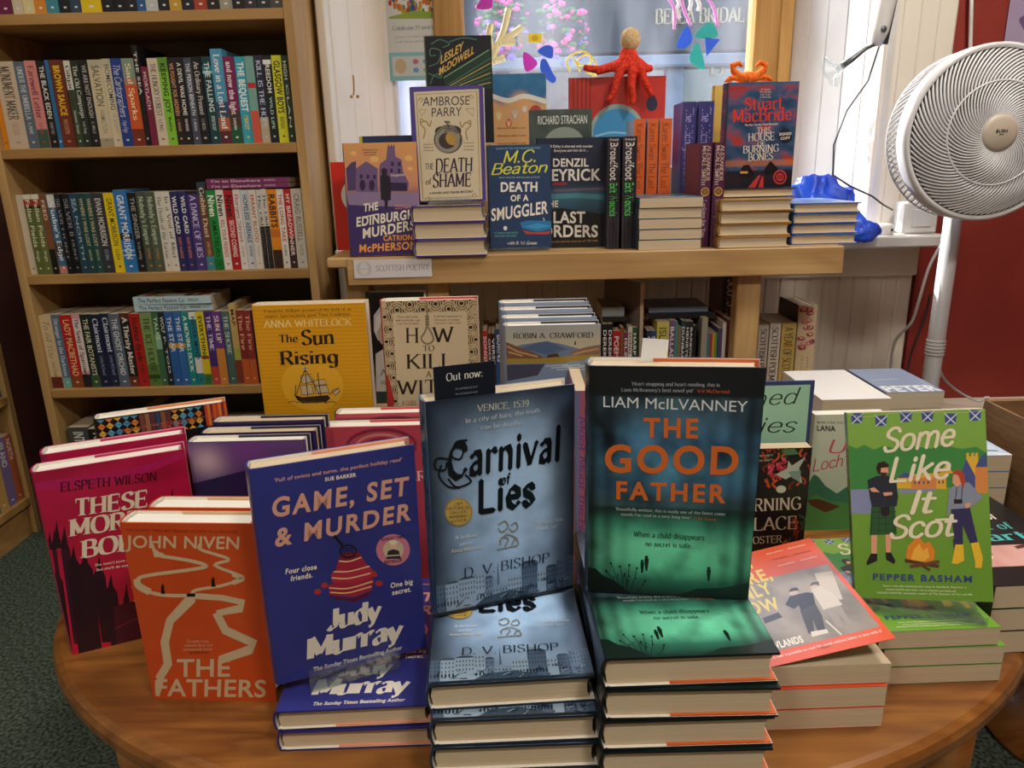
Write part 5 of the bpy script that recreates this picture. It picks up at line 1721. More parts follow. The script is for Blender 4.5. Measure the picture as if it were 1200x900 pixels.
def basket(px, py, d, label, seed):
    c = at(px, py, d)
    t = thing('hanging_basket', label, 'hanging basket', Matrix.Translation(c), 'flower baskets over the street')
    rnd = random.Random(seed)
    MB().lathe([(.02, -.17), (.12, -.13), (.17, -.04), (.18, 0)], MT['blackp'], 18).build('bowl', t)
    ch = MB()
    for k in range(3):
        a = 2.1 * k
        ch.tube([(.17 * math.cos(a), .17 * math.sin(a), 0), (0, 0, .42)], .006, MT['blackp'], 5)
    ch.tube([(0, 0, .42), (0, .0, .50), (0, d * 0 + (FY - d), .56)], .010, MT['blackp'], 6)
    ch.build('chain', t)
    lf = MB()
    for k in range(70):
        a, r, z = rnd.uniform(0, 6.28), rnd.uniform(.02, .18), rnd.uniform(-.16, .12)
        lf.ball((r * math.cos(a), r * math.sin(a), z), rnd.uniform(.025, .05), MT['leaf'], 6, 4, (1, 1, .5))
    lf.build('foliage', t)
    for nm, mt, n in (('pink_flowers', 'petalp', 90), ('lilac_flowers', 'petalv', 50)):
        fl = MB()
        for k in range(n):
            a, r = rnd.uniform(0, 6.28), rnd.uniform(.05, .21)
            z = rnd.uniform(-.22, .17) if mt == 'petalp' else rnd.uniform(-.28, .0)
            fl.ball((r * math.cos(a), r * math.sin(a), z), rnd.uniform(.018, .034), MT[mt], 6, 4, (1, 1, .7))
        fl.build(nm, t)
basket(660, 30, 6.6, 'hanging basket of pink and lilac flowers seen through the middle of the window', 2)
basket(588, 26, 6.6, 'hanging basket of pink and lilac flowers seen beside the mullion', 5)

# ------------------------------------------------------------------ left bookcase
CY = 1.90                      # its front
CX0, CX1 = -1.252, -0.488
TH = .022
bc = thing('bookcase', 'tall pale birch bookcase filled with paperbacks left of the window', 'bookcase', Matrix.Translation((CX0, CY, 0)))
CW = CX1 - CX0
SH = [CAMH + .367, CAMH + .070, CAMH - .237, CAMH - .541, CAMH - .86]        # shelf tops
CTOP = 2.02
for x in (0, CW - TH):
    MB().box(x, x + TH, 0, .30, 0, CTOP, MT['casez'], bev=.0015).build('side_panel', bc)
for z in SH:
    MB().box(TH, CW - TH, 0.001, .285, z - .024, z, MT['case'], bev=.0015).build('shelf', bc)
MB().box(TH, CW - TH, 0, .30, CTOP - .022, CTOP, MT['case'], bev=.0015).build('top_panel', bc)
MB().box(TH, CW - TH, .286, .298, .1, CTOP - .022, MT['caseback']).build('back_panel', bc)
MB().box(TH, CW - TH, .01, .028, 0, SH[4] - .024, MT['case']).build('plinth', bc)

def spine_art(T, H, title, tc, author='', ac=None, font='sans', bold=.6, bands=(), logo=True, th=.56, split=None):
    a = Art(T, H)
    for y0, y1, c in bands:
        a.rect(0, y0, 1, y1, c)
    ac = ac or tc
    if title:
        n = len(title)
        if author:
            y1 = split or min(.66, .08 + .05 * n)
            a.vtext(title, .06, y1, .5, th, tc, font, bold)
            a.vtext(author, y1 + .04, .84, .5, th * .68, ac, font, bold * .6)
        else:
            a.vtext(title, .06, min(.84, .10 + .055 * n), .5, th, tc, font, bold)
    if logo:
        a.rect(.38, .915, .62, .935, ac)
    return a

def label_row(items, where):
    """a label for every book of a row: its look, its neighbours, its shelf"""
    out = []
    for i, it in enumerate(items):
        l = items[i - 1]['s'] if i else None
        r = items[i + 1]['s'] if i + 1 < len(items) else None
        if l and r: nb = f"between {l} and {r} ones" if l != r else f"between two {l} ones"
        elif r: nb = f"first before the {r} one"
        else: nb = f"last after the {l} one"
        out.append(f"{it['d']} {nb}, {where}")
    return out

def shelve(items, x0, x1, y, z, where, group, depth=.129, fill=True, rnd=None, prefix='paperback'):
    """stand a row of books spine out; widths are relative and stretched to the run x0..x1"""
    rnd = rnd or random.Random(len(items))
    tot = sum(it['w'] for it in items)
    gap = .0006
    k = (x1 - x0 - gap * len(items)) / tot
    x = x0
    labs = label_row(items, where)
    for it, lab in zip(items, labs):
        T = it['w'] * k
        H = it.get('h', .198) + rnd.uniform(-.0012, .0012)
        D = it.get('dp', depth) + rnd.uniform(-.003, .003)
        sa = spine_art(T, H, it.get('t', ''), it.get('tc', '#eeeeee'), it.get('a', ''), it.get('ac'), it.get('f', 'sans'), it.get('b', .6), it.get('bands', ()), it.get('logo', True), it.get('th', .5))
        yy = y + rnd.uniform(0, .006) + it.get('dy', 0)
        make_book(prefix, lab, D, H, T, it.get('hard', False), it['c'], None, it.get('bk', it['c']), None, sa, it.get('pg', 'page'), 'matt', group=group, M=M_spine(x + T, yy, z + .0004), cat='book')
        x += T + gap

def B(w, c, s, d, t='', tc='#eeeeee', a='', ac=None, **k):
    return dict(w=w, c=c, s=s, d=d, t=t, tc=tc, a=a, ac=ac, **k)

R1 = [
 B(24, '#d98a1f', 'orange', 'orange yellow paperback', 'OF', '#7a2a18'),
 B(80, '#c9b79f', 'cream', 'thick cream paperback with dark capitals', 'MONUMENT MAKER', '#3a3028', 'DAVID KEENAN', '#b98a7a', f='serif'),
 B(42, '#5d6a78', 'slate', 'slate blue paperback', 'UNDER THE UMBRELLA', '#c9d0d4', 'LANE', f='serif'),
 B(46, '#d48a84', 'pink', 'salmon pink paperback with green foot', 'Farewell Letter', '#7a2f3f', 'A Last Summer', '#b0384a', bands=((.78, 1, '#3f5a48'),), f='serif'),
 B(36, '#1d1b1f', 'black', 'black paperback with white capitals', 'THE BLACK EDEN', '#e6e2dc', 'RICHARD T. KELLY', '#b9b4ae'),
 B(16, '#2f6d9c', 'blue', 'thin blue paperback', '', '#fff'),
 B(52, '#6d3022', 'rust brown', 'rust brown paperback with yellow lettering', 'BROWN SAUCE', '#e8bb2a', 'PHILIP LENTON', '#c98a6a', b=1.2),
 B(28, '#3d4a34', 'dark green', 'dark green paperback with white head', 'Gilgannon', '#3a3a34', 'Hammer Street', '#dcd8c8', bands=((0, .33, '#ddd9ce'),), f='serif'),
 B(34, '#27302a', 'forest green', 'forest green paperback', 'The Old Campaign', '#c9cbb8', 'Last Song', f='serif'),
 B(34, '#201f22', 'black', 'black paperback with small grey letters', 'WE ARE NOT ENOUGH', '#b9b5ae', 'C. MILLS'),
 B(56, '#cdbf9d', 'cream', 'cream paperback with spaced grey capitals', 'SALVATION', '#4a4a44', 'HAMILTON', '#8a8474', b=.2, bands=((0, .1, '#b9b59a'), (.9, 1, '#a39b82'))),
 B(38, '#d3c6a8', 'pale cream', 'pale cream paperback with spaced grey capitals', 'HOMECOMING', '#4a4a44', 'H. SCOTT', '#8a8474', b=.2, bands=((0, .1, '#bdb79c'),)),
 B(44, '#22408a', 'navy', 'navy paperback with white script', 'The Cartographers', '#e6e9f2', 'Hope Page', '#c9d0e6', f='script', b=-.3, th=.6),
 B(50, '#d0582a', 'sunset orange', 'sunset orange paperback with green head', 'Saul Sparks', '#f3d9b0', '', None, bands=((0, .22, '#7f9a86'), (.22, .3, '#a9826a'), (.8, 1, '#7a2f22')), f='serif', th=.4),
 B(22, '#1b1a1d', 'tall black', 'tall black book', 'THE SEA', '#d9d4cc', h=.226, dp=.150),
 B(26, '#7a2440', 'maroon', 'thin maroon paperback', 'MORTLACH', '#e0c9c9', h=.180, logo=False),
 B(42, '#d5c9b2', 'off white', 'off white paperback', 'THE HUNGRY FOREST', '#5a5148', 'LONG', f='serif'),
 B(38, '#86c43a', 'lime green', 'lime green paperback with dark lettering', 'KEEPING JOY', '#22331a', 'Madeline', '#22331a', b=1, bands=((0, .16, '#5f9a34'),)),
 B(32, '#2b2220', 'black brown', 'black brown paperback', 'WE FOUGHT FOR ARDRIEN', '#d9a07a', 'L. HUGHES'),
 B(32, '#211d22', 'black', 'black paperback with white lettering', 'A DEVIL WAS HOME', '#e9e5de', 'FRAN MCKENZIE'),
 B(32, '#4a4d5c', 'grey', 'grey paperback', 'THE PERSON BENEATH', '#d9dce4', 'E. MORAN'),
 B(38, '#1d1c20', 'black', 'black paperback with grey script', 'An Ordinary Present', '#c9c5be', 'E. E. MCCALL', f='serif'),
 B(40, '#1d4448', 'dark teal', 'dark teal paperback with a pale streak', 'THE FALLING', '#d9e4e4', 'BEYOND THE LIGHT', bands=((.1, .16, '#2f7a80'), (.16, .19, '#9fd0d4'))),
 B(48, '#4f9cc0', 'sky blue', 'tall sky blue paperback', 'Love in a Lost Land', '#f0f2ea', '', None, f='serif', h=.216, dp=.14, bands=((.55, .72, '#3a4a6a'), (.72, .86, '#b5603a'), (.86, 1, '#5a2a34'))),
 B(44, '#7d1f52', 'magenta', 'magenta paperback fading to dark green', 'and now the light', '#ecdfe4', 'is everywhere', '#ecdfe4', bands=((.62, .8, '#4a3a2c'), (.8, 1, '#1f5a3c')), b=1),
 B(44, '#3aa7bd', 'turquoise', 'turquoise paperback with white capitals', 'THE BEQUEST', '#eef4f2', 'MARGIT', '#e0d44a', b=1, th=.6),
 B(34, '#7aa79c', 'sage', 'sage green paperback with a red foot', '', '#fff', '', bands=((.3, .36, '#b8382a'), (.62, 1, '#cf5a42')), logo=False),
 B(36, '#2a2c44', 'indigo', 'dark indigo paperback', 'KILL IS THE HOPE', '#c4c9d8', '', None, bands=((.7, 1, '#b9a98c'),), f='serif'),
 B(34, '#1b2022', 'black', 'black paperback with a white bird', 'FREEDOM', '#e6e6e0', 'WILD LIFE', '#b9d8c4', bands=((.05, .1, '#e6e6e0'),)),
 B(40, '#d2cf2e', 'yellow', 'yellow paperback with black capitals', 'GLASGOW BOYS', '#1c1c18', 'MARGARET McDONALD', '#3a3a20', b=1, f='sans', th=.62),
 B(26, '#22382c', 'dark green', 'dark green paperback by the upright', 'HIGH', '#d9d4b8', 'CLAN'),
]
R2 = [
 B(30, '#cfc4ae', 'cream', 'cream paperback', '', '#7a6a5a', logo=True),
 B(32, '#5f6b3a', 'olive', 'olive green paperback with a figured head', 'Fallen Fields', '#dcd9b8', 'Wright', bands=((.0, .06, '#e0dccb'), (.06, .14, '#a8322a'), (.14, .17, '#23231c'))),
 B(32, '#66713f', 'moss', 'moss green paperback with a figured head', 'Fallen Fields', '#dcd9b8', 'Wright', bands=((.0, .06, '#e0dccb'), (.06, .14, '#a8322a'), (.14, .17, '#23231c'))),
 B(26, '#7d5238', 'brown', 'brown paperback with black foot', 'FEED', '#e0cdb4', '', bands=((.68, 1, '#1d1a1a'),)),
 B(34, '#3f7396', 'blue', 'blue paperback with white head', "Ariadne's Edge", '#eef2f4', '', bands=((0, .16, '#dcdcd6'), (.6, .78, '#3a3f4a'), (.9, 1, '#c98a7a')), f='serif'),
 B(24, '#1b1c22', 'black', 'black paperback with silver runes', 'SILVER', '#8f9298', 'HUNT', f='serif'),
 B(30, '#191a1f', 'jet black', 'jet black paperback with silver runes', 'SILVER II', '#8f9298', 'HUNT', f='serif'),
 B(34, '#27485a', 'petrol blue', 'petrol blue paperback', 'SEA', '#9fb9c4', 'NORTH'),
 B(28, '#1f4a4a', 'teal', 'dark teal paperback with gold lettering', 'WHERE I WAS LOST', '#c9b98a', 'ELEANOR THOM'),
 B(28, '#235250', 'sea green', 'dark sea green paperback with gold lettering', 'WHERE I WAS LOST', '#c9b98a', 'ELEANOR THOM'),
 B(46, '#3a383c', 'charcoal', 'charcoal paperback with white capitals', 'EWAN MORRISON', '#dcd9d4', 'FOR EMMA', '#8fa0b4', b=.4),
 B(42, '#e8cb1c', 'yellow', 'bright yellow paperback with black capitals', 'GRANT MORRISON', '#3a3212', 'LUDA', '#3a3212', b=.4),
 B(52, '#2f79bd', 'bright blue', 'wide bright blue paperback with a bird', 'GRANT MORRISON', '#e9eff4', '', None, bands=((.52, .6, '#22323f'), (.72, .74, '#9fc0dc'), (.78, .8, '#9fc0dc')), b=.6, h=.204),
 B(34, '#1c1b1d', 'black', 'black paperback', 'THE SINGER', '#a9a49c', 'In my writing'),
 B(38, '#4b5648', 'grey green', 'grey green paperback', "Nobody's Empire", '#b9c9a8', 'Stuart Murdoch', '#c98a4a', f='serif'),
 B(38, '#525d4c', 'lichen green', 'lichen green paperback', "Nobody's Empire", '#b9c9a8', 'Stuart Murdoch', '#c98a4a', f='serif'),
 B(30, '#d9d4c6', 'white', 'white paperback with thin grey lettering', 'The Death of the Tartan', '#7a756a', '', f='serif'),
 B(30, '#ded9cc', 'ivory', 'ivory paperback with thin grey lettering', 'In a Veil of Mist', '#7a756a', '', f='serif'),
 B(32, '#2b2c62', 'navy', 'navy paperback with white capitals', 'WILD CARD', '#e9e6dc', 'RORY McBRIDE', '#d27a5a', b=1),
 B(32, '#2f2f6a', 'royal blue', 'royal blue paperback with white capitals', 'WILD CARD', '#e9e6dc', 'RORY McBRIDE', '#d27a5a', b=1),
 B(44, '#4b3a78', 'purple', 'purple paperback with dark head', 'A DANCE OF LIES', '#cfc4e2', '', bands=((0, .04, '#1c1a24'),), f='serif'),
 B(34, '#6d4a3a', 'tall brown', 'tall brown paperback with teal foot', 'Goblin Dust', '#e0c9a8', 'JENNA FARRELL', '#d9a06a', bands=((.84, 1, '#3a8a94'), (0, .16, '#2f4450')), h=.218, dp=.15, f='serif'),
 B(36, '#1f8a3c', 'green', 'green paperback with white author name', 'Niven', '#f0f0ea', 'AMATEURS', '#14301c', b=1, th=.7, bands=((.86, 1, '#14702c'),)),
 B(32, '#e2ddd2', 'white', 'white paperback with black author name', 'Niven', '#1a1a1a', 'KILL YOUR FRIENDS', '#c23a3a', b=1, th=.7),
 B(38, '#b3202a', 'red', 'red paperback with dark author name', 'Niven', '#2a0f12', 'SECOND COMING', '#f0dcd4', b=1, th=.7),
 B(28, '#dcd7ce', 'white', 'white paperback with rose lettering', "Burges Street", '#b06a78', 'LEE FARISH', '#b06a78', f='serif'),
 B(34, '#c9ccd0', 'pale grey', 'pale grey paperback with blue capitals', 'HOPELESS AERIALS', '#3a4a6a', 'HEATHER PARRY', '#3a3a3a', b=.8),
 B(28, '#d9d2c4', 'cream', 'cream paperback with red capitals', 'ERRANT BLOOD', '#b3382f', 'PETERSON', '#b9a98a', b=.6),
 B(20, '#cfcac0', 'black and white', 'narrow black and white paperback', 'The Old Haunts', '#4a4640', '', bands=((.46, 1, '#22201f'),), f='serif'),
 B(20, '#d0cbc0', 'chequered', 'second narrow black and white paperback', 'The Old Haunts', '#4a4640', '', bands=((.46, 1, '#22201f'),), f='serif'),
 B(38, '#e08a1c', 'orange', 'orange paperback with black capitals', 'RABBITS', '#1d1a16', '', None, b=1.4, th=.66, bands=((.5, .6, '#c96a1a'), (.76, 1, '#3a2a1c'))),
 B(28, '#e0dbd0', 'white', 'white paperback with red capitals', 'THE LONG TAKE', '#b5322a', 'ROBIN', '#4a4640', b=.8),
 B(30, '#b3262a', 'red', 'red paperback with dark foot', 'MY BREADWINNER', '#f0cfc4', '', bands=((.6, 1, '#3a2a2a'),), b=.8),
 B(42, '#cdc7ba', 'pale grey', 'pale grey paperback by the upright', 'CRAIG RUSSELL', '#6d6860', 'HYDE', '#8a847a', b=.2),
]
R3 = [
 B(50, '#d5bd92', 'cream', 'wide cream paperback with a painted foot', 'To All You', '#3a2a20', 'And Ends', '#3a2a20', f='script', b=-.4, bands=((.84, 1, '#6a2f22'),)),
 B(34, '#5b7288', 'grey blue', 'grey blue paperback', 'Stranger to the Darkness', '#cfd8e0', '', bands=((.86, 1, '#6fb0a4'),), f='serif'),
 B(52, '#bf2424', 'red', 'red paperback with gold lettering', 'LADY MACBETHAD', '#ecc68a', '', None, bands=((.84, 1, '#8a4a24'),), b=.5),
 B(36, '#23242a', 'floral', 'black paperback with pink flowers', 'The Song of Sparrows', '#3a2a34', '', None, bands=((.0, .82, '#d9a0a8'), (.06, .78, '#e6d6d0')), f='serif'),
 B(42, '#1d2b22', 'green black', 'green black paperback with cream capitals', 'THE FAIR BOTANISTS', '#e2dcc0', '', None, bands=((.84, 1, '#3a5a3c'),), b=.4),
 B(42, '#1e2340', 'navy', 'navy paperback with white lettering', 'Clairmont', '#d9dce6', 'Lesley McDowell', '#8a90a8', f='serif'),
 B(42, '#222848', 'midnight blue', 'midnight blue paperback with white lettering', 'Clairmont', '#d9dce6', 'Lesley McDowell', '#8a90a8', f='serif'),
 B(46, '#5d6a78', 'slate', 'slate grey paperback', 'THE GHOST ORCHID', '#dfe3e6', '', b=.5),
 B(42, '#231f1e', 'black', 'black paperback with white script', 'A Thirsty Master', '#e9e2d6', '', f='serif', b=.8, bands=((.0, .1, '#5a3226'), (.86, 1, '#7a3428'))),
 B(44, '#b3231e', 'scarlet', 'scarlet paperback', 'Robber Bride', '#3a1210', 'FREE', f='serif'),
 B(50, '#7d9a5a', 'leaf green', 'leaf green paperback with a tree', 'THE ICE HOUSE', '#2f3f2a', '', bands=((.7, 1, '#5d7a3a'), (.84, .9, '#2f4a24')), f='serif'),
 B(28, '#3f6a4a', 'dark green', 'dark green paperback with pale marks', 'TALES', '#cfe0c4', '', bands=((.3, .5, '#8fb89a'),)),
 B(28, '#22282c', 'black', 'black paperback', 'WOLF', '#cfd4d4', 'P. TOD'),
 B(36, '#2f5fa0', 'blue', 'blue paperback with a yellow star', 'THE STAR', '#d9e2f0', '', bands=((.42, .48, '#e0a83a'),)),
 B(36, '#3568ab', 'cobalt', 'cobalt blue paperback with a yellow star', 'THE STAR', '#d9e2f0', '', bands=((.42, .48, '#e0a83a'),)),
 B(30, '#1f8a86', 'teal', 'teal paperback', 'A MOVING BOOK', '#dff0ec', '', f='serif'),
 B(32, '#1f7f8f', 'turquoise', 'turquoise paperback with a white panel', 'NEVER MIND', '#22323a', '', bands=((0, .1, '#e6e6e0'), (.62, .84, '#e6dcd8'))),
 B(34, '#e0c72a', 'yellow', 'yellow paperback with green foot', 'EVERYTHING', '#1f3a2a', '', bands=((.85, 1, '#3a7a3c'), (.6, .64, '#b5322a')), b=1),
 B(34, '#4a2f78', 'violet', 'violet paperback with orange foot', 'THE TIME', '#e2cfe6', '', bands=((.75, 1, '#c94a3a'),), f='serif'),
 B(38, '#6a3a8a', 'purple', 'purple and orange paperback', 'SUN UP', '#f0dcc0', '', bands=((.5, 1, '#d98a3a'),), f='serif'),
 B(34, '#4f6a66', 'grey teal', 'grey teal paperback', 'THE SHORE', '#c9d8d4', '', f='serif'),
 B(30, '#c9a86a', 'tan', 'tall tan paperback', 'MAP', '#4a3a24', '', h=.214, bands=((.55, .7, '#a8b04a'), (.7, 1, '#8a3a2a'))),
 B(32, '#8a2f2a', 'sunset', 'sunset red paperback', 'The Fire', '#e6b08a', '', bands=((.66, 1, '#c9602f'),), f='serif'),
 B(32, '#933330', 'brick red', 'brick red paperback with an orange foot', 'The Fire', '#e6b08a', '', bands=((.66, 1, '#c9602f'),), f='serif'),
 B(26, '#1c1c24', 'black', 'black paperback with blue letters', 'MOAD', '#8fa8d0', ''),
 B(26, '#1f5a66', 'teal', 'teal paperback with a red foot', 'CARL MACDOUGALL', '#d9e2e0', '', bands=((.5, .8, '#6a2a2a'), (.8, 1, '#1c2024'))),
 B(26, '#23606c', 'petrol', 'petrol paperback with a red foot', 'CARL MACDOUGALL', '#d9e2e0', '', bands=((.5, .8, '#6a2a2a'), (.8, 1, '#1c2024'))),
 B(26, '#276a74', 'blue green', 'blue green paperback with a red foot', 'CARL MACDOUGALL', '#d9e2e0', '', bands=((.5, .8, '#6a2a2a'), (.8, 1, '#1c2024'))),
 B(40, '#2a2a30', 'black', 'black paperback by the yellow book', 'NIGHT', '#ccc'),
 B(40, '#4a3a34', 'brown', 'brown paperback behind the yellow book', 'HILL', '#ccc'),
 B(40, '#2f3a4a', 'slate', 'slate paperback behind the yellow book', 'LOCH', '#ccc'),
 B(40, '#5a5248', 'taupe', 'taupe paperback by the right upright', 'GLEN', '#ccc'),
]
R4 = [
 B(34, '#4a4d50', 'grey', 'grey book', 'INTO THE FOREST', '#e6e6e0', h=.205),
 B(34, '#1c1b1d', 'black', 'black book', 'AN IDEAL', '#d9d4cc', h=.20),
 B(20, '#8fb534', 'lime', 'thin lime green book', 'GREEN SHOOTS', '#26301a', h=.2),
 B(20, '#98bd3a', 'lime', 'second thin lime green book', 'GREEN SHOOTS', '#26301a', h=.2),
 B(26, '#2f2c2c', 'dark', 'tall dark book', 'PIPERS', '#b9b2a8', h=.235, dp=.18),
 B(60, '#8a7a60', 'tan', 'wide tan book with a drawn figure', '', '#3a2f24', h=.21, dp=.17),
 B(40, '#2a2624', 'black', 'black book behind the patterned cover', 'THE NORTH', '#ccc', h=.2),
 B(40, '#39302c', 'brown', 'brown book behind the patterned cover', 'THE ISLES', '#ccc', h=.2),
 B(40, '#2c3238', 'slate', 'slate book behind the patterned cover', 'THE BEN', '#ccc', h=.2),
 B(60, '#2a2422', 'umber', 'umber book in the shade', 'THE GLEN', '#999', h=.19),
 B(60, '#3a322c', 'brown', 'brown book in the shade', 'THE MOOR', '#999', h=.18),
]
rnd0 = random.Random(11)
R0 = []
for i, (w, c, s) in enumerate([(34, '#2a4a34', 'green'), (34, '#3a4038', 'grey'), (40, '#6a1f44', 'plum'), (30, '#cfc0a4', 'cream'), (34, '#d9cc98', 'pale yellow'), (36, '#d58a34', 'orange'), (36, '#3f8a9c', 'teal'),
                               (34, '#1f2226', 'black'), (34, '#33485c', 'slate'), (60, '#e0c51f', 'yellow'), (34, '#222026', 'black'), (36, '#1d1d24', 'jet'), (34, '#26222a', 'dark'), (26, '#2f5f94', 'blue'),
                               (36, '#bfc4c4', 'pale grey'), (34, '#22242c', 'black'), (36, '#c9a03a', 'mustard'), (36, '#22262f', 'navy'), (40, '#a8462c', 'rust'), (34, '#26221f', 'dark brown'), (40, '#a39c8c', 'stone'),
                               (36, '#1f1e22', 'black'), (36, '#3a2f3a', 'aubergine'), (40, '#27313a', 'steel'), (40, '#55504a', 'taupe')]):
    R0.append(B(w, c, s, f'{s} paperback', 'TALES', '#dddddd'))
iL, iR = CX0 + TH + .001, CX1 - TH - .001
shelve(R0, iL, iR, CY + .015, SH[0], 'topmost shelf', 'paperbacks on the topmost shelf')
shelve(R1, iL, iR - .004, CY + .015, SH[1], 'upper shelf', 'paperbacks on the upper shelf')
shelve(R2, iL, iR - .004, CY + .015, SH[2], 'middle shelf', 'paperbacks on the middle shelf')
shelve(R3, iL, iR - .004, CY + .012, SH[3], 'lower shelf', 'paperbacks on the lower shelf')
shelve(R4, iL + .012, iR - .004, CY + .015, SH[4], 'bottom shelf', 'books on the bottom shelf')
# books laid flat on top of the rows
def lie(px, depth_y, z, H, W, T, c, title, tc, label, ac=None, author='', group=None, yaw=0, art=None, bands=(), hard=False):
    x = at(px, 300, depth_y).x
    sa = spine_art(T, H, title, tc, author, ac, bands=bands, logo=False, th=.55)
    return make_book('paperback', label, W, H, T, hard, c, art=art, sart=sa, mat='matt', group=group, M=M_lying_spine(x, depth_y, z, H, T, yaw))
topz = SH[2] + .1995
for k in range(2):
    lie(253, CY + .018, topz + .0018 + k * .0125, .205, .115, .012, '#7a3560', "I'm an Elsewhere", '#e0b8d0',
        'purple paperback lying %s across the white books on the middle shelf' % ('uppermost' if k else 'under its twin'), '#e0b8d0', 'KATHLEEN HILL', 'purple paperbacks lying on the middle row')
topz = SH[3] + .1995
ar_m = Art(.129, .205)
rr = random.Random(2)
ar_m.grad(lambda u, v: hx('#c9d4cf'), 1, 1)
for i in range(26):
    ar_m.disc(rr.random(), rr.random() * .9, .1, .07, rr.choice(['#4f8a5a', '#d9603a', '#e0c9a0', '#2f4a4a', '#c23a34']), 10)
for k in range(2):
    lie(147, CY + .016, topz + .0018 + k * .0195, .205, .128, .019, '#b9d4dc', 'The Perfect Passion Co', '#4a5a60',
        'pale blue paperback lying %s across the lower row of books' % ('uppermost' if k else 'beneath its twin'), '#22282a', 'ALEXANDER McCALL SMITH', 'pale blue paperbacks lying on the lower row', -2 if k else 0, ar_m)
# ------------------------------------------------------------------ side bookcase at the far left
c0 = atz(44, 624, 0)
sb = thing('side_bookcase', 'low birch bookcase end at the left edge, its shelves facing the table', 'bookcase', Matrix.Translation((c0.x, c0.y, 0)))
# its front runs towards the viewer; local x = 0 is the front, the end panel stands furthest back
MB().box(-.28, 0, 0.0, TH, 0, 1.02, MT['casez'], bev=.0015).build('side_panel', sb)
MB().box(-.28, 0, -.95, -.93, 0, 1.02, MT['casez'], bev=.0015).build('side_panel', sb)
zb = atz(35, 591, 0).z
for z in (.115, .42, .73, 1.02):
    MB().box(-.278, 0.0, -.93, -.0005, z - .024, z, MT['case'], bev=.0015).build('shelf', sb)
MB().box(-.29, -.28, -.95, TH, 0, 1.02, MT['caseback']).build('back_panel', sb)
MB().box(-.03, -.012, -.93, 0, 0, .091, MT['case']).build('plinth', sb)
rn = random.Random(21)
sc_ = [('#b5603a', 'rust'), ('#7a6a9a', 'lilac'), ('#c9a05a', 'ochre'), ('#4a6a8a', 'steel blue'), ('#a8443a', 'brick'), ('#8a9a6a', 'sage'), ('#d9b48a', 'peach'), ('#5a4a6a', 'plum'), ('#b98a3a', 'mustard'), ('#3f5f5a', 'teal')]
for lvl, (zz, where) in enumerate(((.115, 'low side shelf'), (.42, 'high side shelf'))):
    y = -.004
    its = [B(26 + rn.random() * 14, *sc_[(i + 3 * lvl) % 10], f'{sc_[(i + 3 * lvl) % 10][1]} paperback', ['NORTH', 'ISLAND', 'RIVERS', 'STORM', 'HARBOUR', 'CROFT', 'MOOR', 'TIDE', 'FERRY', 'GLEN'][i]) for i in range(10)]
    for it, lab in zip(its, label_row(its, where)):
        T = it['w'] / 1000
        y -= T + .0008
        sa = spine_art(T, .20, it['t'], '#efe6d8')
        # spine towards +X
        make_book('paperback', lab, .129, .198, T, False, it['c'], sart=sa, mat='matt', group='paperbacks on the ' + where,
                  M=Matrix.Translation((c0.x - .012, c0.y + y, zz + .0004)) @ Matrix.Rotation(math.radians(180), 4, 'Z') @ Matrix.Translation((0, -T, 0)))

# ------------------------------------------------------------------ desk below the window
DX0, DX1, DY0, DY1 = at(405, 300, 1.61).x, at(990, 291, 1.61).x, 1.61, 1.975
DXL = at(381, 296, 1.61).x
dk = thing('display_desk', 'long pine display desk with an open shelf below, under the window', 'desk', Matrix.Translation((0, 0, 0)))
MB().box(DXL, DX1, DY0 + .004, DY1, ZD - .022, ZD, MT['desk'], bev=.003).build('desk_top', dk)
MB().box(DX0, DX1, DY0, DY0 + .022, ZD - .060, ZD - .0005, MT['desk'], bev=.002).build('front_rail', dk)
ZU = CAMH - .575
for a, b, y in ((405, 433, 1.70), (500, 526, 1.645), (865, 893, 1.64)):
    MB().box(at(a, 330, y).x, at(b, 330, y).x, y, y + .045, 0, ZD - .022, MT['deskz'], bev=.003).build('leg', dk)
for a, b in ((405, 433), (865, 893)):
    MB().box(at(a, 330, 1.9).x, at(b, 330, 1.9).x, 1.934, 1.972, 0, ZD - .022, MT['deskz'], bev=.003).build('leg', dk)
MB().box(DX0 + .01, DX1 + .10, 1.625, 1.965, ZU - .02, ZU, MT['desk'], bev=.002).build('lower_shelf', dk)
# paper spine label stuck on the rail
sx0, sx1 = at(413, 305, 1.6).x, at(505, 305, 1.6).x
sg = Art(sx1 - sx0, .040)
sg.grad(lambda u, v: hx('#d8d4d6'), 1, 1)
sg.ring(.13, .5, .085, .40, .008, '#8a868c'); sg.ring(.13, .5, .065, .31, .006, '#8a868c'); sg.line([(.07, .5), (.19, .5)], .02, '#8a868c')
sg.text('SCOTTISH POETRY', .28, .64, .97, .62, .30, '#55525a', 'serif', -.1)
def card(name, label, cat, art, M, th=.001, back='#d8d4cc', mat='matt', group=None):
    mb = MB().box(0, art.W, 0, th, 0, art.H, MT[mat], hx(back))
    mb.add([(x, -l * EPS, z) for x, z, l in art.v], art.f, MT[mat], art.c)
    o = mb.build(name, None, M)
    return tag(o, label, cat, group)
card('shelf_label', 'white SCOTTISH POETRY paper label with a round crest on the desk rail', 'label', sg, Matrix.Translation((sx0, DY0 - .0018, at(413, 327, 1.6).z)))

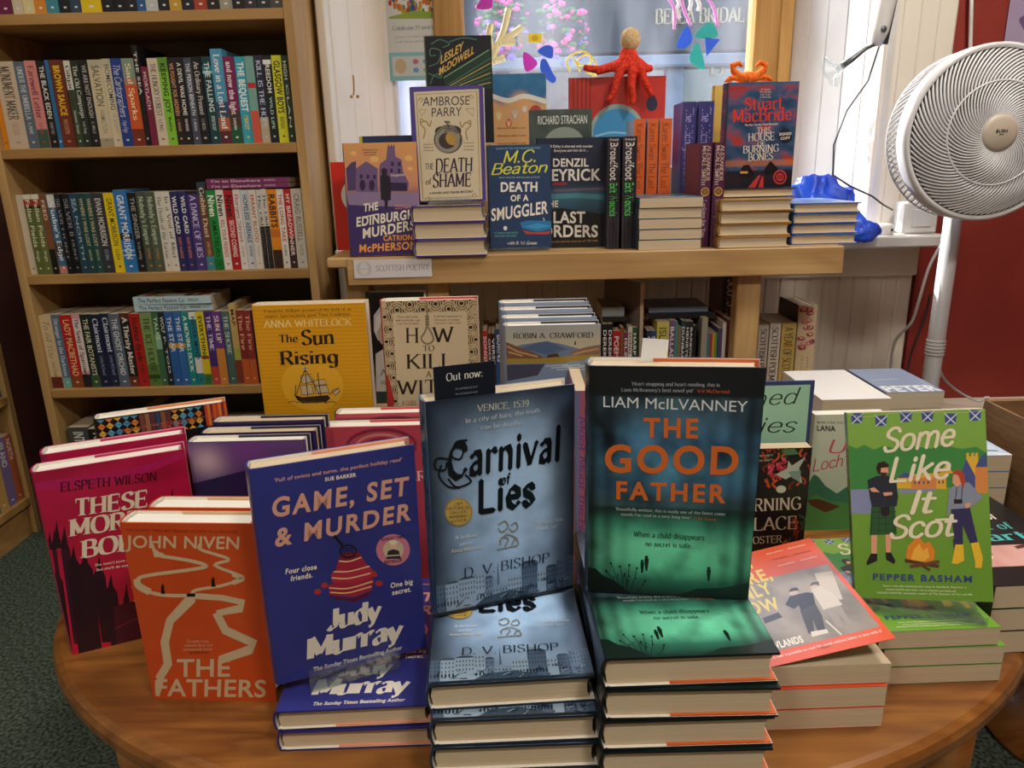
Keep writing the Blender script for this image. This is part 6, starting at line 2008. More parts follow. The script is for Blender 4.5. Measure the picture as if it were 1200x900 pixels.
def acrylic(x, y, z, yaw, W, H, T, lean, label, share=.62, off=0.2, lip=.016):
    """bent clear sheet: foot, front lip and a sloping back rest"""
    t = thing('book_stand', label, 'book stand', Matrix.Translation((x, y, z)) @ Matrix.Rotation(math.radians(yaw), 4, 'Z'), 'clear acrylic book stands')
    w0, w1 = W * off, W * (1 - off)
    MB().box(w0, w1, -.010, T + .05, 0, .0025, MT['acrylic']).build('foot', t)
    MB().box(w0, w1, -.010, -.0075, .0025, lip, MT['acrylic']).build('lip', t)
    l = math.radians(max(lean, 1))
    R = Matrix.Translation((0, T + .006, .003)) @ Matrix.Rotation(-l, 4, 'X')
    MB().box(w0, w1, 0, .0025, 0, H * share, MT['acrylic'], M=R).build('back_plate', t)
    return t

def X(px, py, d): return at(px, py, d).x
def Z(px, py, d): return at(px, py, d).z

def stack(name, n, px, py, d, W, H, T, z, labels, group, yaw=0, jig=(), **k):
    """n equal books lying face up, foot towards the viewer; returns top height"""
    x = X(px, py, d)
    root = None
    for i in range(n):
        jx, jy, jr = jig[i] if i < len(jig) else (0, 0, 0)
        M = M_flat(x + jx, d + jy, z, T, yaw + jr)
        if root is None:
            root = make_book(name, labels[i], W, H, T, group=group, M=M, **k)
        else:
            dup(root, M, labels[i], group)
        z += T + .0009
    return z

# --- left end of the desk
ed = at(411, 298, 1.622)
make_book('hardback', 'orange and violet hardback with a dark figure before old town houses, left end of desk', .153, .234, .030, True, '#c98a5a', '#2b2348', '#2b2348', art_edin(), page='page',
          M=M_stand(ed.x, 1.622, ZD, 2, 4, 0, T=.030))
a_ = Art(.153, .234)
make_book('hardback', 'navy hardback whose yellow topped edge shows over the orange and violet cover', .14, Z(450, 159, 1.70) - ZD, .024, True, '#27365a', '#c9c03a', '#27365a', M=M_stand(X(421, 165, 1.70), 1.705, ZD, 0, 0))
rd = Art(.12, Z(395, 190, 1.78) - ZD)
rd.disc(.5, .38, .34, .2, '#e9e4dc'); rd.disc(.5, .38, .2, .12, '#c8261c')
make_book('paperback', 'bright red book with a white roundel at the left end of the desk', .12, Z(395, 190, 1.78) - ZD, .018, False, '#d22a1e', art=rd, M=M_stand(X(391, 240, 1.78), 1.78, ZD, 0, 0))
# --- the cream serpent cover on its stack
zt_ = stack('hardback', 3, 486, 290, 1.60, .153, .234, .0345, ZD, ['purple edged hardback, lowest of the stack under the cream serpent cover', 'purple edged hardback, middle of the stack under the cream serpent cover', 'purple edged hardback, topmost of the stack under the cream serpent cover'],
            'stack under the cream serpent cover', front='#4b3a86', spine='#4b3a86', art=art_shame(), jig=[(0, 0, 0), (.0, .004, 0), (-.002, .002, .5)])
sx = X(486, 233, 1.64)
acrylic(sx, 1.645, zt_, -2, .153, .234, .034, 5, 'clear acrylic stand holding the cream serpent cover on its stack')
make_book('hardback', 'cream hardback with a serpent round an apple and purple edges, standing on its stack', .153, .234, .034, True, '#4b3a86', '#4b3a86', '#4b3a86', art_shame(), M=M_stand(sx, 1.645, zt_ + .003, -2, 5, 0, T=.034))
blk = tag(MB().box(X(498, 100, 1.78), X(574, 100, 1.78), 1.85, 1.96, ZD, Z(540, 168, 1.86), MT['desk'], bev=.003).build('display_block'), 'tall pine display block behind the serpent covers, under the dark green gilt book', 'display block')
mcz = Z(540, 168, 1.86)
make_book('hardback', 'dark green gilt hardback with slanting gold author name, tallest behind the serpent cover', .152, Z(536, 41, 1.85) - mcz, .034, True, '#151c22', '#24483a', '#151c22', art_mcd(),
          spine_art(.034, Z(536, 41, 1.85) - mcz, 'CLAIRMONT', '#8fb89a', 'LESLEY McDOWELL', '#d8b25a', 'serif', .3, logo=False), M=M_stand(X(498, 41, 1.86), 1.855, mcz, 3, 0))
# --- navy cosy crime cover
bx = X(575, 290, 1.66)
acrylic(bx, 1.66, ZD, 0, .135, .214, .026, 4, 'clear acrylic stand under the navy cover with yellow script', off=.04, lip=.010)
make_book('hardback', 'navy hardback with yellow script author name and a red boat, on an acrylic stand', .135, .218, .026, True, '#1d3a63', '#1d3a63', '#1d3a63', art_beaton(), M=M_stand(bx, 1.66, ZD + .006, 1, 4, 0, T=.026))
mx_ = X(631, 287, 1.712)
make_book('hardback', 'dark blue stormy hardback with bold white lettering, partly behind the navy script cover', .153, Z(680, 161, 1.712) - ZD, .034, True, '#1c2238', '#15171c', '#15171c', art_mey(), M=M_stand(mx_, 1.712, ZD, 0, 0))
for i, (p0_, p1_) in enumerate(((711.5, 726.5), (729, 746))):
    T = X(p1_, 200, 1.665) - X(p0_, 200, 1.665)
    H = Z(728, 160, 1.665) - ZD
    sa = Art(T, H)
    sa.grad(lambda u, v: mix(hx('#1a181e'), hx('#3a3442'), nz(u, v * 4, 3, 5)), 3, 16)
    sa.rect(.1, .70, .9, 1, '#5a5468'); sa.poly([(.2, .98), (.3, .80), (.5, .74), (.62, .80), (.8, .98)], '#131216')
    sa.text('Neil', .15, .035, .85, .035, .018, '#d9d6d0', 'sans', .4)
    sa.vtext('Broadfoot', .045, .38, .5, .58, '#dcd8d2', 'sans', .3)
    sa.vtext('Exit Wounds', .40, .70, .5, .58, '#4fd05a', 'sans', .3)
    make_book('hardback', ['black spined hardback with green lettering beside the stormy blue cover', 'black spined hardback with green lettering, nearer the orange spines'][i], .14, H, T, True, '#2a2730', '#1a181e', '#2a2730', None, sa, 'pagew', bulge=.002, group='black and green spines on the desk',
              M=M_spine(X(p1_, 200, 1.665), 1.662, ZD))
# --- stack of pale blue castle paperbacks
stack('paperback', 5, 748, 291, 1.62, .135, .205, .0213, ZD, [f'castle paperback with cream page edges, {w} of the stack on the desk' for w in ('lowest', 'second from bottom', 'middle', 'second from top', 'topmost')], 'castle paperbacks on the desk',
      hard=False, front='#4a6478', spine='#3f586c', art=art_castle(), page='page', jig=[(0, 0, 0), (.001, .001, 0), (0, 0, 0), (-.001, .001, .3), (0, -.001, -.3)])
# --- risers hidden behind, carrying the back row
rz = ZD + .09
tag(MB().box(X(621, 160, 1.84), X(836, 160, 1.84), 1.836, 1.97, ZD, rz, MT['desk'], bev=.003).build('display_block'), 'long low pine display block under the orange and purple spines on the desk', 'display block')
make_book('hardback', 'grey green moonlit hardback behind the stormy blue cover', .145, Z(656, 128, 1.845) - rz, .026, True, '#3a4644', '#33403e', '#33403e', art_strachan(), M=M_stand(X(621, 130, 1.845), 1.845, rz, 0, 0))
for i, (a, b2) in enumerate(((742.5, 756), (758.5, 771), (772.5, 787))):
    T = X(b2, 170, 1.85) - X(a, 170, 1.85)
    H = Z(765, 139, 1.85) - rz
    make_book('paperback', ['orange spined book, first of the three behind the castle stack', 'orange spined book, middle of the three behind the castle stack', 'orange spined book, third of the three, next to the purple spines'][i], .115, H, T, False, '#8fa0bd', '#d5622a', '#9fb0cc', None,
              spine_art(T, H, 'Karen Swan The Last', '#7a3418', '', None, 'serif', .2, logo=False), 'pagew', 'matt', group='orange spines at the back of the desk', M=M_spine(X(b2, 170, 1.85), 1.85, rz, yaw=0))
for i, (a, b2) in enumerate(((799, 814.5), (817, 835))):
    T = X(b2, 170, 1.86) - X(a, 170, 1.86)
    H = Z(815, 119, 1.86) - rz
    make_book('hardback', ['purple spined hardback, nearer the orange spines', 'purple spined hardback, behind the small dark purple pair'][i], .105, H, T, True, '#5a5aa0', '#3f3a74', '#6a6ab0', None,
              spine_art(T, H, 'The Midnight Secret', '#b0a8dc', '', None, 'serif', .2, bands=((.04, .1, '#5a54a0'),), logo=False), 'pagew', 'gloss', bulge=.002, group='purple spines at the back of the desk', M=M_spine(X(b2, 170, 1.86), 1.86, rz))
for i, (a, b2) in enumerate(((819, 832.5), (834.5, 848))):
    T = X(b2, 230, 1.65) - X(a, 230, 1.65)
    H = Z(830, 167, 1.65) - ZD
    sa = Art(T, H)
    sa.vtext('ALEXANDER', .03, .36, .68, .30, '#e0c9b0', 'serif', .3); sa.vtext('McCALL SMITH', .03, .40, .30, .30, '#e0c9b0', 'serif', .3)
    sa.disc(.5, .46, .36, .042, '#d8b45a', 16); sa.disc(.5, .46, .2, .024, '#8a6a2a', 12)
    sa.vtext('Looking for You', .54, .90, .5, .36, '#d9c0c9', 'serif', .2)
    ba = None
    make_book('hardback', ['dark purple hardback with gilt roundel beside the castle stack', 'dark purple hardback with gilt roundel beside the red and blue cover'][i], .145, H, T, True, '#4a2340', '#4f2545', '#4a2340', None, sa, 'page', bulge=.002, group='dark purple gilt spines on the desk',
              M=M_spine(X(b2, 230, 1.65), 1.65, ZD))
# --- gold and blue stacks at the right end, red and blue thriller on top
zr = stack('hardback', 4, 842, 291, 1.615, .153, .232, .0250, ZD, [f'gold jacketed hardback, {w} of the stack under the red and blue thriller' for w in ('lowest', 'second from bottom', 'third from bottom', 'topmost')], 'gold jacketed stack on the desk',
           front='#b98f50', spine='#a9803f', art=art_gold(), jig=[(0, 0, 0), (0, .002, 0), (.001, 0, .4), (.001, -.002, -.6)])
x = X(847, 222, 1.66)
make_book('hardback', 'thin dark hardback lying under the standing red and blue thriller', .16, .18, .019, True, '#2a2f40', '#8a3a34', '#2a2f40', M=M_flat(x, 1.665, zr, .019, 0))
zr2 = zr + .0195
make_book('hardback', 'red and blue thriller hardback with a SIGNED COPY roundel, standing on the gold stack', .153, Z(895, 97, 1.70) - zr2 + .001, .040, True, '#1d2a44', '#3a3a5a', '#1d2a44', art_macb(),
          spine_art(.04, .234, 'STUART MACBRIDE', '#d8372c', 'BURNING', '#e9dccb', 'serif', .3), M=M_stand(X(848, 215, 1.69), 1.69, zr2, 3, 0, 0))
stack('hardback', 4, 927, 291, 1.655, .145, .222, .0216, ZD, [f'blue jacketed hardback, {w} of the stack at the right end of the desk' for w in ('lowest', 'second from bottom', 'third from bottom', 'topmost')], 'blue jacketed stack on the desk',
      front='#4a6fb0', spine='#3a5ea0', art=art_bluec(), page='page', jig=[(0, 0, 0), (.0, .002, 0), (.001, 0, .4), (.0, 0, -.4)])
tag(MB().box(X(838, 160, 1.9), X(925, 160, 1.9), 1.865, 1.97, ZD, rz, MT['desk'], bev=.003).build('display_block'), 'short pine display block behind the red and blue thriller', 'display block')
yb = Art(.15, .26)
yb.grad(lambda u, v: mix(hx('#d8b45c'), hx('#c99f48'), v), 1, 4)
yb.line([(-.02, .62), (.2, .5), (.5, .3)], .1, '#7a7ab0', True); yb.line([(.0, .9), (.2, .7), (.6, .5)], .08, '#8f8fc0', True)
ybH = Z(845, 100, 1.88) - rz
make_book('hardback', 'yellow and lilac hardback showing left of the red and blue thriller', .15, ybH, .024, True, '#d8b45c', '#b98f3a', '#d8b45c', yb, M=M_stand(X(837, 120, 1.88), 1.88, rz, 0, 0))

# ------------------------------------------------------------------ under the desk
DU = 1.70
def under(p0_, p1_, top, c, s, d, title='', tc='#eee', hgt=None, **k):
    T = X(p1_, 390, DU) - X(p0_, 390, DU) - .0006
    H = (Z((p0_ + p1_) / 2, top, DU) - ZU) if hgt is None else hgt
    return (T, H, X(p1_, 390, DU), c, s, d, title, tc, k)
UR = [
 under(565, 571, 388, '#b33a2a', 'red', 'red paperback', 'SONGS'), under(571, 575, 391, '#4a3028', 'brown', 'brown paperback', 'ODES'), under(575, 580, 391, '#3a2a2a', 'dark brown', 'dark brown paperback', 'VERSE'),
 under(580, 590, 386, '#2f5584', 'blue', 'blue paperback', 'BURNS'),
 under(705.5, 712, 380, '#1d1a1c', 'black', 'black paperback', 'DEREK'), under(712, 718, 380, '#211d20', 'black', 'second black paperback', 'DEREK'),
 under(718, 727, 388, '#b5262c', 'red', 'red paperback', 'POEMS'), under(727, 731, 384, '#8a5a34', 'tan', 'tan paperback', ''), under(731, 736, 390, '#7a3a6a', 'plum', 'plum paperback', 'ISLES'), under(736, 741, 383, '#e0ddd2', 'white', 'white paperback', 'SONG', '#333'), under(741, 747, 384, '#2f5a44', 'green', 'green paperback', 'HARP'),
 under(758, 763, 388, '#2a3a5a', 'navy', 'navy paperback', 'GAEL'), under(763, 769, 388, '#33527a', 'blue', 'blue paperback', 'SEA'),
 under(769.5, 784, 377, '#d3c96a', 'yellow', 'pale yellow paperback', 'ISLANDS', '#6a6430'), under(784, 791, 376, '#7a5a86', 'mauve', 'mauve paperback', 'BALLADS'), under(791, 794, 377, '#4a9a94', 'teal', 'thin teal paperback', ''), under(794, 798, 383, '#8a7a64', 'fawn', 'fawn paperback', ''),
 under(798, 803, 376, '#2f4a4a', 'dark teal', 'dark teal paperback', 'DUNBAR'), under(803, 808, 377, '#2a3436', 'charcoal', 'charcoal paperback', 'HENRYSON'), under(808, 812, 377, '#26302e', 'black', 'black paperback', 'BARBOUR'), under(812, 816, 382, '#22262c', 'jet', 'jet paperback', ''),
 under(822, 829, 373, '#aaa294', 'stone', 'stone grey paperback', ''), under(829, 832, 391, '#3a8a8a', 'turquoise', 'thin turquoise booklet', ''), under(832, 835, 391, '#b33a5a', 'rose', 'thin rose booklet', ''), under(835, 838, 391, '#d9a43a', 'amber', 'thin amber booklet', ''), under(838, 841, 391, '#5aa04a', 'green', 'thin green booklet', ''),
 under(841.5, 846, 385, '#5a4a7a', 'violet', 'violet paperback', ''), under(846.5, 851, 378, '#d9d4c4', 'ivory', 'ivory paperback', '', '#555'), under(852, 856, 375, '#7a3a34', 'brick', 'brick paperback', ''), under(856, 860, 376, '#cfc6b0', 'cream', 'cream paperback', ''),
]
its = [dict(s=u[4], d=u[5]) for u in UR]
for (T, H, xr, c, s, d, t, tc, k), lab in zip(UR, label_row(its, 'under the desk')):
    dp = .13
    if X(714, 390, DU) < xr < X(748, 390, DU): dp = max(.02, (X(757, 390, DU) - xr) * 1.6 - .02)
    make_book('poetry_book', lab, dp, H, T, False, c, sart=spine_art(T, H, t, tc, logo=False, th=.6), mat='matt', group='poetry books under the desk', M=M_spine(xr, DU, ZU + .0004))
# a tall open-faced book among them, and books laid across the tops
gb = Art(.16, .29)
gb.grad(lambda u, v: mix(hx('#7a6a62'), hx('#8d7c72'), nz(u, v, 4, 2)), 4, 6)
for i in range(5): gb.text('POEMS OF THE NORTH', .2, .25 + i * .07, .82, .25 + i * .07, .035, '#4a3c36', 'sans', .6)
gy = 1.705 + .17 * math.sin(math.radians(68))
gx = X(750, 380, DU) - .17 * math.cos(math.radians(68))
make_book('poetry_book', 'tall grey brown book with an orange edge, turned face out among the poetry books', .17, Z(740, 327, 1.78) - ZU, .010, False, '#84746a', '#84746a', '#c9622c', gb, M=M_stand(gx, gy, ZU + .0004, -68, 0))
zl = ZU + max(UR[i][1] for i in range(13, 21)) + .001
make_book('poetry_book', 'black book lying across the yellow and dark spines under the desk', .13, .16, .013, False, '#1f1f24', mat='matt', M=M_lying_spine(X(760, 350, 1.72), 1.725, zl, .16, .013))
make_book('poetry_book', 'pale blue book lying on the black one under the desk', .12, .14, .012, False, '#7f93ae', mat='matt', M=M_lying_spine(X(762, 340, 1.72), 1.73, zl + .0135, .14, .012))
zl = ZU + max(UR[i][1] for i in range(4, 6)) + .001
make_book('poetry_book', 'dark book lying across the two black spines under the desk', .12, .06, .012, False, '#25231f', mat='matt', M=M_lying_spine(X(706, 350, 1.72), 1.72, zl, .06, .012))
make_book('poetry_book', 'silver backed book lying on the dark one under the desk', .12, .052, .022, False, '#8d9496', mat='matt', M=M_lying_spine(X(706, 350, 1.72), 1.722, zl + .0125, .052, .022))
mz = Z(845, 318, 1.80)
make_book('poetry_book', 'tall dark maroon book against the right desk leg', .13, .36, .045, True, '#5a1f26', '#231c22', '#5a1f26', sart=spine_art(.045, .36, 'THE SCOTS KITCHEN', '#c9b48a', 'POEMS', None, 'serif'), M=M_spine(X(868, 350, 1.87) - .002, 1.865, ZU + .0004))
pr = art_portrait()
ph = Z(440, 343, 1.632) - ZU
make_book('hardback', 'black jacketed hardback with a grey haired portrait, standing between the left desk legs', .130, ph, .030, True, '#151216', '#151216', '#151216', pr, M=M_stand(X(428, 343, 1.632), 1.63, ZU + .0004, -5, 0))
RU = [(888, 900, 381, '#d6d2c8', 'white', 'white paperback with black lettering', 'SCOTTISH POEMS', '#333'), (901, 914, 379, '#dcd8ce', 'ivory', 'ivory paperback with black lettering', 'SCOTTISH POEMS', '#333'),
      (915, 932, 379, '#c9b26a', 'tan', 'tan paperback with dark serif lettering', 'A YEAR OF SCOTTISH', '#5a4a24')]
its = [dict(s=u[4], d=u[5]) for u in RU] + [dict(s='floral', d='tall cream book with red flowers')]
labs = label_row(its, 'past the desk leg')
for (a, b2, top, c, s, d, t, tc), lab in zip(RU, labs):
    T = X(b2, 400, 1.80) - X(a, 400, 1.80) - .0006
    H = Z(a, top, 1.80) - ZU
    make_book('poetry_book', lab, .13, H, T, False, c, sart=spine_art(T, H, t, tc, font='serif', logo=False), mat='matt', group='books beyond the right desk leg', M=M_spine(X(b2, 400, 1.80), 1.80, ZU + .0004))
T = X(954, 400, 1.80) - X(933, 400, 1.80)
H = Z(945, 358, 1.80) - ZU
fs = Art(T, H)
fs.grad(lambda u, v: hx('#d0bf9c'), 1, 1)
rr = random.Random(8)
for i in range(24): fs.disc(rr.uniform(.1, .9), rr.uniform(.02, .46), .22, .025, rr.choice(['#a83a44', '#8f2f3a', '#c9747a', '#d9b4a8']), 10)
fs.vtext('ANTHOLOGY', .55, .92, .5, .4, '#8a7a4a', 'serif')
make_book('poetry_book', labs[3], .14, H, T, True, '#d0bf9c', '#d0bf9c', '#3a3430', None, fs, M=M_spine(X(954, 400, 1.80), 1.797, ZU + .0004))

# ------------------------------------------------------------------ window sill: plinth, picture books, toys, stickers, poster, lamp
zp = CAMH - .010
tag(MB().box(-.325, .70, 2.03, 2.40, ZSILL, zp, MT['white'], bev=.004).build('display_plinth'), 'long white plinth on the window sill, carrying the picture books', 'plinth')
shz = Z(608, 86, 2.06) - zp
as_ = art_shells()
make_book('picture_book', 'picture book of seashells on orange sand, standing against the window', X(640, 100, 2.06) - X(576, 100, 2.06), shz, .012, True, '#dba872', '#3f83b0', '#3f83b0', as_, M=M_stand(X(576, 100, 2.06), 2.06, zp, 0, 0))
ow = X(780, 110, 2.08) - X(667, 110, 2.08)
oz = Z(724, 90, 2.08)
make_book('picture_book', 'wide red picture book with a blue sea archway, under the octopus toy', ow, oz - zp, .014, True, '#b5352d', '#8d2824', '#b5352d', art_octo(), M=M_stand(X(667, 110, 2.08), 2.08, zp, 0, 0))

def fuse(o, voxel, smooth=2):
    md = o.modifiers.new('fuse', 'REMESH')
    md.mode = 'VOXEL'
    md.voxel_size = voxel
    md.use_smooth_shade = True
    if smooth:
        sm = o.modifiers.new('smooth', 'SMOOTH')
        sm.iterations = smooth
    return o
# octopus: sandy knitted head, coral body whose arms drape over the book
oc = at(737, 82, 2.07)
ot = thing('octopus_toy', 'red knitted octopus toy with a sand coloured head draped over the red picture book', 'toy', Matrix.Translation((oc.x, 2.083, oz + .007)))
s_ = 2.07 / 870
ob = MB()
ob.ball((0, 0, .035), .026, MT['wool_red'], 16, 12, (1, .85, 1.25))
ob.ball((-.002, 0, .022), .029, MT['wool_red'], 16, 12, (1.1, .8, .8))
for pts in ([(0, -.01, .03), (-.04, -.014, .018), (-.075, -.015, .010), (-.105, -.016, .013), (-.118, -.016, .017)],
            [(0, -.01, .03), (-.022, -.026, .012), (-.034, -.030, -.02), (-.042, -.028, -.05), (-.056, -.027, -.068)],
            [(.002, -.01, .03), (.006, -.03, .0), (.004, -.032, -.035), (.010, -.028, -.065), (.006, -.027, -.078)],
            [(.01, -.01, .03), (.030, -.026, .005), (.038, -.030, -.022), (.052, -.028, -.042), (.058, -.027, -.058)],
            [(.01, 0, .035), (.034, -.004, .020), (.05, -.006, .010), (.062, -.006, .012)],
            [(-.01, -.012, .03), (-.03, -.022, .016), (-.06, -.02, .011), (-.085, -.021, .004)],
            [(0, .01, .03), (-.02, .026, .0), (-.022, .028, -.03), (-.024, .027, -.06)],
            [(.01, .01, .03), (.022, .026, .0), (.026, .028, -.03), (.024, .027, -.055)]):
    P = [Vector(p) for p in pts]
    ob.tube([tuple(P[0].lerp(P[1], t)) for t in (0, .5)] + P[1:], [.017, .014] + [.012 - .0016 * i for i in range(len(P) - 1)], MT['wool_red'], 10)
fuse(ob.build('body', ot), .0028)
hd = MB()
hd.ball((.004, -.002, .082), .0262, MT['wool_sand'], 20, 14, (1, 1, 1.08))
hd.build('head', ot)
ey = MB()
for dx in (-.009, .012): ey.ball((dx, -.0255, .078), .003, MT['blackp'], 8, 6)
# orange crab toy on the yellow book
cb = at(876, 92, 1.89)
ct = MB()
ct.ball((0, 0, .014), .024, MT['wool_orange'], 16, 10, (1.25, .7, .6))
for s in (-1, 1):
    ct.tube([(s * .018, -.004, .016), (s * .036, -.006, .030), (s * .040, -.008, .042), (s * .024, -.010, .046), (s * .016, -.010, .038)], [.009, .008, .007, .006, .004], MT['wool_orange'], 8)
    for k in range(3):
        ct.tube([(s * .02, -.002 + .004 * k, .012), (s * (.046 - .006 * k), -.012 + .006 * k, .014), (s * (.058 - .008 * k), -.015 + .006 * k, .004)], [.006, .005, .003], MT['wool_orange'], 7)
co = fuse(ct.build('crab_toy', None, Matrix.Translation((cb.x, 1.892, rz + ybH + .002))), .0022)
tag(co, 'orange knitted crab toy on top of the yellow and lilac book', 'toy')

# shapes cut from coloured film, stuck on the inside of the pane
def film(name, label, pts, c, d=None, group='film shapes on the window', smooth=True):
    y = YG - .0012
    if smooth: pts = _curve(pts + [pts[0]], 5)[:-1]
    P = [at(px, py, y) for px, py in pts]
    m = 'film_' + c.lstrip('#')
    if m not in MT: MT[m] = noise_mat(m, hx(c, .92), hx(c, 1.05), 14, 0.4)
    MT[m].node_tree.nodes['Principled BSDF'].inputs['Transmission Weight'].default_value = 0.0
    mb = MB().prism([(p.x, p.z) for p in P], 'Y', y, y + .0008, MT[m])
    return tag(mb.build(name), label, 'window sticker', group)
film('fish_sticker', 'magenta film shape high on the window beside the mullion', [(558, 9), (566, -3), (575, -4), (577, 8), (568, 11)], '#c227b4')
film('fish_sticker', 'magenta film fish on the window above the shells book', [(613, 63), (618, 62), (629, 72), (628, 78), (618, 84), (614, 78)], '#c227b4')
film('fish_sticker', 'upper blue film shape beside the magenta fish', [(630, 60), (640, 53), (648, 56), (647, 68), (638, 66)], '#2459d6')
film('fish_sticker', 'lower blue film shape beside the magenta fish', [(634, 71), (640, 70), (647, 84), (652, 93), (646, 97), (634, 84)], '#2459d6')
film('fish_sticker', 'blue film shape left of the four, under the far lettering', [(793, 54), (802, 33), (808, 33), (811, 48), (803, 56)], '#1f5ee0')
film('fish_sticker', 'teal film shape uppermost of the four under the far lettering', [(814, 42), (828, 27), (836, 29), (841, 42), (826, 45)], '#1fa3a0')
film('fish_sticker', 'blue triangular film shape right of the four under the far lettering', [(826, 44), (844, 46), (828, 66)], '#2459d6', smooth=False)
film('fish_sticker', 'teal film shape lowest of the four under the far lettering', [(808, 69), (814, 52), (820, 54), (826, 80), (816, 78)], '#23aaa6')
def cord(name, label, curves, r, c, group='painted outlines on the window', cat='window sticker'):
    y = YG - .003
    m = 'film_' + c.lstrip('#')
    if m not in MT: MT[m] = noise_mat(m, hx(c, .92), hx(c, 1.05), 14, 0.5)
    mb = MB()
    for cu in curves:
        rr_ = r
        P = _curve(cu, 6)
        mb.tube([tuple(at(a, b3, y)) for a, b3 in P], rr_, MT[m], 6)
    return tag(mb.build(name), label, cat, group)
cord('coral_sticker', 'cream branching coral shape on the window beside the dark green book', [[(574, 78), (580, 60), (590, 36), (596, 10)], [(578, 62), (573, 44), (575, 28)], [(584, 52), (598, 42), (612, 32)], [(588, 50), (604, 50)], [(578, 72), (592, 68)]], .011, '#e9dfae')
cord('anemone_sticker', 'yellow looping outline on the window left of the octopus', [[(668, 84), (664, 70), (680, 60), (692, 66), (690, 76), (676, 74), (672, 68)], [(680, 84), (676, 72), (688, 64), (698, 74), (698, 88), (688, 84)]], .003, '#e6d64a')
cord('jellyfish_sticker', 'pink trailing jellyfish arms drawn at the top of the window', [[(778, -6), (788, 4), (791, 18), (790, 34)], [(798, -6), (802, 12), (810, 30)], [(826, -6), (836, 8), (841, 30)]], .005, '#e39adf')
cord('jellyfish_sticker', 'white curling jellyfish arms drawn at the top of the window', [[(792, -6), (796, 4), (793, 12), (797, 22)], [(806, -6), (810, 2), (808, 12)], [(816, -4), (820, 6), (818, 12)]], .006, '#f0eef4')
sw_ = Art(.075, .028)
sw_.grad(lambda u, v: hx('#dfe6ec'), 1, 1); sw_.rect(.45, .05, .98, .95, '#e9d22a'); sw_.disc(.7, .5, .14, .3, '#c9a81a')
pz_ = at(607, 51, YG - .003)
card('window_tag', 'small white and yellow sticker on the window above the shells book', 'label', sw_, Matrix.Translation((pz_.x, YG - .003, pz_.z)))

# poster on the side pane
py0, py1 = at(457, 95, 2.455), at(520, -20, 2.455)
pa = Art(py1.x - py0.x, py1.z - py0.z)
pa.grad(lambda u, v: hx('#e6e6de'), 1, 1)
pa.rect(0, .70, 1, 1, '#9fd4d4'); pa.rect(.06, .74, .94, .95, '#e9e9e2')
rr = random.Random(6)
for i in range(60): pa.disc(rr.uniform(.08, .92), rr.uniform(.1, .3), .03, .03 + .02 * rr.random(), rr.choice(['#c9483a', '#3f6fb0', '#d9b23a', '#6a9a4a', '#8a5a9a', '#d98a4a']), 8)
pa.poly([(.05, .33), (.5, .27), (.95, .30), (.95, .36), (.05, .35)], '#a8c45a')
pa.text('Celebrate 25 years of', .1, .47, .9, .46, .04, '#6a6e70', 'serif', .1)
pa.text('stories to read and share', .14, .55, .86, .54, .02, '#8a8e90', 'serif'); pa.text('at the library and the bookshop', .14, .60, .86, .595, .02, '#8a8e90', 'serif')
pa.disc(.2, .845, .1, .08, '#e0c9a0', 16)
for i in range(3):
    for j in range(2): pa.disc(.46 + i * .17, .80 + j * .09, .05, .028, ['#d98aa0', '#8ab0d9', '#a8c98a'][(i + j) % 3], 10)
card('poster', 'white poster of bright figures with a pale blue foot, on the side pane', 'poster', pa, Matrix.Translation((py0.x, 2.455, py0.z)), mat='paper')
# two little cup hooks on the left jamb
hk = at(412, 112, 2.17)
th_ = thing('cup_hook', 'small brass double cup hook on the cream boarded jamb', 'hook', Matrix.Translation((hk.x + .01, 2.165, hk.z)))
MB().tube([(0, 0, .05), (.002, -.012, .035), (0, -.006, .012), (-.002, -.010, 0)], .0022, MT['golden'], 6).build('stem', th_)
for dx in (-.008, .009): MB().ball((dx, -.008, -.004), .0045, MT['golden'], 10, 8).build('knob', th_)

# hinged white lamp on the right of the bay
la = at(1025, 52, 2.05)
lt = thing('wall_lamp', 'white hinged arm with a clear cone cup, hanging at the top right of the window', 'lamp', Matrix.Translation((la.x, 2.04, la.z)))
MB().tube([(.0, 0, -.005), (.004, 0, .03), (.020, .0, .16), (.055, .01, .36)], [.012, .022, .026, .028], MT['white'], 16).build('arm', lt)
MB().tube([(.026, .012, .0), (.045, .012, .16), (.085, .02, .36)], .008, MT['metal'], 10).build('spring_tube', lt)
MB().ball((.004, -.022, .03), .008, MT['metal'], 12, 8, (1, .5, 1)).build('bolt', lt)
MB().tube([(.0, -.004, .0), (-.03, -.006, -.012), (-.06, -.008, -.035), (-.085, -.01, -.05)], [.004, .005, .007, .009], MT['metal'], 8).build('link', lt)
cm_ = Matrix.Translation((-.085, -.01, -.05)) @ Matrix.Rotation(math.radians(-118), 4, 'Y')
MB().lathe([(.010, 0), (.014, .012), (.022, .026), (.040, .032), (.041, .034), (.022, .029), (.012, .014)], MT['acrylic'], 24, cm_).build('cup', lt)
cb_ = [at(1030, 55, 2.02), at(1017, 95, 2.0), at(992, 130, 1.98), at(977, 170, 1.97), at(976, 205, 1.97), at(996, 218, 1.98), at(1022, 230, 1.99), at(1035, 240, 2.0), at(1046, 246, 2.02)]
tag(MB().tube([Vector(p) for p in cb_], .0025, MT['metal'], 6).build('lamp_cable'), 'thin grey cable drooping from the hinged lamp to the sill', 'cable')
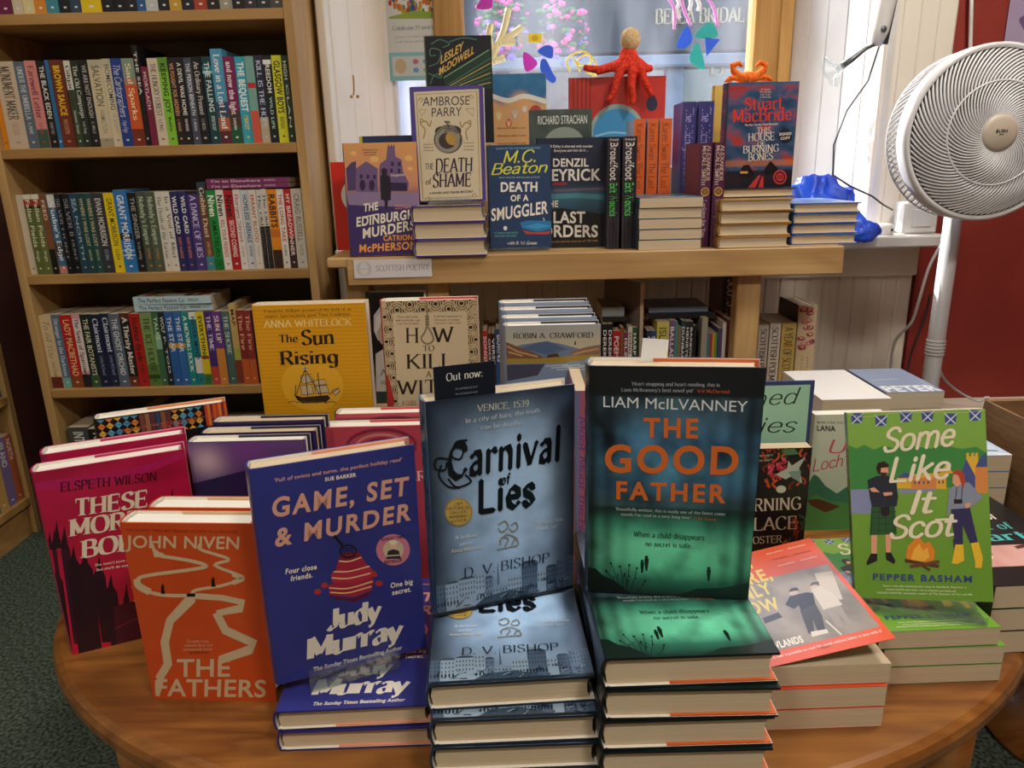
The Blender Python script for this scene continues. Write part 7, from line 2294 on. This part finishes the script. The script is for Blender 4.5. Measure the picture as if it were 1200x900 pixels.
# things on the sill
bx_ = at(1058, 272, 2.03); bx1 = at(1098, 272, 2.03)
t = thing('junction_box', 'square white socket box on the sill behind the fan', 'socket box', Matrix.Translation((bx_.x, 2.03, ZSILL)))
MB().box(0, bx1.x - bx_.x, 0, .06, 0, .085, MT['white'], bev=.006).build('case', t)
MB().box(.02, bx1.x - bx_.x - .02, -.003, .001, .02, .065, MT['plastic'], bev=.001).build('face_plate', t)
rb = at(1036, 268, 2.02)
t = thing('round_box', 'round white sensor box on the sill beside the blue fabric', 'sensor', Matrix.Translation((rb.x, 2.05, ZSILL)))
MB().lathe([(.036, 0), (.038, .004), (.038, .022), (.034, .028), (.0, .030)], MT['white'], 28).build('case', t)
MB().ball((.02, -.034, .014), .004, MT['blackp'], 8, 6).build('port', t)
# crumpled blue cloth
bl = MB()
def lump(seed):
    def f(d):
        p = Vector((d.x * 2.0 + seed, d.y * 2.0, d.z * 2.0))
        fold = abs(noise.noise(Vector((p.x * 1.3, p.y * .6, p.z * .6)))) ** .8
        return 1.10 - .55 * fold + .10 * noise.noise(p * .5) - .10 * abs(noise.noise(p * 1.7))
    return f
b0 = at(968, 246, 1.95)
bl.ball((b0.x, 2.035, ZSILL + .062), .118, MT['blue'], 64, 40, (1.05, .40, .86), lump(3))
b2 = at(1000, 258, 1.95)
bl.ball((b2.x, 2.02, ZSILL + .022), .07, MT['blue'], 56, 36, (1.0, .5, .75), lump(8))
b1 = at(1020, 277, 1.92)
bl.ball((b1.x, 1.965, b1.z + .008), .042, MT['blue'], 48, 30, (1.25, .5, .75), lump(12))
bo = bl.build('blue_cloth')
fuse(bo, .0045, 1)
tag(bo, 'crumpled bright blue fabric heaped behind the right end of the desk', 'cloth')

# prints on the red wall
pp = at(1182, 60, 2.11)
wa = Art(.16, .42)
wa.grad(lambda u, v: mix(hx('#b3a3bd'), hx('#9f90b0'), nz(u, v, 4, 3)), 4, 8)
wa.disc(.45, .73, .09, .03, '#6d5a80', 14); wa.poly([(.34, .77), (.56, .76), (.62, .88), (.5, 1), (.4, 1), (.36, .9), (.2, .82), (.2, .8)], '#6d5a80'); wa.poly([(.6, .9), (.75, .86), (.86, .98), (.7, 1)], '#7d6a90')
card('wall_print', 'lilac print with a dancing figure on the red wall above the fan', 'print', wa, Matrix.Translation((at(1176, 60, 2.12).x, 2.124, at(1176, 62, 2.12).z)), back='#5a3a6a')
tag(MB().tube([at(1139, -20, 2.11), at(1138, 20, 2.11), at(1137, 62, 2.11), Vector((at(1136, 100, 2.11).x, at(1136, 100, 2.11).y, 0.9))], .005, MT['white'], 8).build('wall_cable'), 'white cable running straight down the red wall behind the fan', 'cable')
# ------------------------------------------------------------------ pedestal fan
fx, fy, fz = at(1172, 156, 1.568).x, 1.60, at(1172, 156, 1.568).z
ft = thing('pedestal_fan', 'white pedestal fan with a spiral wire guard in front of the red wall', 'fan', Matrix.Translation((fx, fy, 0)))
FR = .171
def spiral(mb, r0, r1, y0, y1, n, twist, wr, seg=10, bulge=0.0, ph=0.0):
    for k in range(n):
        a0 = 2 * math.pi * k / n + ph
        pts = []
        for i in range(seg + 1):
            t = i / seg
            r = r0 + (r1 - r0) * t
            a = a0 + twist * (t ** 1.15)
            pts.append((r * math.cos(a), y0 + (y1 - y0) * t - bulge * math.sin(math.pi * t), fz + r * math.sin(a)))
        mb.tube(pts, wr, MT['plastic'], 4, cap=False)
def ring3(mb, r, y, wr, m='plastic', n=64, sides=6):
    mb.tube([(r * math.cos(2 * math.pi * k / n), y, fz + r * math.sin(2 * math.pi * k / n)) for k in range(n)], wr, MT[m], sides, closed=True)
fg = MB()
spiral(fg, .036, .101, -.030, -.022, 64, -.75, .0022, 10, .004)
spiral(fg, .101, FR - .004, -.022, .004, 84, -.62, .0026, 10, .006)
ring3(fg, .101, -.023, .0022)
ring3(fg, .037, -.030, .0018)
fg.build('front_grille', ft)
RY = Matrix.Translation((0, 0, fz)) @ Matrix.Rotation(math.radians(90), 4, 'X')      # lathe axis along -Y
MB().lathe([(FR - .007, .001), (FR - .003, .004), (FR + .003, .002), (FR + .004, -.010), (FR + .004, -.034), (FR + .001, -.037), (FR - .004, -.036), (FR - .005, -.004), (FR - .007, .001)], MT['plastic'], 72, RY).build('guard_band', ft)
rg = MB()
spiral(rg, FR + .002, FR - .002, .036, .085, 84, .12, .0021, 4)
spiral(rg, FR - .002, .050, .085, .128, 84, .55, .0018, 8, -.012)
ring3(rg, FR - .001, .085, .0022)
ring3(rg, .117, .116, .0018)
ring3(rg, .055, .128, .002)
rg.build('rear_grille', ft)
MB().lathe([(0, .037), (.028, .036), (.036, .032), (.038, .027), (.0, .026)][::-1], MT['plastic2'], 40, RY).build('hub_cap', ft)
V, F, w = typeset('BUSH', 'sans', 1.6)
lw = .024
mb = MB().add([(-lw / 2 + lw * v[0] / w, -.0374, fz + .001 + .0062 * v[1]) for v in V], F, MT['blackp'])
mb.box(-.004, .004, -.0374, -.0372, fz - .003, fz - .0018, MT['blackp'])
mb.build('badge', ft)
bld = MB()
for k in range(5):
    V, F = [], []
    for j in range(9):
        for i in range(9):
            t, s = j / 8, i / 8
            r = .028 + .122 * t
            a = 2 * math.pi * k / 5 + (s - .5) * (.95 + .25 * math.sin(math.pi * t)) + .35 * t
            V.append((r * math.cos(a), .045 + .034 * (s - .5) * (1 - .25 * t), fz + r * math.sin(a)))
    for j in range(8):
        for i in range(8):
            F.append([j * 9 + i, j * 9 + i + 1, (j + 1) * 9 + i + 1, (j + 1) * 9 + i])
    bld.add(V, F, MT['fanblade'], smooth=True)
bld.lathe([(.0, -.02), (.028, -.02), (.034, -.03), (.034, -.066), (0, -.068)], MT['plastic'], 28, RY)
bo2 = bld.build('fan_blades', ft)
sd = bo2.modifiers.new('thickness', 'SOLIDIFY'); sd.thickness = .0018
MB().lathe([(.0, -.128), (.054, -.128), (.060, -.140), (.058, -.20), (.040, -.222), (.0, -.224)], MT['plastic'], 36, RY).build('motor_housing', ft)
px_, py_ = X(1111, 300, 1.76) - fx, 1.76 - fy
MB().tube([(px_, py_, .03), (px_, py_, fz - .07)], .0195, MT['plastic'], 20).build('pole', ft)
cl = MB()
pz2 = Z(1093, 408, 1.75)
for k in range(5): cl.lathe([(.0200, -.003), (.0222, -.0015), (.0222, .0015), (.0200, .003)], MT['plastic'], 24, Matrix.Translation((px_, py_, pz2 + .008 * (k - 2))))
cl.lathe([(.0196, -.020), (.0212, -.019), (.0212, .019), (.0196, .020)], MT['plastic'], 24, Matrix.Translation((px_, py_, pz2)))
cl.build('pole_collar', ft)
MB().box(px_ - .035, px_ + .035, py_ - .032, py_ + .035, fz - .14, fz - .045, MT['plastic'], bev=.01).build('neck', ft)
MB().lathe([(.20, 0), (.205, .006), (.19, .016), (.06, .03), (.026, .06), (.022, .09)], MT['plastic'], 48, Matrix.Translation((px_, py_, 0))).build('base', ft)
def cable(name, label, pts, r, m):
    P = [Vector(p) for p in pts]
    out = []
    for i in range(len(P) - 1):
        p0, p3 = (P[i - 1] if i else P[i]), (P[i + 2] if i + 2 < len(P) else P[i + 1])
        for k in range(6):
            t = k / 6
            out.append(0.5 * (2 * P[i] + (P[i + 1] - p0) * t + (2 * p0 - 5 * P[i] + 4 * P[i + 1] - p3) * t * t + (3 * P[i] - p0 - 3 * P[i + 1] + p3) * t ** 3))
    out.append(P[-1])
    return tag(MB().tube(out, r, MT[m], 8).build(name), label, 'cable')
cable('white_cable', 'white twin cable hanging from the sill down beside the fan pole', [at(1102, 288, 1.96), at(1088, 315, 1.97), at(1077, 352, 1.98), at(1068, 378, 2.0), at(1050, 398, 2.05), at(1044, 425, 2.07), at(1041, 480, 2.07), (at(1041, 480, 2.07).x, 2.07, .01)], .004, 'white')
cable('black_cable', 'black cable hanging along the red wall behind the fan pole', [at(1090, 345, 2.10), at(1084, 372, 2.09), at(1072, 402, 2.08), at(1064, 432, 2.07), at(1062, 480, 1.99), (at(1062, 480, 1.99).x, 1.99, .01)], .003, 'blackp')
cable('flex', 'pale flex from the fan running down to the boxing on the red wall', [at(1098, 425, 1.85), at(1108, 446, 1.95), at(1128, 462, 2.0), at(1146, 470, 2.0), at(1160, 476, 1.99), (at(1160, 476, 1.99).x, 1.985, .01)], .0035, 'plastic')

# ------------------------------------------------------------------ cardboard box beside the table
bxz = CAMH - .374
bz0, c4 = .45, .004
t = thing('cardboard_box', 'open brown cardboard box on a stool beside the right edge of the table', 'box', Matrix.Translation((.752, .83, bz0)))
bh = bxz - bz0
MB().box(0, c4, 0, .29, 0, bh, MT['cardboard']).box(.34, .34 + c4, 0, .29, 0, bh, MT['cardboard']).box(c4, .34, 0, c4, 0, bh, MT['cardboard']).box(c4, .34, .286, .29, 0, bh, MT['cardboard']).box(c4, .34, c4, .286, 0, .004, MT['cardboard']).build('body', t)
MB().box(.002, .342, 0, .0035, -.15, 0, MT['cardboard'], M=Matrix.Translation((0, .2912, bh)) @ Matrix.Rotation(math.radians(8), 4, 'X')).build('flap', t)
st = thing('stool', 'round pine stool with one central pillar under the cardboard box', 'stool', Matrix.Translation((.965, 1.03, 0)))
MB().lathe([(0, bz0 - .026), (.165, bz0 - .026), (.172, bz0 - .018), (.172, bz0 - .008), (.166, bz0 - .0002), (0, bz0 - .0002)], MT['table'], 40).build('seat', st)
MB().lathe([(.032, .03), (.026, .10), (.03, bz0 - .027)], MT['table'], 24, Matrix.Translation((.03, .06, 0))).build('pillar', st)
MB().lathe([(.15, 0), (.152, .012), (.06, .03), (.033, .045)], MT['table'], 36, Matrix.Translation((.03, .06, 0))).build('foot', st)

# ------------------------------------------------------------------ round pine table
TC = (.030, 1.0)
def oval(k, n=96, a=.680, bf=.465, bb=.55):
    return [(TC[0] + (a - k) * math.cos(2 * math.pi * i / n), TC[1] + ((bf if math.sin(2 * math.pi * i / n) < 0 else bb) - k) * math.sin(2 * math.pi * i / n)) for i in range(n)]
tb = thing('round_table', 'low round honey pine table crowded with standing and stacked books', 'table', Matrix.Identity(4))
tp = MB()
prof = [(.012, -.034), (.003, -.030), (0, -.024), (0, -.014), (.003, -.006), (.010, -.001), (.016, 0)]
V, F = [], []
n = 96
for k, z in prof: V += [(x, y, ZT + z) for x, y in oval(k)]
for j in range(len(prof) - 1):
    for i in range(n):
        l = (i + 1) % n
        F.append([j * n + i, j * n + l, (j + 1) * n + l, (j + 1) * n + i])
F.append(list(range((len(prof) - 1) * n, len(prof) * n)))
F.append(list(range(n))[::-1])
tp.add(V, F, MT['table'])
tp.build('table_top', tb)
ap = MB()
V, F = [], []
for k, z in ((.075, -.034), (.075, -.115), (.095, -.115), (.095, -.034)): V += [(x, y, ZT + z) for x, y in oval(k)]
for j in range(4):
    for i in range(n):
        l, j2 = (i + 1) % n, (j + 1) % 4
        F.append([j * n + i, j * n + l, j2 * n + l, j2 * n + i])
ap.add(V, F, MT['table'])
ap.build('apron', tb)
for sx_, sy_ in ((-1, -1), (1, -1), (1, 1), (-1, 1)):
    lx, ly = TC[0] + sx_ * .47, TC[1] + sy_ * (.27 if sy_ < 0 else .32)
    MB().lathe([(.030, 0), (.034, .02), (.026, .05), (.024, .12), (.034, .17), (.036, .20), (.030, .22), (.036, .24), (.036, ZT - .034)], MT['table'], 24, Matrix.Translation((lx, ly, 0))).build('leg', tb)

def put(name, label, W, H, T, M, **k):
    return make_book(name, label, W, H, T, M=M, **k)
CARD = MT['matt']
# --- front row: three stacks with a copy standing on each
zg = stack('hardback', 5, 707, 770, .552, .154, .236, .0312, ZT, [f'dark green hardback with orange flap, {w} of the front right stack' for w in ('lowest', 'second from bottom', 'middle', 'second from top')] + ['green lakeside hardback lying face up under the standing orange titled copy'], 'orange titled stack at the front of the table',
           front='#12161b', spine='#14181e', art=art_good(), flap='#c9602c', page='page', jig=[(0, -.004, 0), (.0, -.003, 0), (0, -.002, .5), (.002, -.001, -.5), (.001, 0, 1)])
gd = put('hardback', 'tall dark hardback with bold orange title over a green lake, standing in front', .156, .236, .033, M_stand(.071, .657, zg, -7.9, -1.0), front='#14161c', spine='#14181e', back='#14161c', art=art_good(), flap='#c9602c',
         sart=spine_art(.033, .236, 'THE GOOD FATHER', '#c9602c', 'LIAM McILVANNEY', '#d9dde0'))
gm = gd.matrix_world.copy()
ba_ = Art(.024, .10)
card('bookmark', 'plain white bookmark sticking up behind the orange titled book', 'bookmark', ba_, gm @ Matrix.Translation((.042, .0305, .155)) @ Matrix.Rotation(math.radians(4), 4, 'Y'), .0006, '#e6e9ee')
cs = Art(.028, .239)
cs.grad(lambda u, v: mix(hx('#2a3a52'), hx('#5f86a8'), .5 + .5 * math.sin(v * 5 + .5)), 2, 14)
cs.vtext('Carnival of Lies', .06, .56, .5, .6, '#10151f', 'black', .3); cs.vtext('D. V. BISHOP', .62, .88, .5, .4, '#141b28', 'serif')
zc_ = stack('hardback', 4, 502, 805, .580, .155, .239, .0279, ZT, ['blue canal city hardback, lowest of the middle front stack', 'blue canal city hardback, second from bottom of the middle front stack', 'blue canal city hardback pushed forward under the topmost of its stack', 'blue canal city hardback lying face up on top of the middle front stack'], 'canal city stack at the front of the table',
            front='#1b2434', spine='#22324a', art=art_carn(), sart=cs, jig=[(.003, -.014, 1), (.002, -.014, 1), (.003, -.013, 1.5), (0, 0, 3)])
cn = put('hardback', 'blue misty hardback with black gothic title and a canal city, standing on its stack', .156, .239, .028, M_stand(-.085, .686, zc_ + .002, 18.4, -.9), front='#1b2434', spine='#2f4a68', back='#1b2434', art=art_carn(), sart=cs)
cmx = cn.matrix_world.copy()
card('bookmark', 'dark blue card reading Out now: tucked in the gothic titled book', 'bookmark', art_card(), cmx @ Matrix.Translation((.010, .0035, .182)), .0006, '#1a2436')
zj = stack('hardback', 2, 322, 835, .629, .157, .243, .0240, ZT, ['indigo hardback with peach flap, lower of the pair under the standing cake cover', 'indigo hardback lying face up under the standing cake cover'], 'indigo pair at the front of the table', front='#30347c', spine='#272b6a', art=art_judy(), flap='#e0987c', jig=[(.001, 0, 1), (0, 0, 2)])
acrylic(-.251, .653, zj, 21, .159, .243, .026, 1, 'clear acrylic stand under the indigo cake cover', share=.5, lip=.026)
put('hardback', 'indigo hardback with a berry cake and racket, standing on its pair', .159, .243, .026, M_stand(-.251, .653, zj + .012, 21.0, -1.4), front='#30347c', spine='#2a2e70', back='#30347c', art=art_judy(), flap='#e0987c')
# --- orange road cover and its twin
put('hardback', 'orange hardback with winding cream roads, standing on the bare table in front', .144, .222, .031, M_stand(-.417, .714, ZT, -4.1, -.5), front='#c84c1e', spine='#b8441a', back='#c84c1e', art=art_fath(), flap='#cfae86', page='pagew')
put('hardback', 'orange hardback standing directly behind the winding road cover', .144, .222, .031, M_stand(-.403, .749, ZT, -4.1, -.5), front='#c84c1e', spine='#b8441a', back='#c84c1e', flap='#cfae86', page='pagew')
# --- crimson gothic pair
put('hardback', 'crimson hardback with black towers and cream serif title, standing at the left', .162, .247, .032, M_stand(-.556, .798, ZT, 24, -1.0), front='#b8204a', spine='#a01c50', back='#b81c58', art=art_mort(), flap='#b81c58', page='pagew')
put('hardback', 'crimson hardback standing directly behind the black towers cover', .162, .249, .032, M_stand(-.576, .850, ZT, 24, -1.0), front='#b8204a', spine='#a01c50', back='#b81c58', flap='#b81c58', page='pagew')
put('hardback', 'black hardback bordered with coloured geometric triangles, behind the crimson pair', .165, .262, .030, M_stand(-.556, .938, ZT, 24, 0), front='#1b1618', spine='#241c1e', back='#5b3a2c', art=art_patt(), page='pagew', flap='#d9823f')
for i, (y, x, lab) in enumerate(((.872, -.408, 'purple hardback with pale serif title, foremost of three behind the crimson cover'), (.902, -.402, 'purple hardback with cream pages, middle of three behind the crimson cover'), (.932, -.398, 'purple hardback with cream pages, rearmost of three behind the crimson cover'))):
    put('hardback', lab, .148, Z(300, 517 - 10 * i - (3 if i == 2 else 0), y) - ZT, .0275, M_stand(x, y, ZT, 0, 0), front='#2a1c52', spine='#241a48', back='#2a1c52', art=art_purple() if i == 0 else None, page='pagew' if i == 0 else 'page', group='purple books behind the crimson cover', flap='#1d1730')
for i, (y, x, py, lab) in enumerate(((.95, -.258, 500, 'rose red hardback with white pages, front one of two beside the yellow ship cover'), (.984, -.248, 485, 'rose red hardback with white pages, rear one of two beside the yellow ship cover'))):
    put('hardback', lab, .156, Z(430, py, y) - ZT, .031, M_stand(x, y, ZT, 0, 0), front='#b8455a', spine='#26222a', back='#26222a', art=art_red(), page='pagew', flap='#c2393c', group='rose red pair on the table')
# --- raised middle row
zri = CAMH - .410
tag(MB().box(-.37, .15, 1.03, 1.30, ZT, zri, MT['desk'], bev=.004).build('display_riser'), 'low pine riser in the middle of the table carrying the yellow and cream covers', 'riser')
sx_ = X(295, 359, 1.045)
put('hardback', 'bright yellow hardback with a sailing ship, standing at the back of the table', .160, Z(360, 357, 1.045) - zri, .034, M_stand(sx_, 1.045, zri, 1, 0), front='#d89a14', spine='#c98c10', back='#d89a14', art=art_sun(), mat='matt')
wx = X(446, 352, 1.06)
put('hardback', 'cream hardback with a hanging rope and swirling black border, back of the table', .139, Z(500, 352, 1.06) - zri, .030, M_stand(wx, 1.06, zri, 0, 0), front='#cdb894', spine='#b3312a', back='#e6ddc8', art=art_witch(), mat='matt', page='pagew', flap='#c23a30')
for i, (y, py, dx) in enumerate(((1.042, 381, 0), (1.075, 372, -.002), (1.108, 362.5, -.005), (1.141, 354, -.007))):
    x = X(592, 383, 1.042) + dx
    put('hardback', ['slate blue mountain and loch hardback, foremost of four copies at the back', 'slate blue mountain hardback, second of four copies at the back', 'slate blue mountain hardback, third of four copies at the back', 'slate blue mountain hardback, rearmost of four copies at the back'][i],
        .137, Z(648, py, y) - zri, .031, M_stand(x, y, zri, 0, 0), front='#8f9bb0', spine='#7f8ca4', back='#a9b4cc', art=art_craw() if i == 0 else None, page='pagew', group='mountain and loch copies', flap='#22252c')
msx = X(674, 500, .93)
mh = Z(678, 458, .93) - ZT
ms = Art(.016, mh)
ms.grad(lambda u, v: hx('#a8627a') if u > .35 else hx('#3f7fae'), 2, 1)
ms.vtext('Moot Moot the Haar', .12, .8, .62, .5, '#3a3f9a', 'script', -.3)
put('paperback', 'thin pink and blue spined paperback in the gap between the two tall dark covers', .12, mh, .016, M_spine(msx + .016, .93, ZT), front='#d9a43a', spine='#a8627a', sart=ms, hard=False)
# --- right side
zo = ZT
x0 = .248
for i, (T, dx, dy, yw, lab) in enumerate(((.0245, 0, 0, 1, 'orange edged paperback, lowest of the stack right of the green lakeside books'), (.0245, .0005, 0, 1, 'orange edged paperback, middle of the stack right of the green lakeside books'), (.0235, .008, .004, 1.0, 'orange paperback with yellow capitals and two youths, face up on its stack'))):
    put('paperback', lab, .127 if i == 2 else .131, .212, T, M_flat(x0 + dx, .642 + dy, zo, T, yw), front='#e05a35', spine='#d2502c', art=art_onl() if i == 2 else None, hard=False, curl=.030 if i == 2 else 0, group='orange paperbacks on the table')
    zo += T + .0009
zp3 = stack('paperback', 3, 1031, 801, .708, .137, .213, .0224, ZT, ['green romance paperback, lowest of the stack at the right', 'green romance paperback, middle of the stack at the right', 'green romance paperback lying face up beneath the standing copy'], 'green romance stack on the table',
            front='#7aa83f', spine='#3f6a34', art=art_scot(), hard=False, jig=[(0, 0, 1), (0, 0, 1), (-.008, 0, 1.5)])
ss = Art(.0224, .213)
ss.grad(lambda u, v: mix(hx('#35602f'), hx('#4f7a34'), v), 1, 8)
ss.vtext('Some Like It Scot', .05, .42, .5, .6, '#dfe6c4', 'script', -.2); ss.vtext('PEPPER BASHAM', .56, .82, .5, .36, '#23341f', 'sans', .4)
acrylic(.391, .757, zp3, -15.5, .137, .213, .0224, 15, 'clear acrylic stand holding the green kilt cover', share=.75, off=.0, lip=.010)
put('paperback', 'green romance paperback with a kilted man and red haired woman, standing at right', .141, .215, .0224, M_stand(.3935, .757, zp3 + .006, -17, 14.5, -6.0, T=.0224), front='#7aa83f', spine='#3f6a34', back='#7aa83f', art=art_scot(), sart=ss, hard=False)
mox = X(952, 525, .985) - .129
put('paperback', 'dark paperback with red berries and cream serif title, beneath the mint sign', .129, Z(930, 525, .985) - ZT, .022, M_stand(mox, .985, ZT, 0, 0), front='#241b1e', spine='#3a2226', art=art_morning(), hard=False)
sgn = Art(.150, .262, [(-50, 50), (332, 55), (310, 765), (-60, 765)])
sgn.grad(lambda u, v: hx('#3c4a78'), 1, 1)
sgn.poly([(-40, 68), (316, 72), (300, 748), (-45, 745)], '#a9d8bc')
sgn.text('Signed', -50, 160, 272, 150, 66, '#1d2c28', 'script', -.38)
sgn.text('copies', -70, 270, 270, 274, 66, '#1d2c28', 'script', -.38)
spx = X(956, 437, 1.04)
card('sign', 'mint green hand lettered signed copies card with a blue border', 'sign', sgn, Matrix.Translation((spx - .150, 1.04, ZT)), .0025, '#3c4a78')
MT_l = X(955, 486, 1.075)
la_ = art_loch()
put('paperback', 'pale green paperback with pink script title, beside the mint sign', .110, Z(965, 486, 1.075) - ZT, .020, M_stand(MT_l, 1.075, ZT, 0, 0), front='#cfd6bc', spine='#b9c4a4', art=la_, hard=False, page='pagew')
# far right piles
def pile(labels, group, x, y, W, H, T, n, front, spine, art=None, yaw=0, **k):
    z = ZT
    for i in range(n):
        a = art if i == n - 1 else None
        put('paperback', labels[i], W, H, T, M_flat(x, y, z, T, yaw), front=front, spine=spine, art=a, hard=False, group=group, **k)
        z += T + .0009
    return z
hw = (CAMH - .374 - ZT)
pile([f'white covered paperback, {w} of the pile behind the pale green book' for w in ('lowest', 'second', 'third', 'fourth', 'fifth', 'topmost')], 'white pile at the back of the table', X(956, 480, 1.15) + .002, 1.135, .112, .175, hw / 6 - .0003, 6, '#e6e4e0', '#d9d4cc')
hb = (CAMH - .385 - ZT)
pe = Art(.10, .15)
pe.grad(lambda u, v: hx('#7f8fae'), 1, 1)
pe.text('PETER', .04, .97, .98, .97, .22, '#e9edf2', 'sans', 1.2); pe.line([(.1, .5), (.6, .46)], .03, '#a9b4cc')
pile([f'grey blue paperback, {w} of the pile beside the fan pole' for w in ('lowest', 'second', 'third', 'fourth', 'fifth', 'topmost')], 'grey blue pile at the back of the table', X(1037, 480, 1.22) - .012, 1.20, .10, .15, hb / 6 - .0003, 6, '#7f8fae', '#6a7a9a', pe)
hbs = (CAMH - .421 - ZT)
pbs = Art(.105, .17)
pbs.grad(lambda u, v: mix(hx('#5f8ac0'), hx('#e6ecf4'), nz(u * 1.5, v * 3, 4, 5) * .9 + (v - .6) * .8), 10, 14)
pbs.line([(.2, .9), (.5, .86), (.9, .9)], .03, '#4a7a6a', True)
pile([f'blue and white paperback, {w} of the pile beside the cardboard box' for w in ('lowest', 'second', 'third', 'fourth', 'fifth', 'topmost')], 'blue and white pile on the table', X(1187, 532, 1.0) - .105, 1.0, .105, .17, hbs / 6 - .0003, 6, '#7fa4d0', '#5f84b4', pbs)
hr = (CAMH - .482 - ZT)
pile(['black hardback sized paperback, lowest of the pile at the right table edge', 'black hardback sized paperback, middle of the pile at the right table edge', 'black paperback with staring eyes and turquoise lettering at the right edge'], 'black pile at the right edge', .556, .758, .15, .232, hr / 3 - .0003, 3, '#211e21', '#211e21', art_rto(), 2)

# ------------------------------------------------------------------ ceiling lamps
for i, ((x, y), wv) in enumerate(zip(LAMPS, LAMP_W)):
    where = ['above and behind the photographer on the left', 'above and behind the photographer on the right', 'above the bookcase side of the table', 'above the window side of the table'][i]
    t = thing('ceiling_light', 'flush round ceiling light ' + where, 'ceiling light', Matrix.Translation((x, y, CEIL)), 'ceiling lights')
    MB().lathe([(.0, -.004), (.20, -.004), (.205, -.012), (.20, -.05), (.19, -.055), (.188, -.045)], MT['white'], 40).build('rim', t)
    MB().lathe([(.0, -.046), (.187, -.046)], MT['lampglow'], 40).build('diffuser', t)
    l = lamp('ceiling_lamp', 'AREA', (x, y, CEIL - .06), (0, 0, -1), wv, (1.0, 0.94, 0.85), shape='DISK', size=.36)
